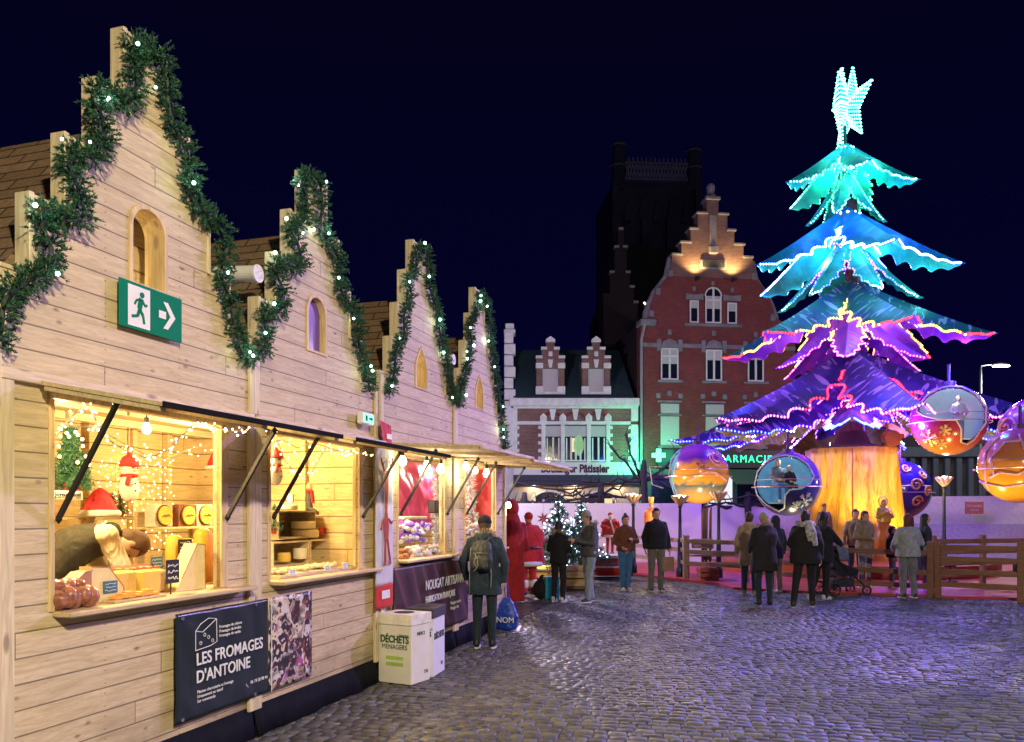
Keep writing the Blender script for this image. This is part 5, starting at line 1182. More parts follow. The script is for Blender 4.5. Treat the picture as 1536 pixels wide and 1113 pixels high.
# trunk base with painted bark
tb, nt, bb = new_mat('painted_bark'); co = mapped(nt, (5,5,.8))
n1 = N(nt, 'ShaderNodeTexNoise', {'Vector': co, 'Scale': 1.0, 'Detail': 5.0, 'Distortion': 2.0}).outputs[0]
nt.links.new(ramp(nt, n1, [(.30,(.42,.16,.010)),(.45,(.74,.36,.02)),(.55,(.80,.43,.04)),(.72,(.55,.22,.012))]), bb.inputs['Base Color']); bb.inputs['Roughness'].default_value = .5; bump(nt, bb, n1, .7, .03)
b = MB(); rings = []
for i in range(15):
    z = .1+3.3*i/14; rr = 1.20+.32*(1-z/3.4)**1.7
    rings.append([Vector(((rr+.035*math.sin(9*a+z*.9)+.02*math.sin(21*a-z*1.7))*math.cos(a), (rr+.035*math.sin(9*a+z*.9)+.02*math.sin(21*a-z*1.7))*math.sin(a), z)) for a in [2*PI*k/96 for k in range(96)]])
b.loft(rings); b.build('trunk', tb, car, smooth=True)
b = MB(); a = R(-112); b.tube([((1.21+.32*(1-z/3.4)**1.7)*math.cos(a)*1.02,(1.21+.32*(1-z/3.4)**1.7)*math.sin(a)*1.02,z) for z in [.15+.32*i for i in range(11)]], .012, 5); b.build('trunk_seam', plain('seam_red', (.20,.03,.01), .6), car)
b = MB(); b.lathe([(1.14,3.40),(1.14,3.43),(.5,3.55),(.36,3.9)], 32); b.build('trunk_cap', plain('cap_dark', (.05,.02,.03), .6), car, smooth=True)
b = MB(); b.bbox(-.22,.22,-.42,-.32,4.15,4.95,.02); b.bbox(-.10,.10,-.46,-.42,4.25,4.6,.02); b.build('wooden_door', plain('door_orange', (.60,.26,.04), .6), car)
# gold mechanism at the foot of the mast
b = MB(); gm = plain('mechanism_gold', (.50,.28,.05), .35, 1)
b.beam((.3,-.8,4.2),(1.0,-1.1,3.7),.16); b.beam((.9,-1.1,3.7),(.55,-1.1,3.55),.12); b.tube([(.55,-1.0,3.6),(.55,-1.3,3.6)],.22,16); b.beam((.45,-1.2,4.0),(.35,-1.2,3.5),.04); b.build('lift_gear', gm, car)
# star: five points, tilted plane, covered in lamps
def star_pts(Ro, Ri): return [((Ro if i%2 == 0 else Ri)*math.sin(PI*i/5), (Ro if i%2 == 0 else Ri)*math.cos(PI*i/5)) for i in range(10)]
sp = star_pts(1.08,.46); st_mesh = leafmat('star_mesh', (.02,.38,.42), (.05,.5,.5), amt=.2, trans=.5)
for ang, dx, dz_ in ((64,-.10,.04),(-84,.16,-.06)):
    b = MB(); S_ = Matrix.Rotation(R(ang),4,'Z') @ Matrix.Rotation(R(6),4,'Y')
    vs = [(x,0,z) for x,z in sp]+[(0,-.20,0),(0,.20,0)]; b.add(vs, [(i,(i+1)%10,10) for i in range(10)]+[((i+1)%10,i,11) for i in range(10)])
    so = b.build('star', st_mesh, car, mat=T(dx-.20,-.02,13.05+dz_) @ S_)
    k = MB()
    for side in (-1,1):
        for i in range(10):
            A, B_, C_2 = Vector((sp[i][0],0,sp[i][1])), Vector((sp[(i+1)%10][0],0,sp[(i+1)%10][1])), Vector((0,side*.20,0))
            for u_ in range(7):
                for v_ in range(7-u_):
                    p = A*(1-(u_+v_)/6.7)+B_*(u_/6.7)+C_2*(v_/6.7); k.oct(p+Vector((0,side*.02,0)), .030 if u_+v_ else .034)
    k.build('star_lamps', LED['star'], so)
b = MB(); b.tube([(-.18,0,11.9),(-.2,0,12.5)], .05, 8); b.build('star_pole', M['black'], car)

# coloured lamps of the light chains (they light leaves, floor and square)
for z, r_, w_, c_ in ((11.55,.5,80,(.06,1,.75)),(9.35,.9,190,(.08,.36,1)),(7.3,1.3,110,(.40,.30,.9)),(5.15,2.0,150,(.40,.08,.95)),(4.0,3.0,330,(.16,.08,1))):
    for a in range(3): lamp('chain_glow', (r_*math.cos(a*2.094-1.57), r_*math.sin(a*2.094-1.57), z-.35), w_, c_, .15, car)

for z_, r_, w_, c_ in ((11.75,.9,22,(.10,1,.80)),(9.75,1.6,80,(.05,.22,1)),(7.75,2.0,45,(.10,.70,.75)),(5.75,2.7,80,(.30,.08,1)),(4.85,3.6,150,(.07,.07,1))):
    for a in (200,255,290,340): lamp('edge_glow', (r_*math.cos(R(a)), r_*math.sin(R(a)), z_+.15), w_, c_, .12, car)
lamp('star_glow', (-.1,-.7,13.0), 45, (.10,.9,1), .2, car)
# ---------------------------------------------------------------- bauble gondolas
def gondola(label, x, y, Z, r, face, paint, open_fn, inner, extra=None, top_col=None):
    p = P(x, y, Z); g = thing('bauble_gondola', label, 'gondola', p-Vector((0,0,r)), R(face), group='bauble gondolas round the carousel')
    nu, nv = 150, 76; b = MB(); keep = {}
    def pt(i, j, rr): a = 2*PI*i/nu; e = -PI/2+PI*j/nv; return Vector((rr*math.cos(e)*math.sin(a), -rr*math.cos(e)*math.cos(a), r+rr*math.sin(e)))
    vs = [pt(i, j, r) for j in range(nv+1) for i in range(nu)]
    fs = []
    for j in range(nv):
        for i in range(nu):
            a = (i+.5)*360/nu; a = a-360 if a > 180 else a; e = -90+180*(j+.5)/nv
            if open_fn and open_fn(a, e): continue
            f = [j*nu+i, j*nu+(i+1)%nu, (j+1)*nu+(i+1)%nu, (j+1)*nu+i]
            if j == 0: f = f[1:] if False else [j*nu, (j+1)*nu+(i+1)%nu, (j+1)*nu+i]
            if j == nv-1: f = [j*nu+i, j*nu+(i+1)%nu, (j+1)*nu]
            fs.append(tuple(f))
    b.add(vs, fs); o = b.build('shell', [paint, inner], g, smooth=True); solid(o, .05, -1, 1)
    b = MB(); b.tube([(0,0,2*r-.03),(0,0,2*r+.08)], .16, 14); b.tube([(0,0,2*r+.08),(0,0,2*r+.5)], .035, 8); b.build('hanger', plain('hanger_metal', (.12,.06,.12), .4, .6), g)
    b = MB(); b.tube([((r+.07)*math.cos(a),(r+.07)*math.sin(a),r*.90) for a in [2*PI*k/48 for k in range(48)]], .014, 6, closed=True); b.tube([((r*.98+.02)*math.sin(a),-(r*.98+.02)*math.cos(a),r*1.12) for a in [R(-70+140*k/24) for k in range(25)]], .011, 6)
    b.build('rail', plain('rail_pink', (.55,.35,.42), .35, .5), g)
    if open_fn:
        lamp('cabin_fill', (0,-r*.25,r*1.78), 13, (.75,.92,1), .06, g)  # lamp added inside the cabin to brighten its pale walls
        b = MB(); b.lathe([(.1,r*.36),(r*.72,r*.38),(r*.74,r*.42),(.1,r*.43)], 24); b.build('floor_board', inner, g)
    return g, r
def rim(g, r, pts, rad, mat, name='opening_rim', closed=True):
    b = MB(); b.tube([(r*1.012*math.cos(R(e))*math.sin(R(a)), -r*1.012*math.cos(R(e))*math.cos(R(a)), r+r*1.012*math.sin(R(e))) for a, e in pts], rad, 6, closed=closed); return b.build(name, mat, g, smooth=True)
def inpoly(pts):
    def f(a, e):
        c = False; n = len(pts)
        for i in range(n):
            (x1,y1),(x2,y2) = pts[i], pts[(i+1)%n]
            if (y1 > e) != (y2 > e) and a < (x2-x1)*(e-y1)/(y2-y1)+x1: c = not c
        return c
    return f
def paintm(name, stops, swirl=None, wobble=.25, spec=.6, star=None):
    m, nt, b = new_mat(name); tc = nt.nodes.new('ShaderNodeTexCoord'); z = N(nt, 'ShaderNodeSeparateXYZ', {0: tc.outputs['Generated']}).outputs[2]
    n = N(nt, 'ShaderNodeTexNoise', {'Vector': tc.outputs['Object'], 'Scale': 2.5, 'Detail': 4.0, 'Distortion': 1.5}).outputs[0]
    f = math_(nt, 'ADD', z, math_(nt, 'MULTIPLY', math_(nt, 'SUBTRACT', n, .5), wobble))  # noise wavers the heights of the colour ramp
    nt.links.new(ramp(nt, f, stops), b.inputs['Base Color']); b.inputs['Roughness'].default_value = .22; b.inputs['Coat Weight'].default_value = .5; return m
INB = plain('inner_light_blue', (.42,.62,.70), .6, var=.05)
gold = plain('gold_relief', (.62,.40,.10), .35, .3); pale_rim = plain('pale_rim', (.62,.55,.45), .5); pinkr = plain('pink_relief', (.62,.30,.38), .4); blk = plain('blue_relief', (.35,.45,.55), .5)
def flake(g, r, a0, e0, size, mat, n=6, name='snowflake_relief'):
    b = MB()
    def q(a, e): return (r*1.01*math.cos(R(e))*math.sin(R(a)), -r*1.01*math.cos(R(e))*math.cos(R(a)), r+r*1.01*math.sin(R(e)))
    for k in range(n):
        t = k*2*PI/n+.3; c, s = math.cos(t), math.sin(t)
        b.tube([q(a0,e0), q(a0+size*c, e0+size*s)], .022, 5)
        for d in (.55,.8):
            for sg in (-1,1): b.tube([q(a0+size*d*c,e0+size*d*s), q(a0+size*d*c+size*.3*math.cos(t+sg*.9), e0+size*d*s+size*.3*math.sin(t+sg*.9))], .016, 5)
    b.build(name, mat, g)
# A: high gondola at right with standing rider
openA = [(-62,22),(-52,42),(-35,55),(-5,62),(30,58),(52,40),(62,15),(58,-10),(44,-38),(34,-48),(18,-44),(12,-20),(4,-6),(-20,-4),(-44,4),(-58,12)]
gA, rA = gondola('purple and orange bauble gondola with one standing rider, upper right of the trunk', 1423, 630, 19.6, .86, -22, paintm('paint_lit_purple', [(.0,(.62,.26,.04)),(.22,(.48,.05,.04)),(.42,(.22,.01,.05)),(.62,(.30,.02,.25)),(.85,(.12,.03,.40))]), inpoly(openA), INB)  # lit colours, orange foot to purple crown, put into the shell paint
rim(gA, rA, openA, .022, pale_rim); flake(gA, rA, -42, -34, 16, gold); flake(gA, rA, -12, -22, 9, gold); flake(gA, rA, -20, -46, 10, gold)
pA = P(1423,630,19.6)
person('rider in pale cap and dark waistcoat standing in the purple gondola', pA+Vector((.12,-.22,-.60)), R(-14), 1.18, dict(wrL=(-.05,-.26,1.08), elL=(.27,-.06,1.12), wrR=(-.10,-.24,1.06)), top=C_['white_top'], legs=C_['light_denim'], shoes=SH_W, hair=HR['brown'], hat=(C_['white_top'],'cap'), bulk=1.0)
# B: blue gondola, two seated riders
openB = [(-74,-2),(-70,22),(-56,42),(-30,56),(0,60),(30,52),(48,34),(54,12),(44,0),(28,-10),(8,-12),(0,-22),(-4,-48),(-24,-58),(-50,-40),(-68,-20)]
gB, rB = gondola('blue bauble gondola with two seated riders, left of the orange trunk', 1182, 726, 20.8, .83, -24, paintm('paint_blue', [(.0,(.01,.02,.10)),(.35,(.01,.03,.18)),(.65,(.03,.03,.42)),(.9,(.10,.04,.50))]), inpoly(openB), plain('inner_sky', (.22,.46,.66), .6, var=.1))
rim(gB, rB, openB, .020, blk); flake(gB, rB, 40, -32, 15, blk); flake(gB, rB, 22, -42, 9, blk)
pB = P(1182,726,20.8); sit = dict(pelvis=(0,.05,.62), chest=(0,.06,.88), neck=(0,.04,1.12), head=(0,.02,1.28), shL=(.17,.05,1.07), shR=(-.17,.05,1.07), elL=(.24,-.02,.82), wrL=(.12,-.24,.74), elR=(-.24,-.02,.82), wrR=(-.10,-.24,.76), hipL=(.09,.02,.58), knL=(.12,-.38,.56), anL=(.12,-.40,.12), hipR=(-.09,.02,.58), knR=(-.12,-.38,.56), anR=(-.12,-.40,.12))
person('adult rider in grey-blue coat seated in the blue gondola', pB+Vector((-.30,-.16,-.50)), R(2), 1.42, sit, top=cloth('rider_coat', (.14,.16,.20)), legs=C_['blue_jeans'], shoes=SH_W, hair=HR['grey'], hood='down', coat_len=.5)
person('child rider with fair hair seated in front of the adult in the blue gondola', pB+Vector((-.06,-.30,-.42)), R(4), 1.10, sit, top=C_['dark_coat'], legs=C_['navy_jeans'], shoes=SH_W, hair=HR['blond'], coat_len=.5)
# C: orange and purple gondola at the far left, opening turned away to the left
openC = [(-96,30),(-70,52),(-50,40),(-46,10),(-56,-12),(-60,-40),(-100,-40),(-110,0)]
gC, rC = gondola('orange and purple bauble gondola with a star painted on, leftmost of the ride', 1047, 711, 22.3, .84, -13, paintm('paint_orange', [(.0,(.62,.34,.04)),(.20,(.30,.22,.16)),(.30,(.05,.12,.20)),(.36,(.62,.32,.04)),(.62,(.60,.26,.05)),(.72,(.12,.02,.40)),(.88,(.30,.06,.50))], wobble=.16), inpoly(openC), INB)
rim(gC, rC, openC, .03, plain('blue_frame', (.20,.42,.60), .4))
b = MB()
def q3(r, a, e, k=1.015): return (r*k*math.cos(R(e))*math.sin(R(a)), -r*k*math.cos(R(e))*math.cos(R(a)), r+r*k*math.sin(R(e)))
b.tube([q3(rC, 6+10*(1 if i%2 == 0 else .42)*math.sin(i*PI/5), 14+10*(1 if i%2 == 0 else .42)*math.cos(i*PI/5)) for i in range(10)], .016, 5, closed=True); b.build('star_relief', plain('star_purple', (.25,.03,.20), .5), gC)
b = MB()
for rr in (9,16): b.tube([q3(rC, 40+rr*math.cos(t), 30+rr*math.sin(t)) for t in [i*.3 for i in range(18)]], .02, 6)
b.tube([q3(rC, a, -6+8*math.sin(a*.07)) for a in range(-20,70,5)], .022, 6); b.build('swirl_relief', pinkr, gC)
b = MB(); b.tube([(-1.0,-.1,1.05),(-1.32,-.2,1.05),(-1.25,-.2,.55),(-.95,-.1,.45)], .014, 6); b.build('side_rail', plain('rail_pale', (.5,.4,.45), .4, .5), gC)
# D: indigo gondola with gold scrolls, behind the trunk
gD, rD = gondola('indigo bauble gondola with gold scrolls, half hidden behind the orange trunk', 1350, 735, 24.8, .90, -26, paintm('paint_indigo', [(.0,(.02,.02,.14)),(.5,(.02,.015,.22)),(1,(.04,.02,.30))]), None, INB)
def scroll(g, r, a0, e0, R0, turns, mat, rad=.028, d=1):
    b = MB(); b.tube([q3(r, a0+R0*(1-t*.8)*math.cos(d*t*turns*6.283), e0+R0*(1-t*.8)*math.sin(d*t*turns*6.283)) for t in [i/30 for i in range(31)]], rad, 6); b.build('scroll_relief', mat, g, smooth=True)
for a0, e0, R0, dd in ((30,8,13,1),(14,46,12,-1),(34,-24,12,1),(50,30,10,-1),(-2,-52,16,1),(-20,12,20,1),(56,-4,11,1)): scroll(gD, rD, a0, e0, R0, 1.4, gold, .034, dd)
# E, F: right edge
gE, rE = gondola('orange bauble gondola with curling pink ribs at the right edge, lower of two', 1530, 698, 17.9, .84, -34, paintm('paint_amber', [(.0,(.62,.30,.02)),(.4,(.60,.24,.02)),(.7,(.60,.20,.06)),(.92,(.50,.08,.30))]), None, INB)
for pts in ([(-60,-40),(-48,-5),(-52,20),(-40,48)],[(-44,-20),(-24,-12),(0,-16),(20,0)],[(-34,-16),(-38,10),(-22,34),(4,36),(10,12)],[(-78,-24),(-50,-30),(-20,-36),(12,-30)],[(0,50),(8,20),(30,6)]):
    b = MB(); b.tube([q3(rE, *p) for p in [tuple(Vector(pts[i]).lerp(Vector(pts[i+1]), k/6)) for i in range(len(pts)-1) for k in range(7)]], .026, 6); b.build('curl_relief', pinkr, gE, smooth=True)
gF, rF = gondola('magenta bauble gondola cut by the right edge, higher than the orange one', 1561, 651, 19.2, .92, -36, paintm('paint_magenta', [(.0,(.55,.12,.04)),(.4,(.50,.04,.12)),(1,(.35,.03,.42))]), None, INB)
scroll(gF, rF, -48, 8, 18, 1.4, pinkr, .03); rim(gF, rF, [(-76,-10),(-70,20),(-60,44)], .03, pinkr, 'curl_relief', False)
# warm floodlights that stand on the ride's floor and light trunk and gondolas
for x, y, Z, w_ in ((1200,800,20.6,60),(1300,800,20.0,95),(1372,800,20.6,60),(1060,775,20.9,55),(1425,770,18.3,60),(1530,790,16.5,50)):
    p = P(x, y, Z); p.z = .5; f = thing('floodlight', 'small warm floodlight standing on the red floor', 'floodlight', p, 0, 'warm floodlights on the ride floor')
    b = MB(); b.bbox(-.12,.12,-.06,.06,-.10,.08,.01); b.build('housing', M['black'], f); b = MB(); b.beam((0,0,-.44),(0,0,-.1),.03); b.bbox(-.12,.12,-.1,.1,-.44,-.42,.004); b.build('stand', M['black'], f)
    lamp('flood', (0,.0,.16), w_*5.0, (1,.74,.24), .10, f, 'SPOT', (0,.9,3.0) if x not in (1060,1425,1530) else (.1,.25,3), 100, .6)
# ---------------------------------------------------------------- red ride floor, fences
rf, nt, bb = new_mat('red_floor'); bb.inputs['Roughness'].default_value = .45
co = mapped(nt); n = N(nt,'ShaderNodeTexNoise',{'Vector':co,'Scale':2.0,'Detail':6.0}).outputs[0]; nt.links.new(ramp(nt, n, [(.3,(.32,.02,.03)),(.7,(.52,.04,.05))]), bb.inputs['Base Color'])
fl = thing('ride_floor', 'low red floor of the carousel behind the wooden fence', 'ride floor', (CX,CY,0))
b = MB(); pts = []
front = [at(1078,878), at(1100,884), at(1180,889), at(1300,893), at(1440,898), at(1545,901)]
poly = [(p.x-CX, p.y-CY) for p in front]+[(9.5,-6.5),(10.5,2),(7,8),(-2,9),(-7,6),(-7.2,0),(-5.6,-3.2)]
vs = [(x,y,.05) for x,y in poly]+[(x,y,.0) for x,y in poly]; n_ = len(poly); b.add(vs, [tuple(range(n_))]+[((i+1)%n_,i,n_+i,n_+(i+1)%n_) for i in range(n_)]); b.build('floor', rf, fl)
b = MB(); b.lathe([(3.6,.052),(3.6,.35),(3.45,.36),(1.7,.36)], 48, c=(0,0,0), cap=False); b.build('turntable', plain('turntable_red', (.34,.07,.03), .5), fl)
fw = beamwood('fence_wood', (.30,.15,.09), .4, axis=0); fw2 = beamwood('fence_wood_pale', (.42,.28,.19), .4, axis=0)
def fence_run(label, p, q, nposts, mat, rails=(.28,.52,.76,.98), post_h=1.08, back=True, rail_h=.10, seed=1):
    p = Vector(p); q = Vector(q); d = q-p; L = d.length; rz = math.atan2(d.y, d.x)
    r = thing('wooden_fence', label, 'fence', p, rz, 'wooden rail fences round the carousel'); rnd = random.Random(seed)
    for i in range(nposts):
        x = L*i/(nposts-1); b = MB(); b.bbox(x-.05,x+.05,-.05,.05,0,post_h+rnd.uniform(-.02,.03),.008); b.build('post', mat, r)
    for z in rails:
        for i in range(nposts-1):
            x0, x1 = L*i/(nposts-1), L*(i+1)/(nposts-1); b = MB(); b.bbox(x0+.052,x1-.052,-.075,-.03,z-rail_h/2,z+rail_h/2,.005); b.build('rail', mat, r)
    return r
a0 = at(1407,897); a1 = at(1531,905)
fence_run('wooden rail fence right of the entrance post, leading to the right edge', a0, a1, 2, fw)
b0 = P(1410,880,18.6); fence_run('wooden rail fence behind the front one at the right, farther inside', Vector((P(1400,0,16.8).x,16.8,.05)), Vector((P(1545,0,17.6).x,17.6,.05)), 3, fw, seed=2)
fence_run('middle wooden rail fence between the pushchair and the grey sweater woman', at(1262,889)+Vector((0,.3,.0)), a0+Vector((-.13,.03,0)), 2, fw, rails=(.22,.48,.86,), seed=3)
fence_run('wooden rail fence behind the group, with the lit floor beyond', at(1119,877), at(1255,889)+Vector((0,.3,0)), 2, fw2, rails=(.30,.55,.85), seed=4)
fence_run('pale wooden fence with shelves at the left of the carousel', at(1030,871), at(1117,877), 2, fw2, rails=(.42,.70,.95), seed=5)
fence_run('pale wooden fence running back behind the man in black', at(1028,870), at(950,856), 2, fw2, rails=(.42,.72,.95), seed=6)
for i, (lab, x0, x1, z) in enumerate((('pale plank shelf on the left fence, lower', 1035, 1110, .58), ('open wooden crate on the left fence shelf', 1042, 1072, .78))):
    p = at(x0, 872)+Vector((0,.12,z)); w_ = (x1-x0)*19.0/F; r = thing('wooden_shelf' if i == 0 else 'wooden_crate', lab, 'shelf' if i == 0 else 'crate', p, -.08)
    b = MB()
    if i == 0: b.bbox(0,w_,0,.35,0,.035,.004); b.bbox(0,w_,.02,.33,-.18,-.14,.004)
    else:
        for z_ in (0,.08,.16): b.bbox(0,w_,0,.02,z_,z_+.06,.003); b.bbox(0,w_,.3,.32,z_,z_+.06,.003)
        b.bbox(0,.02,.02,.3,0,.22,.003); b.bbox(w_-.02,w_,.02,.3,0,.22,.003)
    b.build('planks', fw2, r)
r = thing('red_box', 'stacked red and brown boxes under the left fence', 'box', at(1068,876)+Vector((0,.5,0)), .1); b = MB()
for z_ in (0,.12,.24): b.bbox(-.2,.25-.04*z_,-.15,.15,z_,z_+.10,.01)
b.build('boxes', plain('box_redbrown', (.30,.07,.05), .6), r)
# skis / sledge poles by the lamp
for i, x in enumerate((1054,1059,1065)):
    r = tag(thing('wooden_ski', ('left','middle','right')[i]+' one of three brown skis standing against the white hoarding', 'ski', P(x,0,20.5)*1.0, 0, 'skis leaning by the hoarding'), None); r.location.z = .3
    b = MB(); b.tube([(0,0,0),(.01,0,.9),(.02,.02,1.35),(.02,-.06,1.48)], [.035,.035,.03,.012], 6); b.build('ski', plain('ski_brown', (.10,.03,.02), .5), r)

# ---------------------------------------------------------------- hoardings
hz = plain('white_hoarding', (.66,.62,.62), .8, var=.08, scale=1.2); 
def wallrun(name, label, cat, x0, x1, Z0, Z1, ytop, mat, grid=True, zt=None, z0=0.0):
    a = P(x0,0,Z0); c = P(x1,0,Z1); a.z = c.z = z0; d = c-a; L = d.length; h = zt or (HC+(768-ytop)*Z0/F)-z0
    r = thing(name, label, cat, a, math.atan2(d.y,d.x)); b = MB()
    n = max(1, int(L/1.1)) if grid else 1
    for i in range(n): b.bbox(L*i/n+.004, L*(i+1)/n-.004, 0, .04, 0, h, .003)
    b.build('panel', mat, r); b = MB()
    for i in range(n+1): b.bbox(L*i/n-.02, L*i/n+.02, .05, .09, 0, h+.0, .003)
    b.build('post', M['grey_stone'], r); return r
wallrun('hoarding', 'white panel hoarding behind the left fence and the walkers', 'hoarding', 756, 1052, 25.5, 25.5, 755, hz)
wallrun('hoarding', 'white panel hoarding behind the group in dark coats', 'hoarding', 1060, 1240, 27.5, 27.5, 757, hz)
wallrun('canvas_wall', 'cream canvas wall at the right behind the carousel floor', 'canvas wall', 1345, 1600, 29, 27, 745, cloth('cream_canvas', (.78,.68,.50), .08, .4), grid=False)
wallrun('hoarding', 'pale grey lower panel in front of the cream canvas wall', 'hoarding', 1345, 1600, 28.5, 26.5, 785, plain('grey_panel', (.42,.42,.44), .7), grid=False)
u = P(1461,761,27.3); r = thing('orange_sign', 'orange sign with pale writing on the cream canvas wall', 'sign', u, R(-8)); b = MB(); b.bbox(-.30,.30,-.03,0,-.22,.20,.01); b.build('board', plain('orange_board', (.60,.24,.08), .6), r)
text('Gourmandise', .12, r, CH['cream'], T(0,-.035,.02), align='CENTER', sx=.75); text('chaude', .10, r, CH['cream'], T(0,-.035,-.12), 'small_lettering', align='CENTER')

# ---------------------------------------------------------------- ornamental lamps
def flower_lamp(label, x, ytop, ybase, Z, lit=True, col=(1,.66,.30), power=90):
    p = P(x, 0, Z); hb = max(0, HC+(768-ybase)*Z/F); hb = 0; ht = HC+(768-ytop)*Z/F; p.z = 0
    r = thing('ornamental_lamp', label, 'street lamp', p, 0, 'ornamental lamps round the carousel'); b = MB()
    b.lathe([(.10,0),(.10,.25),(.07,.30),(.055,.9),(.07,.95),(.045,1.0),(.035,ht-.30),(.06,ht-.28),(.05,ht-.22)], 12); b.build('post', plain('lamp_metal', (.06,.09,.12), .4, .6), r, smooth=True)
    b = MB()
    for k in range(8):
        a = k*PI/4; c, s = math.cos(a), math.sin(a); b.tube([(.03*c,.03*s,ht-.24),(.10*c,.10*s,ht-.10),(.17*c,.17*s,ht-.02),(.22*c,.22*s,ht+.0)], [.02,.05,.045,.01], 6)
    b.build('lamp_petals', plain('petal', (.62,.44,.30), .5), r, smooth=True)
    b = MB(); b.ell((0,0,ht-.06), (.09,.09,.10), 14); b.build('lamp_globe', emit('globe_glow', col, 9 if lit else .6), r, smooth=True)
    if lit: lamp('lamp_light', (0,-.0,ht+.12), power, col, .08, r)
flower_lamp('lit flower-shaped lamp right of the inflatable santa', 950, 742, 850, 21)
flower_lamp('lit flower-shaped lamp on the left fence, beside the orange gondola', 1020, 744, 850, 19.8)
flower_lamp('taller darker lamp post in front of the three skis', 1078, 738, 850, 19.6, lit=False)
flower_lamp('lit flower-shaped lamp between the trunk and the cream canvas wall', 1416, 716, 850, 20.5, power=60)
# street lamps high in the square (one in view, the unseen ones added to light stalls, ground and houses)
def street_lamp(label, p, h, power, col=(1,.93,.80), arm=-1, tgt=None, size=110):
    r = thing('street_lamp', label, 'street lamp', p, 0, 'tall street lamps'); b = MB()
    b.tube([(0,0,0),(0,0,h*.6),(0,0,h)], [.09,.07,.05], 12); b.tube([(0,0,h),(arm*.05,0,h+.12),(arm*.7,0,h+.18)], .03, 8); b.build('pole', plain('pole_grey', (.25,.26,.28), .4, .6), r, smooth=True)
    b = MB(); b.loft([[Vector((arm*(.55+.42+.42*math.cos(t)), .14*math.sin(t), h+.12+z)) for t in [2*PI*k/16 for k in range(16)]] for z in (0,.05)]+[[Vector((arm*(.97+.2*math.cos(t)), .05*math.sin(t), h+.24)) for t in [2*PI*k/16 for k in range(16)]]]); b.build('lamp_head', M['white'], r)
    b = MB(); b.box(arm*.97-.36, arm*.97+.36, -.10, .10, h+.07, h+.116); b.build('lamp_glass', emit('street_glow', col, 14), r)
    if tgt: lamp('street_light', (arm*.97,0,h+.0), power, col, .25, r, 'SPOT', Vector(tgt)-Vector(p), size, .5)
    else: lamp('street_light', (arm*.97,0,h+.0), power, col, .25, r)
    return r
pz_ = P(1471,549,38); street_lamp('lit street lamp above the night square at the right of the carousel', Vector((pz_.x,38,0)), pz_.z-.1, 500, arm=1)
street_lamp('added street lamp behind the camera, lighting the stall fronts', Vector((4.2,-3.4,0)), 6.2, 6200, (1,.84,.52), arm=-1)  # unseen lamp added for the light on the stall fronts
street_lamp('added lamp outside the view to the right, casting carousel violet on the stalls', Vector((10.9,15.4,0)), 7.5, 8600, (.56,.36,1.0), arm=1, tgt=(1.5,12.2,3.4), size=58)  # added spot stands in for the violet spill of the carousel
street_lamp('added unseen lamp at the right, opposite the stalls, bluing the ground', Vector((15.5,9.5,0)), 7.5, 1500, (.45,.45,1.0), arm=-1)  # added out of view, tints the paving blue
street_lamp('added lamp hidden behind the stall row, lighting the house fronts', Vector((-.6,24.0,0)), 6.0, 4000, (.84,.70,1.0), arm=-1)  # added out of sight to light the patisserie and gabled house
street_lamp('added unseen lamp beyond the right edge, lighting the red house', Vector((21.5,27.0,0)), 8.0, 2600, (1,.80,.80), arm=-1)  # added out of view to brighten the red house

# ---------------------------------------------------------------- lit firs and figures by the end of the stalls
def lit_fir(label, x, ybase, Z, hgt, rad, seed, lightmat, n_l=70, z0=.55):
    p = P(x,0,Z); p.z = 0; r = thing('fir_tree', label, 'fir tree', p, 0, 'firs with white lights'); rnd = random.Random(seed)
    b = MB(); b.tube([(0,0,.2),(0,0,hgt)], [.05,.01], 8); b.build('trunk', plain('bark', (.08,.045,.03), .9), r)
    b = MB()
    nl = int(hgt/.13)
    for i in range(nl):
        z = z0+(hgt-z0)*i/nl; rr = rad*(1-i/nl)+.05
        for k in range(max(5,int(11*(1-i/nl)+4))):
            a = rnd.random()*6.283; L = rr*rnd.uniform(.7,1.1); tuft_path(b, [(0,0,z),(L*.5*math.cos(a),L*.5*math.sin(a),z+.02),(L*math.cos(a),L*math.sin(a),z-.08)], .05, 30, .06, rnd, 14, .005)
    b.build('crown', M['needle_far'], r); b = MB()
    for i in range(n_l):
        q = rnd.random(); z = z0+(hgt-z0)*q*.95; rr = (rad*(1-q)+.05)*rnd.uniform(.8,1.08); a = rnd.random()*6.283; b.oct((rr*math.cos(a),rr*math.sin(a),z-.05), .016*rnd.uniform(.7,1.4))
    b.build('light_chain', lightmat, r); return r
lit_fir('snow-lit fir in a wooden planter behind the boy in black', 838, 880, 17.6, 2.0, .80, 4, M['led_white'], 130)
lit_fir('second white-lit fir beside the grey-jacketed man', 872, 880, 18.8, 1.95, .70, 5, M['led_white'], 120)
r = thing('wooden_planter', 'pale wooden planter box with rails under the lit firs', 'planter', P(845,0,17.4)*1.0, 0); r.location.z = 0
b = MB(); 
for z_ in (.08,.26): b.bbox(-.95,.62,-.55,-.50,z_,z_+.14,.005)
b.bbox(-.98,.65,-.60,-.46,.44,.52,.006)
for x_ in (-.9,0,.55): b.bbox(x_-.04,x_+.04,-.50,-.42,0,.5,.005)
b.bbox(-.95,.62,-.44,.4,.02,.40,.01); b.build('boards', beamwood('planter_wood', (.50,.34,.16), .4, axis=0), r)
lamp('planter_light', (-.5,-.7,.62), 12, (1,.75,.30), .05, r)
r = thing('poinsettia_flower', 'red poinsettia flower decoration on the lit fir', 'decoration', P(815,778,16.75)); b = MB()
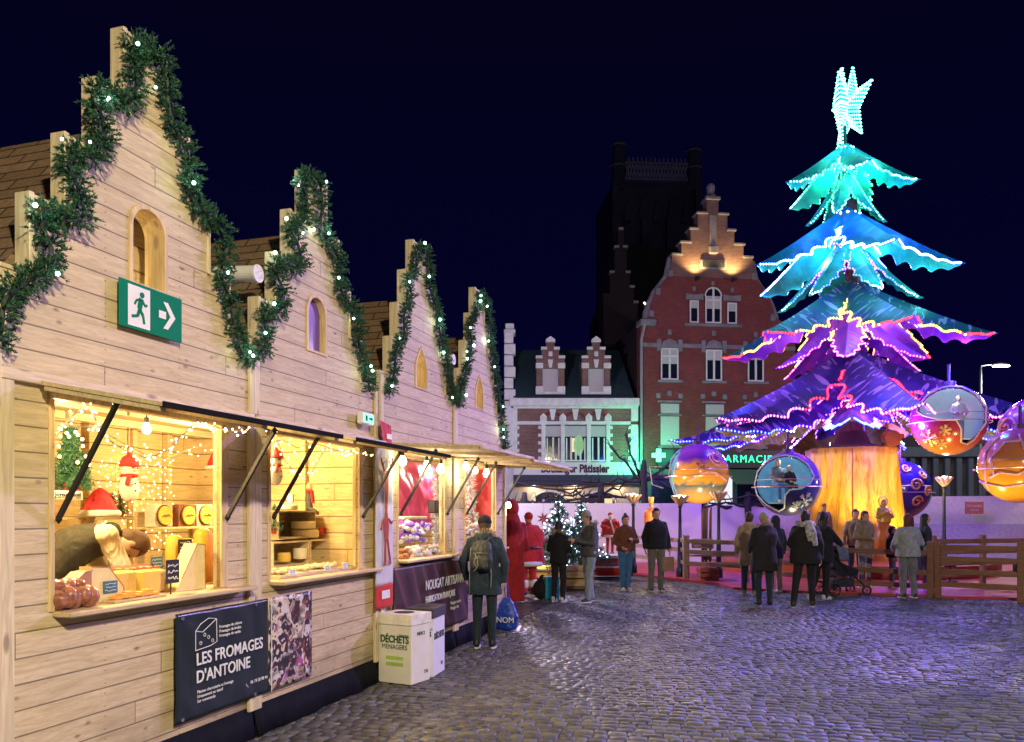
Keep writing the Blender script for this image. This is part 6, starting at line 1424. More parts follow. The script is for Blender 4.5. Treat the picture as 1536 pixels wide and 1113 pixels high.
for k in range(7):
    a = k*.897; b.add([(0,0,0),(.06*math.cos(a-.4),-.02,.06*math.sin(a-.4)),(.15*math.cos(a),-.03,.15*math.sin(a)),(.06*math.cos(a+.4),-.02,.06*math.sin(a+.4))], [(0,1,2,3)])
solid(b.build('petals', plain('petal_red', (.5,.02,.04), .6), r), .006)
# inflatable santa (standing figure) and nutcracker
s_, j, k_ = person('inflatable santa figure with white beard standing on the fence shelf', P(915,812,20.2), R(5), 1.05, dict(elL=(.34,-.05,1.18), wrL=(.28,-.22,1.32), elR=(-.34,-.05,1.16), wrR=(-.20,-.26,1.12)), top=C_['santa_red'], legs=C_['santa_red'], shoes=SH_B, hat=(C_['santa_red'],'beanie'), bulk=1.6, width=1.25, coat_len=.72)
s_.name = 'santa_figure'; s_['category'] = 'figure'
b = MB(); b.ell((0,-.12,1.50), (.11,.08,.13), 14); b.cap((-.05,-.12,1.55),.05,(.05,-.12,1.55),.05,10); blob(b, 'beard', FW, s_, .012, 2)
b = MB(); b.tube([(.31*math.cos(a),.24*math.sin(a),.74) for a in [2*PI*k/24 for k in range(24)]], .06, 8, closed=True); b.tube([(.14,-.25,.8),(.02,-.27,1.2),(-.02,-.24,1.4)], .035, 8); b.build('white_trim', FW, s_, smooth=True)
s_.location.z = .60
r = thing('red_sledge', 'red sledge with white stripe below the inflatable santa', 'sledge', P(912,0,19.6), R(6)); r.location.z = 0
b = MB(); b.loft(rings_torso([((0,0,.10),.34,.22),((0,0,.30),.46,.26),((0,0,.52),.50,.28)])); b.build('body', plain('sledge_red', (.5,.03,.02), .4), r, smooth=True)
b = MB(); b.loft(rings_torso([((0,0,.53),.51,.29),((0,0,.60),.51,.29)])); b.loft(rings_torso([((0,0,.30),.475,.275),((0,0,.34),.485,.28)])); b.build('trim', SH_W, r)
b = MB(); b.tube([(-.5,-.2,.03),(.4,-.2,.03),(.55,-.2,.12)], .025, 8); b.tube([(-.5,.2,.03),(.4,.2,.03),(.55,.2,.12)], .025, 8); b.build('runner', M['black'], r)
s_, j, k_ = person('nutcracker soldier figure glowing orange above the man in black', P(977,805,20.6), R(0), 1.05, {}, skin='skin', top=plain('nut_orange', (.62,.16,.04), .4), legs=C_['black_trousers'], shoes=SH_B, hair=HR['black'], bulk=1.35, width=1.2, coat_len=.80)
s_.name = 'nutcracker_figure'; s_['category'] = 'figure'; s_.location.z = .85
b = MB(); b.lathe([(.09,1.70),(.11,1.72),(.12,1.95),(.10,1.98)], 16); b.build('tall_hat', gold, s_, smooth=True)
lamp('figure_light', (.0,-.7,1.2), 14, (1,.5,.2), .05, s_)
# two carved figures at the trunk
s_, j, k_ = person('carved cowboy figure in brimmed hat in front of the trunk, above the scarf wearer', P(1236,0,19.4), R(-8), 1.15, {}, top=plain('carved_brown', (.20,.09,.05), .5), legs=C_['dark_coat'], shoes=SH_B, hat=(plain('hat_brown', (.20,.13,.08), .7),'brim'), bulk=1.1)
s_.name = 'cowboy_figure'; s_['category'] = 'figure'; s_.location.z = .70
s_, j, k_ = person('carved angel figure with green-gold cape and halo in front of the trunk', P(1326,0,19.2), R(4), 1.25, dict(wrL=(.04,-.20,1.28), wrR=(-.04,-.20,1.28), elL=(.26,-.05,1.15), elR=(-.26,-.05,1.15)), skin='skin', top=plain('angel_gold', (.62,.42,.10), .35, .4), legs=plain('angel_orange', (.62,.22,.04), .4), shoes=SH_B, hair=HR['blond'], bulk=1.25, coat_len=.95, hood='down')
s_.name = 'angel_figure'; s_['category'] = 'figure'; s_.location.z = .72
b = MB(); b.loft(rings_torso([((0,0,.0),.34,.28),((0,0,.5),.24,.20),((0,0,1.0),.18,.14)])); b.build('robe', plain('robe_orange', (.55,.16,.03), .4), s_, smooth=True)
b = MB(); b.tube([(.16*math.cos(a),.06,1.66+.16*math.sin(a)) for a in [2*PI*k/24 for k in range(24)]], .02, 6, closed=True); b.build('halo', gold, s_)
# ---------------------------------------------------------------- buildings round the square
def facade(name, label, x0px, Z, rz, group=None):
    p = P(x0px, 0, Z); p.z = 0; return thing(name, label, 'building', p, rz)
k = 38/F
def hx(y): return HC+(768-y)*k
LITW = emit('lit_window', (1.0,.74,.38), 1.1)
# patisserie
pa = facade('patisserie_house', 'low brick house with white trim, two stepped dormers and shop fascia', 762, 38, 0)
def X(x): return (x-762)*k
b = MB(); b.box(X(764), X(957), .0, 7, 0, hx(611)); b.build('brick_wall', M['brick_small'], pa)
b = MB(); WS = M['white_stone']
b.bbox(X(764),X(958),-.30,.0,hx(610),hx(598),.03); b.bbox(X(766),X(957),-.12,-.003,hx(613),hx(610)-.002,.01); b.bbox(X(775),X(946),-.06,-.003,hx(637),hx(632),.01)
for a,c in ((812,818),(841,847),(880,886),(909,915),(946,957)): b.bbox(X(a),X(c),-.10,-.003,hx(694),hx(637)-.002,.01)
b.bbox(X(946)+.002,X(957),-.10,-.003,hx(632),hx(613)-.002,.01)
b.bbox(X(765),X(776),-.10,-.003,hx(694),hx(613)-.002,.01)
for i in range(5):
    y = 690-i*11.5
    for x0,x1 in ((776,779),(807,812),(915,919),(942,946)): b.bbox(X(x0)+.004,X(x1)-.004,-.08,-.003,hx(y),hx(y-5),.01)
for x in (815,844,883,912): b.prism([(X(x-5),hx(632)+.002),(X(x+5),hx(632)+.002),(X(x+5),hx(625)),(X(x),hx(620)),(X(x-5),hx(625))],-.12,-.003)
for x in (829,863,897): b.prism([(X(x-2),hx(630)),(X(x+2),hx(630)),(X(x+5),hx(614)),(X(x-5),hx(614))],-.11,-.003)
for y in range(600,500,-17): b.bbox(X(757)-.02,X(770)+(.10 if (y//17)%2 else 0),-.15,.5,hx(y),hx(y-15.5),.02)
b.bbox(X(757),X(770),-.12,.5,0,hx(602),.01); b.bbox(X(756),X(773),-.2,.6,hx(501),hx(495),.02); b.bbox(X(758),X(771),-.16,.5,hx(494),hx(486),.03)
b.build('stone_trim', WS, pa)
b = MB()
for x in (829,863,897):
    b.tube([(X(x)+.5*math.cos(t)*(1.05 if x == 863 else .85), -.02, hx(632)+.42*math.sin(t)) for t in [PI*i/12 for i in range(13)]], .07, 6)
b.build('relieving_arch', M['brick'], pa)
for x0,x1 in ((818,841),(847,880),(886,909)):
    w = MB(); w.box(X(x0),X(x1),-.035,-.003,hx(693),hx(638)); f = w.build('window', M['pane'], pa)
    w = MB(); w.bbox(X(x0)+.0,X(x1)-.0,-.06,-.036,hx(655),hx(639),.004); w.build('blind', M['blind'], f)
    w = MB(); xm = (x0+x1)/2; n_ = 2 if x1-x0 > 25 else 1
    for x in ((xm,) if n_ == 1 else (xm-7,xm,xm+7)): w.bbox(X(x)-.045,X(x)+.045,-.075,-.037,hx(692),hx(656),.01)
    w.bbox(X(x0)+.01,X(x1)-.01,-.07,-.037,hx(693)+.02,hx(690),.01); w.build('frame', M['white'], f)
    w = MB(); w.box(X(x0)+.06, X(x0)+.12, -.065, -.04, hx(692), hx(657)); w.box(X(x1)-.12, X(x1)-.06, -.065, -.04, hx(692), hx(657)); w.build('jamb', M['white'], f)
w = MB(); w.ell((X(868),-.06,hx(668)),(.25,.02,.5),10); w.build('lit_decoration', emit('deco_green', (.5,1,.45), .5), pa)
w = MB(); w.box(X(858),X(866),-.05,-.037,hx(678),hx(657)); w.build('lit_pane', LITW, pa)
b = MB(); b.add([(X(770),-.2,hx(596)),(X(950),-.2,hx(596)),(X(940),2.8,hx(507)),(X(772),2.8,hx(507)),(X(770),-.15,hx(597)),(X(950),-.15,hx(597)),(X(940),3.2,hx(507)),(X(772),3.2,hx(507))],[(0,1,2,3),(7,6,5,4),(0,4,5,1),(1,5,6,2),(2,6,7,3),(3,7,4,0)]); auto_uv(b.build('roof', M['slate'], pa))
for xc in (825.5, 894):
    d = MB()
    d.bbox(X(xc-21),X(xc-12),-.1,1.9,hx(592),hx(553),.01); d.bbox(X(xc+12),X(xc+21),-.1,1.9,hx(592),hx(553),.01)
    d.prism([(X(xc-21),hx(553)+.001),(X(xc+21),hx(553)+.001),(X(xc+21),hx(538)),(X(xc+13),hx(538)),(X(xc+13),hx(525)),(X(xc+6),hx(525)),(X(xc+6),hx(514)),(X(xc-6),hx(514)),(X(xc-6),hx(525)),(X(xc-13),hx(525)),(X(xc-13),hx(538)),(X(xc-21),hx(538))], -.1, 1.9)
    dm = d.build('dormer', M['brick_small'], pa)
    w = MB()
    for a,c,y0,y1 in ((-22,-10,592,580),(10,22,592,580),(-22,-11,553,545),(11,22,553,545),(-22,-12,538,534),(12,22,538,534),(-14,-5,525,521),(5,14,525,521),(-7,7,514,510),(-3,3,535,528),(-12,12,592,588)): w.bbox(X(xc+a),X(xc+c),-.18,.1,hx(y0),hx(y1),.015)
    w.prism([(X(xc-7),hx(510)+.002),(X(xc+7),hx(510)+.002),(X(xc),hx(505))],-.16,.1); w.prism([(X(xc-2),hx(552)),(X(xc+2),hx(552)),(X(xc+4),hx(540)),(X(xc-4),hx(540))],-.15,-.102)
    w.build('stone_steps', WS, dm)
    w = MB(); w.bbox(X(xc-12)+.005,X(xc+12)-.005,-.02,.1,hx(588)+.004,hx(553)-.01,.01); w.build('shutter', M['blind'], dm)
b = MB(); b.bbox(X(770),X(957),-.40,-.105,hx(713),hx(694)-.002,.01); fa = b.build('shop_fascia', M['white'], pa)
text('Boulanger Pâtissier', .52, fa, plain('sign_plum', (.05,.01,.03), .5), T(X(912),-.405,hx(709)), align='RIGHT', sx=.80, bold=.022, ext=.01)
b = MB(); b.bbox(X(770),X(957),-.9,-.40,hx(729),hx(722),.03); b.bbox(X(770),X(957),-.45,-.41,hx(722),hx(713),.01); b.build('awning_box', plain('awning_dark', (.03,.03,.06), .6), pa)
cream = plain('cream_render', (.55,.46,.33), .8)
b = MB(); b.box(X(770),X(957),-.35,-.003,0,hx(731)); b.build('shop_front', cream, pa)
for xx_ in (800,860,925): lamp('shop_light', (X(xx_),-.62,hx(727)-.12), 22, (1,.80,.5), .1, pa)
for xc, rx in ((823,30),(898,25)):
    w = MB(); w.prism([(X(xc-rx),.3),(X(xc+rx),.3)]+[(X(xc)+rx*k*math.cos(t), hx(763)+26*k*math.sin(t)) for t in [PI*i/16 for i in range(17)]], -.38, -.352); f = w.build('shop_window', M['pane'], pa)
    w = MB(); w.tube([(X(xc)+rx*k*math.cos(t), -.39, hx(763)+26*k*math.sin(t)) for t in [PI*i/16 for i in range(17)]], .05, 6); w.build('arch_moulding', WS, f)
    w = MB(); 
    for q_ in range(4): w.box(X(xc-rx+6+q_*rx*.45), X(xc-rx+10+q_*rx*.45), -.39, -.381, hx(770), hx(752)+.1*(q_%2))
    w.build('lit_display', emit('display_violet', (.55,.25,1.0) if xc == 823 else (1,.75,.4), .9), f)
for x0,x1,y0,y1 in ((797,803,760,738),(848,858,750,742),(905,917,757,748)):
    w = MB(); w.box(X(x0),X(x1),-.40,-.392,hx(y0),hx(y1)); w.build('lit_pane', LITW, pa)
# red gabled house
rg = facade('gabled_house', 'tall red brick house with stepped and scrolled gable, uplit at the top', 960, 38, R(7))
def Y(x): return (x-960)*k*1.02
half = [(960,482),(974,482),(973,470),(978,452),(984,436),(994,422),(1003,412),(1007,398),(1009,381),(1023,381),(1023,362),(1037,362),(1037,341),(1048,341),(1048,317),(1062,317),(1062,295)]
sym = half+[(2142-x,y) for x,y in reversed(half[2:])]+[(1190,482),(1200,482)]
poly = [(Y(960),0)]+[(Y(x),hx(y)) for x,y in sym]+[(Y(1200),0)]
low = [q_ for q_ in sym if q_[1] >= 412]; hi = [q_ for q_ in sym if q_[1] <= 412]
b = MB(); b.prism(list(reversed([(Y(960),0)]+[(Y(x),hx(y)) for x,y in low]+[(Y(1200),0)])), 0, .55); b.build('brick_wall', M['brick'], rg)
b = MB(); b.prism(list(reversed([(Y(x),hx(y)+.001) for x,y in hi])), 0, .55); b.build('gable_crown', M['brick_small'], rg)
b = MB(); b.box(Y(961),Y(1199),.56,8,0,hx(484)); b.prism([(Y(961),hx(484)+.01),(Y(1199),hx(484)+.01),(Y(1071),hx(400))],.56,8); b.build('house_body', M['brick_dark'], rg)
b = MB(); GS = plain('gable_stone', (.24,.22,.25), .85, var=.25, scale=3, bmp=.4)
for x0,x1,y in ((1009,1024,381),(1022,1038,362),(1036,1049,341),(1047,1063,317)):
    for s_ in (0,1):
        a,c = (x0-1.5,x1+.5) if s_ == 0 else (2142-x1-.5,2142-x0+1.5); b.bbox(Y(a),Y(c),-.10,.62,hx(y)+.004,hx(y-3.6),.02)
b.bbox(Y(1060),Y(1082),-.14,.62,hx(295),hx(290),.02); b.lathe([(.30,0),(.30,.10),(.16,.22),(.20,.42),(.12,.60),(.10,.68)], 16, c=(Y(1071),.25,hx(290)+.001)); b.ell((Y(1071),.25,hx(273)+.0),.21,14)
pth = [(973,482),(973,468),(978,452),(984,437),(994,424),(1003,412),(1006,398),(1008,384)]
for s_ in (0,1):
    q = [((Y(x if s_ == 0 else 2142-x))+ (-.05 if s_ == 0 else .05), .2, hx(y)) for x,y in pth]
    b.tube(q, [.20,.19,.16,.14,.13,.15,.14,.12], 8)
    for x,y in ((975,470),(985,436),(1004,408)): b.bbox(*(sorted((Y(x-2 if s_==0 else 2142-x-6),Y(x+6 if s_==0 else 2142-x+2)))),-.08,.5,hx(y+5),hx(y-5),.03)
b.bbox(Y(958),Y(982),-.35,.5,hx(489),hx(480),.04)
for x0,x1 in ((960,990),(1019,1059),(1086,1124),(1151,1200)): b.bbox(Y(x0),Y(x1),-.06,-.003,hx(520),hx(514),.01)
for xc in (1004.5,1072.5,1137.5):
    for dx in (-16,16): b.bbox(Y(xc+dx-3.5),Y(xc+dx+3.5),-.09,-.003,hx(526),hx(508),.02)
    b.prism([(Y(xc-13),hx(520)),(Y(xc+13),hx(520)),(Y(xc+10),hx(511)),(Y(xc),hx(507)),(Y(xc-10),hx(511))], -.08,-.003)
    b.bbox(Y(xc-3),Y(xc+3),-.07,-.003,hx(501),hx(493),.02); b.bbox(Y(xc-19),Y(xc+19),-.16,-.003,hx(573),hx(569.5),.01)
    for dx in (-17,0,17): b.bbox(Y(xc+dx-3.5),Y(xc+dx+3.5),-.08,-.003,hx(597-(4 if dx == 0 else 0)),hx(589-(4 if dx == 0 else 0)),.03)
    b.bbox(Y(xc-18),Y(xc+18),-.07,-.003,hx(603),hx(600),.01); b.bbox(Y(xc-18),Y(xc+18),-.10,-.003,hx(623),hx(620.5),.01); b.bbox(Y(xc-18),Y(xc+18),-.14,-.003,hx(672),hx(668),.01)
b.bbox(Y(1027),Y(1115),-.14,-.003,hx(487),hx(483),.01)
for x0,x1 in ((1029,1056),(1087,1114)): b.prism([(Y(x0),hx(447)),(Y(x1),hx(447)),(Y(x1),hx(438)),(Y((x0+x1)/2),hx(440)),(Y(x0),hx(438))],-.09,-.003)
for x in (1042,1071,1101): b.bbox(Y(x-2.5),Y(x+2.5),-.07,-.003,hx(434-(9 if x == 1071 else 0)),hx(427-(9 if x == 1071 else 0)),.02)
b.bbox(Y(1051),Y(1091),-.14,-.003,hx(401),hx(386),.04); b.bbox(Y(1064),Y(1078),-.22,-.003,hx(378),hx(365),.06); b.bbox(Y(1066),Y(1076),-.13,-.003,hx(364),hx(318),.03, ) 
b.build('stone_trim', GS, rg)
b = MB(); b.bbox(Y(1054),Y(1088),-.16,-.142,hx(398),hx(389),.01); b.build('carved_panel', M['dark_stone'], rg)
def win(par, Xf, x0, x1, y0, y1, blind=0, mull=True, transom=0, arch=False, yoff=0):
    w = MB(); t = .03
    if arch:
        xc, rr = (Xf(x0)+Xf(x1))/2, (Xf(x1)-Xf(x0))/2; zs = hx(y0)-rr; w.prism([(Xf(x0),hx(y1)),(Xf(x1),hx(y1))]+[(xc+rr*math.cos(a), zs+rr*math.sin(a)) for a in [PI*i/12 for i in range(13)]], -.03, -.004)
    else: w.box(Xf(x0),Xf(x1),-.03,-.004,hx(y1),hx(y0))
    f = w.build('window', M['pane'], par); w = MB(); fw_ = .07
    if arch: w.tube([(xc+rr*math.cos(a), -.05, zs+rr*math.sin(a)) for a in [PI*i/12 for i in range(13)]], fw_*.6, 6); top = zs
    else: w.bbox(Xf(x0),Xf(x1),-.08,-.031,hx(y0)-fw_,hx(y0),.01); top = hx(y0)-fw_-.002
    w.bbox(Xf(x0),Xf(x0)+fw_,-.08,-.031,hx(y1)+fw_+.002,top,.01); w.bbox(Xf(x1)-fw_,Xf(x1),-.08,-.031,hx(y1)+fw_+.002,top,.01); w.bbox(Xf(x0),Xf(x1),-.08,-.031,hx(y1),hx(y1)+fw_,.01)
    if mull: xm = (Xf(x0)+Xf(x1))/2; w.bbox(xm-.05,xm+.05,-.085,-.032,hx(y1)+fw_+.002,(hx(y0)-fw_-.002) if not arch else hx(y0)-.03,.01)
    if transom: w.bbox(Xf(x0)+fw_+.002,Xf(x1)-fw_-.002,-.09,-.033,hx(transom)-.04,hx(transom)+.04,.01)
    w.build('frame', M['white'], f)
    if blind: w = MB(); w.bbox(Xf(x0)+fw_+.003,Xf(x1)-fw_-.003,-.055,-.034,hx(blind),hx(y0)-fw_-.004,.004) if not arch else w.bbox(Xf(x0)+fw_+.003,Xf(x1)-fw_-.003,-.055,-.034,hx(blind),zs,.004); w.build('blind', M['blind'], f)
win(rg, Y, 1035,1049,448,482, blind=460, mull=False); win(rg, Y, 1059,1084,428,482, blind=460, arch=True, transom=447); win(rg, Y, 1093,1108,450,482, blind=463, mull=False)
win(rg, Y, 991,1018,521,569, blind=545, transom=533); win(rg, Y, 1060,1085,522,569, blind=538); win(rg, Y, 1125,1150,522,569, blind=536)
for x in (991,1060,1125):
    for y0,y1 in ((605,620),(624,668)):
        w = MB(); w.bbox(Y(x),Y(x+28),-.06,-.004,hx(y1),hx(y0),.01); w.build('shutter', M['blind'], rg)
b = MB(); b.tube([(Y(965),-.2,hx(488)),(Y(963),-.15,hx(500)),(Y(961),-.12,hx(510)),(Y(961),-.12,.3)], .07, 8); b.build('downpipe', M['grey_stone'], rg)
b = MB(); b.bbox(Y(985),Y(1195),-.35,-.003,hx(702),hx(674),.02); ph = b.build('shop_sign', plain('dark_fascia', (.015,.02,.03), .4), rg)
text('PHARMACIE', .50, ph, emit('letters_green', (.05,1.0,.45), 2.2), T(Y(1064),-.36,hx(693)), ext=.03, sx=.95, spacing=1.25)
b = MB(); b.box(Y(968),Y(1195),-.30,-.002,0,hx(704)); b.build('shop_front', plain('shop_green', (.05,.11,.09), .5), rg)
for x0,x1 in ((975,1010),(1018,1055),(1062,1100),(1108,1150)): w = MB(); w.box(X(x0),X(x1),-.34,-.302,.5,hx(712)); o = w.build('shop_window', M['pane'] if x0 != 1062 else emit('shop_light', (.9,.95,1), 1.0), rg); o.location.x = -X(960)
b = MB(); b.add([(Y(1085),-.36,hx(706)),(Y(1150),-.36,hx(706)),(Y(1145),-2.2,hx(727)),(Y(1080),-2.2,hx(727))],[(3,2,1,0)]); solid(b.build('shop_awning', plain('awning_grey', (.10,.11,.11), .8), rg), .04)
cr = thing('pharmacy_cross', 'glowing green pharmacy cross on the corner of the red gabled house', 'sign', P(988,683,37.3)); s_ = .30
b = MB(); b.bbox(-s_/3,s_/3,-.1,.1,-s_,s_,.01); b.bbox(-s_,-s_/3-.002,-.1,.1,-s_/3,s_/3,.01); b.bbox(s_/3+.002,s_,-.1,.1,-s_/3,s_/3,.01); b.build('cross', emit('cross_green', (.10,1.0,.50), 5), cr)
b = MB(); b.beam((0,.1,0),(0,.6,0),.05); b.build('bracket', M['black'], cr)
lamp('cross_light', (-.95,-.4,-.1), 190, (.03,1.0,.42), .3, cr); lamp('cross_light', (1.2,-1.0,.1), 110, (.03,1.0,.42), .3, cr)
for x in (1043,1099):
    l = thing('gable_spotlight', ('left' if x < 1071 else 'right')+' small uplight fixed under the stepped gable', 'spotlight', rg.matrix_world @ V(0,0,0)); l.location = Vector(rg.location)+Matrix.Rotation(R(7),3,'Z')@Vector((Y(x),-.42,hx(417)))
    b = MB(); b.bbox(-.12,.12,-.08,.08,-.08,.06,.01); b.beam((0,.08,-.04),(0,.40,-.04),.04); b.build('housing', M['black'], l); lamp('uplight', (0,0,.12), 330, (1,.70,.24), .05, l, 'SPOT', (0,.14,1.2), 120, .8)
fl_ = thing('roof_floodlight', 'small lit floodlight at the roof edge left of the red gable', 'floodlight', P(967,457,38.5), R(20)); b = MB(); b.beam((-.14,0,.08),(.14,0,-.14),.2,.12); b.beam((0,0,0),(.1,.1,-.9),.04); b.build('housing', M['black'], fl_); b = MB(); b.beam((-.12,-.10,.07),(.12,-.10,-.13),.15,.03); b.build('lamp_glass', emit('flood_glass', (1,.9,.6), 6), fl_)
# house right of the gable and low building with columns
nb_ = facade('terrace_house', 'dark brick house between the red gable and the carousel tree', 1202, 40, R(4)); b = MB(); b.box(0,4.2,0,7,0,HC+(768-560)*40/F); b.build('brick_wall', M['brick'], nb_); b = MB(); b.add([(0,-.1,8.6),(4.2,-.1,8.6),(4.2,4,11.2),(0,4,11.2),(0,7,8.6),(4.2,7,8.6)],[(0,1,2,3),(3,2,5,4),(1,5,2),(0,3,4)]); auto_uv(b.build('roof', M['slate'], nb_))
cb = facade('columned_building', 'low dark building with blue-grey columns at the right behind the canvas wall', 1330, 44, R(-3)); kk = 44/F
b = MB(); b.box(0,13,0,6,0,6.0); b.build('wall', M['dark_stone'], cb)
b = MB(); GB = plain('blue_grey_paint', (.10,.13,.16), .7)
for i in range(9): b.bbox(.5+i*.62,.78+i*.62,-.35,-.05,0,4.6,.03)
b.bbox(0,13,-.5,-.003,4.62,5.2,.05); b.build('columns', GB, cb)
for i in range(6): w = MB(); w.box(6.4+i*1.05,7.1+i*1.05,-.04,-.003,3.0,4.3); w.build('window', M['pane'], cb)
text('HOTEL', .8, cb, plain('faded_violet', (.18,.06,.14), .6), T(6.3,-.52,4.64), ext=.01)
# dark stepped gable and cathedral tower far behind
dg_ = thing('dark_gable_house', 'unlit old house with narrow stepped gable between patisserie and red house', 'building', Vector((P(905,0,50).x,50,0))); k5 = 50/F
def D(x): return (x-905)*k5
def dz(y): return HC+(768-y)*k5
pp = [(957,480),(957,455),(951,455),(951,432),(945,432),(945,410),(940,410),(940,372),(936,372),(936,345),(927,345),(927,372),(922,372),(922,410),(915,410),(915,440),(905,440)]
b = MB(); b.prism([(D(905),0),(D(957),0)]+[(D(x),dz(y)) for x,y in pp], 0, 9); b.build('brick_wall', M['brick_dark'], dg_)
b = MB()
for x,y in ((954,455),(948,432),(942,410),(938,372),(931.5,345),(925,372),(918,410)): b.bbox(D(x-4),D(x+4),-.1,.5,dz(y)+.002,dz(y-4),.03)
b.build('stone_steps', M['grey_stone'], dg_)
tw = thing('cathedral_tower', 'huge dark gothic tower with lattice parapet and corner turrets against the night sky', 'church tower', Vector((P(982,0,95).x,95,0)), R(4)); kt = 95/F
def tx(x): return (x-982)*kt
def tz(y): return HC+(768-y)*kt
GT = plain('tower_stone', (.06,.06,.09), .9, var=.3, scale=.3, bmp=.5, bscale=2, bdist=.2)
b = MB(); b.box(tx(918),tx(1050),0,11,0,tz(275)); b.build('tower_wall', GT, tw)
b = MB()
for x in (921,1046,965,1003):
    b.box(tx(x-5),tx(x+5),-1.0,-.02,0,tz(330 if x in (965,1003) else 285))
for x in (940,962,984,1006,1028): b.prism([(tx(x-5),tz(335)),(tx(x+5),tz(335)),(tx(x+5),tz(322)),(tx(x),tz(300)),(tx(x-5),tz(322))],-.5,-.02)
b.build('buttress', GT, tw)
b = MB(); n_ = 18
for i in range(n_):
    x0 = 937+92*i/n_; x1 = x0+92/n_; b.beam((tx(x0),-.5,tz(270)),(tx(x1),-.5,tz(250)),.28,.2); b.beam((tx(x1),-.45,tz(270)),(tx(x0),-.45,tz(250)),.28,.2)
b.bbox(tx(935),tx(1031),-.8,-.1,tz(274),tz(271),.05); b.bbox(tx(935),tx(1031),-.8,-.1,tz(250),tz(247),.05)
for i in range(14): b.box(tx(940+i*6.6),tx(942+i*6.6),-.6,-.2,tz(247)+.01,tz(240))
b.build('lattice_parapet', plain('tower_trim', (.26,.26,.34), .9), tw)
for x,yt in ((929,208),(1044,213)):
    b = MB(); rr = 12*kt; b.lathe([(rr,tz(285)),(rr,tz(252)),(rr*1.15,tz(249)),(rr*1.1,tz(246)),(rr*.85,tz(243)),(rr*.85,tz(yt+12)),(rr*1.0,tz(yt+10)),(rr*.9,tz(yt+5)),(.2,tz(yt))], 8, c=(tx(x),.6,0)); b.build('corner_turret', GT, tw)
    b = MB(); b.lathe([(rr*1.18,tz(250.5)),(rr*1.18,tz(248.5))], 8, c=(tx(x),.6,0)); b.lathe([(rr*1.05,tz(yt+11)),(rr*1.05,tz(yt+9))], 8, c=(tx(x),.6,0)); b.build('turret_band', plain('tower_trim2', (.26,.26,.34), .9), tw)
nv_ = thing('church_nave', 'dark steep nave roof running below the cathedral tower', 'church', Vector((P(940,0,70).x,70,0))); b = MB(); kn = 70/F
b.prism([(0,0),(9.5,0),(9.5,HC+(768-420)*kn),(6.2,HC+(768-350)*kn),(4.4,HC+(768-374)*kn),(0,HC+(768-366)*kn)],0,8); b.build('roof', M['slate'], nv_)

# ---------------------------------------------------------------- bare pollarded trees with cables
def pollard(label, x, Z, ytop, seed, limbs):
    rnd = random.Random(seed); p = P(x,0,Z); p.z = 0; h = HC+(768-ytop)*Z/F; r = thing('pollarded_tree', label, 'tree', p, 0, 'bare pollarded plane trees')
    bk = plain('plane_bark', (.022,.018,.022), .9, var=.5, bmp=.8)
    b = MB(); b.tube([(0,0,0),(.03,0,h*.5),(-.02,0,h*.85),(0,0,h)], [.16,.11,.13,.07], 10); b.build('trunk', bk, r, smooth=True)
    b = MB()
    for dx, dzz in limbs:
        pts = [Vector((0,0,h*.8))]; n = 7
        for i in range(1,n+1): pts.append(Vector((dx*i/n, rnd.uniform(-.1,.1), h*.8+dzz*(i/n)**1.2+rnd.uniform(-.09,.09)*1.3)))
        b.tube(pts, [.07,.045,.06,.035,.05,.03,.04,.05], 7)
        for i in range(2,n+1):
            for q in range(2): e = pts[i]+Vector((rnd.uniform(-.25,.25),rnd.uniform(-.1,.1),rnd.uniform(-.3,.4))); b.tube([pts[i],(pts[i]+e)/2+Vector((0,0,.05)),e],[.018,.012,.006],5)
    b.build('limb', bk, r, smooth=True)
pollard('bare pollarded tree with knotty level branches, right behind the last stall', 787, 27, 738, 2, [(1.9,.5),(-1.2,.2),(1.4,.0),(2.6,.15)])
pollard('bare pollarded tree in front of the patisserie arches', 902, 29, 722, 3, [(-1.6,.25),(1.5,.9),(1.8,-.1),(-2.2,-.2)])
pollard('thick bare pollarded tree in front of the red gabled house', 966, 26, 690, 4, [(-1.1,1.2),(1.2,1.0),(-.6,1.4),(2.0,.1),(-2.0,.0)])
pollard('bare pollarded tree between the red house shop and the blue gondola', 1122, 27.5, 738, 5, [(1.2,.5),(-1.8,.3),(-2.6,-.1),(1.6,.0)])
cb_ = thing('light_cable', 'dark cable strung between the bare trees in front of the shops', 'cable', P(760,0,27)); cb_.location.z = 0; b = MB()
for (xa,ya,xb,yb,sag) in ((770,722,905,726,10),(905,726,966,705,8),(966,705,1125,742,22),(1125,742,1215,730,10),(780,750,900,748,6),(900,735,966,745,6)):
    A = P(xa,ya,27.4)-cb_.location; B_ = P(xb,yb,27.4)-cb_.location; pts = [A.lerp(B_,i/10)-Vector((0,0,sag*27.4/F*4*(i/10)*(1-i/10))) for i in range(11)]; b.tube(pts,.03,5)
b.build('cable', M['black'], cb_)
# dark tree line / houses far right
for i,(x0,Z,w,h,lab) in enumerate(((1180,60,9,9,'dark terraced house roofline far behind the carousel, left part'),(1395,62,10,6.2,'dark house roofline far right behind the columned building'),(640,60,9,8,'dark house far behind the stall roofs'))):
    r = thing('terrace_house', lab, 'building', Vector((P(x0,0,Z).x,Z,0))); b = MB(); b.box(0,w,0,8,0,h-2); b.prism([(0,h-1.99),(w,h-1.99),(w-.5,h+.8),(.5,h+.8)],.1,7.9); b.build('wall', M['brick_dark'], r)

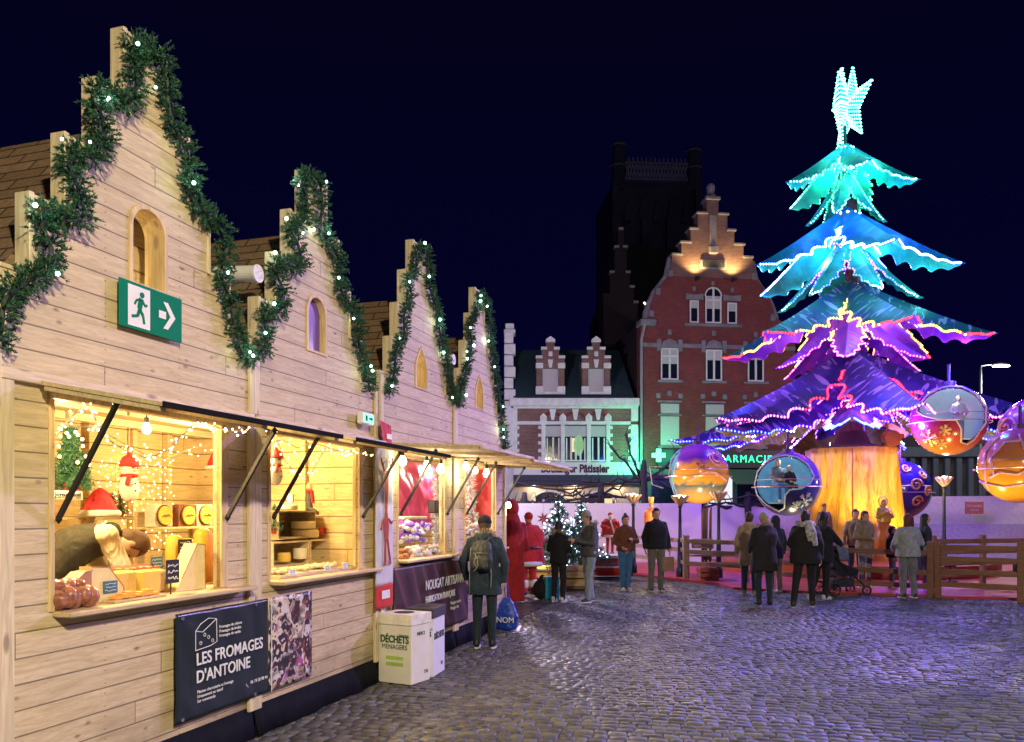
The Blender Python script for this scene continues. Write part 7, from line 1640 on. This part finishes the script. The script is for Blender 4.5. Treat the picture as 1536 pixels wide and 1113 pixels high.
# ---------------------------------------------------------------- ground
gm_, nt, bb = new_mat('paving'); co = mapped(nt, rot=(0,0,R(12)))
bt_ = N(nt,'ShaderNodeTexBrick',{'Vector':co,'Color1':(.13,.125,.12,1),'Color2':(.07,.068,.068,1),'Mortar':(.02,.02,.02,1),'Scale':1.0,'Brick Width':.15,'Row Height':.11,'Mortar Size':.010})
nz = N(nt,'ShaderNodeTexNoise',{'Vector':co,'Scale':.6,'Detail':5.0}).outputs[0]
nt.links.new(mixc(nt, ramp(nt, nz, [(.4,0.0),(.7,.5)]), bt_.outputs[0], (.05,.05,.05)), bb.inputs['Base Color']); bb.inputs['Roughness'].default_value = .45
bump(nt, bb, math_(nt,'SUBTRACT',1.0,bt_.outputs['Fac']), .6, .012)
b = MB(); b.add([(-200,-30,-.016),(200,-30,-.016),(200,300,-.016),(-200,300,-.016)], [(0,1,2,3)]); g = b.build('ground', gm_); tag(g, 'dark paved ground of the square', 'ground', kind='structure')
cm, nt, bb = new_mat('cobble_stone'); ge = nt.nodes.new('ShaderNodeNewGeometry'); ri = ge.outputs['Random Per Island']; co = mapped(nt)
n1 = N(nt,'ShaderNodeTexNoise',{'Vector':co,'Scale':30.0,'Detail':6.0,'Roughness':.7}).outputs[0]; n2 = N(nt,'ShaderNodeTexNoise',{'Vector':co,'Scale':.8,'Detail':4.0}).outputs[0]
c0 = ramp(nt, ri, [(0,(.070,.070,.075)),(.5,(.12,.12,.125)),(.85,(.17,.17,.17)),(1,(.22,.22,.22))])
c0 = mixc(nt, ramp(nt, n1, [(.35,.6),(.6,0.0)]), c0, (.035,.033,.035)); c0 = mixc(nt, ramp(nt, n2, [(.4,0.0),(.65,.45)]), c0, (.06,.058,.06))
nt.links.new(c0, bb.inputs['Base Color']); n3 = N(nt,'ShaderNodeTexNoise',{'Vector':co,'Scale':.45,'Detail':5.0,'Roughness':.6,'Distortion':.8}).outputs[0]
nt.links.new(math_(nt,'MULTIPLY',ramp(nt, n1, [(.3,.44),(.7,.72)]), ramp(nt, n3, [(.42,.55),(.56,1.0)])), bb.inputs['Roughness']); bb.inputs['Specular IOR Level'].default_value = .42
bump(nt, bb, n1, .45, .006)
b = MB(); rnd = random.Random(21); ROT = R(-14); c_, s_ = math.cos(ROT), math.sin(ROT); dy = .105
v_ = b.v; f_ = b.f
j = -60
for j in range(-90, 220):
    yy = j*dy; xx = -16+rnd.random()*.1
    while xx < 26:
        wl_ = rnd.uniform(.09,.16); cx_, cy_ = xx+wl_/2, yy+.035*math.sin(xx*1.1+j*.02); X_ = cx_*c_-cy_*s_; Y_ = cx_*s_+cy_*c_+0
        if 2.3 < Y_ < 19.2 and X_ > .3057*Y_-3.75 and X_ < .70*Y_+2.2:
            hw, hh = wl_/2-.004, dy/2-.004; tl = (rnd.gauss(0,.0024), rnd.gauss(0,.0024)); z0_ = rnd.gauss(0,.002)-.004
            n = len(v_)
            for (a, d) in ((-1,-1),(1,-1),(1,1),(-1,1)):
                ja, jd = rnd.uniform(-.007,.007), rnd.uniform(-.007,.007)
                for ins, zz in ((1.0,-.012),(.89,-.001)):
                    lx, ly = cx_+(a*hw+ja)*ins, cy_+(d*hh+jd)*ins; v_.append(Vector((lx*c_-ly*s_, lx*s_+ly*c_, z0_+zz+(a*tl[0]+d*tl[1] if zz > -.01 else 0))))
            v_.append(Vector((X_, Y_, z0_+.0015)))
            for q in range(4):
                A, B2 = n+2*q, n+2*((q+1)%4); f_.append((A,B2,B2+1,A+1)); f_.append((A+1,B2+1,n+8))
        xx += wl_
b.m = [0]*len(f_); o = b.build('cobblestones', cm, smooth=True); tag(o, 'worn grey cobblestones of the square', 'cobbles', kind='structure')

# ---------------------------------------------------------------- night sky, moonlight, camera
w = bpy.data.worlds.new('World'); scene.world = w; w.use_nodes = True; nt = w.node_tree; bg = nt.nodes['Background']
sky = nt.nodes.new('ShaderNodeTexSky'); sky.sky_type = 'NISHITA'; sky.sun_disc = False; sky.sun_elevation = R(28); sky.sun_rotation = R(150)
tc = nt.nodes.new('ShaderNodeTexCoord'); sz = N(nt, 'ShaderNodeSeparateXYZ', {0: tc.outputs['Generated']}).outputs[2]
nav = ramp(nt, sz, [(0.0,(.0020,.0007,.030)),(.25,(.0008,.0005,.016)),(.6,(.0010,.0007,.008))])
nt.links.new(nav, bg.inputs[0]); bg.inputs[1].default_value = 1.0
bg2 = N(nt, 'ShaderNodeBackground', {'Strength': .00012}); nt.links.new(sky.outputs[0], bg2.inputs[0])
ad = nt.nodes.new('ShaderNodeAddShader'); nt.links.new(bg.outputs[0], ad.inputs[0]); nt.links.new(bg2.outputs[0], ad.inputs[1]); nt.links.new(ad.outputs[0], nt.nodes['World Output'].inputs[0])
sun = bpy.data.lights.new('moon', 'SUN'); sun.energy = .03; sun.angle = R(12); sun.color = (.75,.75,1.0); so_ = bpy.data.objects.new('moon', sun); COL.objects.link(so_); so_.rotation_euler = (R(62), 0, R(30))
cam = bpy.data.cameras.new('camera'); co_ = bpy.data.objects.new('camera', cam); COL.objects.link(co_)
co_.location = (0,0,HC); co_.rotation_euler = (R(90),0,0); cam.sensor_width = 36; cam.lens = F/1536*36; cam.shift_y = (768-556.5)/1536; cam.clip_end = 600; cam.clip_start = .1
scene.camera = co_
vs_ = scene.view_settings; scene.display_settings.display_device = 'sRGB'; vs_.view_transform = 'Standard'; vs_.look = 'None'; vs_.gamma = 1; vs_.exposure = 0; vs_.use_curve_mapping = False
cy = scene.cycles; cy.use_denoising = True; cy.max_bounces = 6; cy.diffuse_bounces = 3; cy.glossy_bounces = 3; cy.transmission_bounces = 4; cy.sample_clamp_indirect = 2.5; cy.sample_clamp_direct = 0
bpy.data.scenes.remove(TMP)
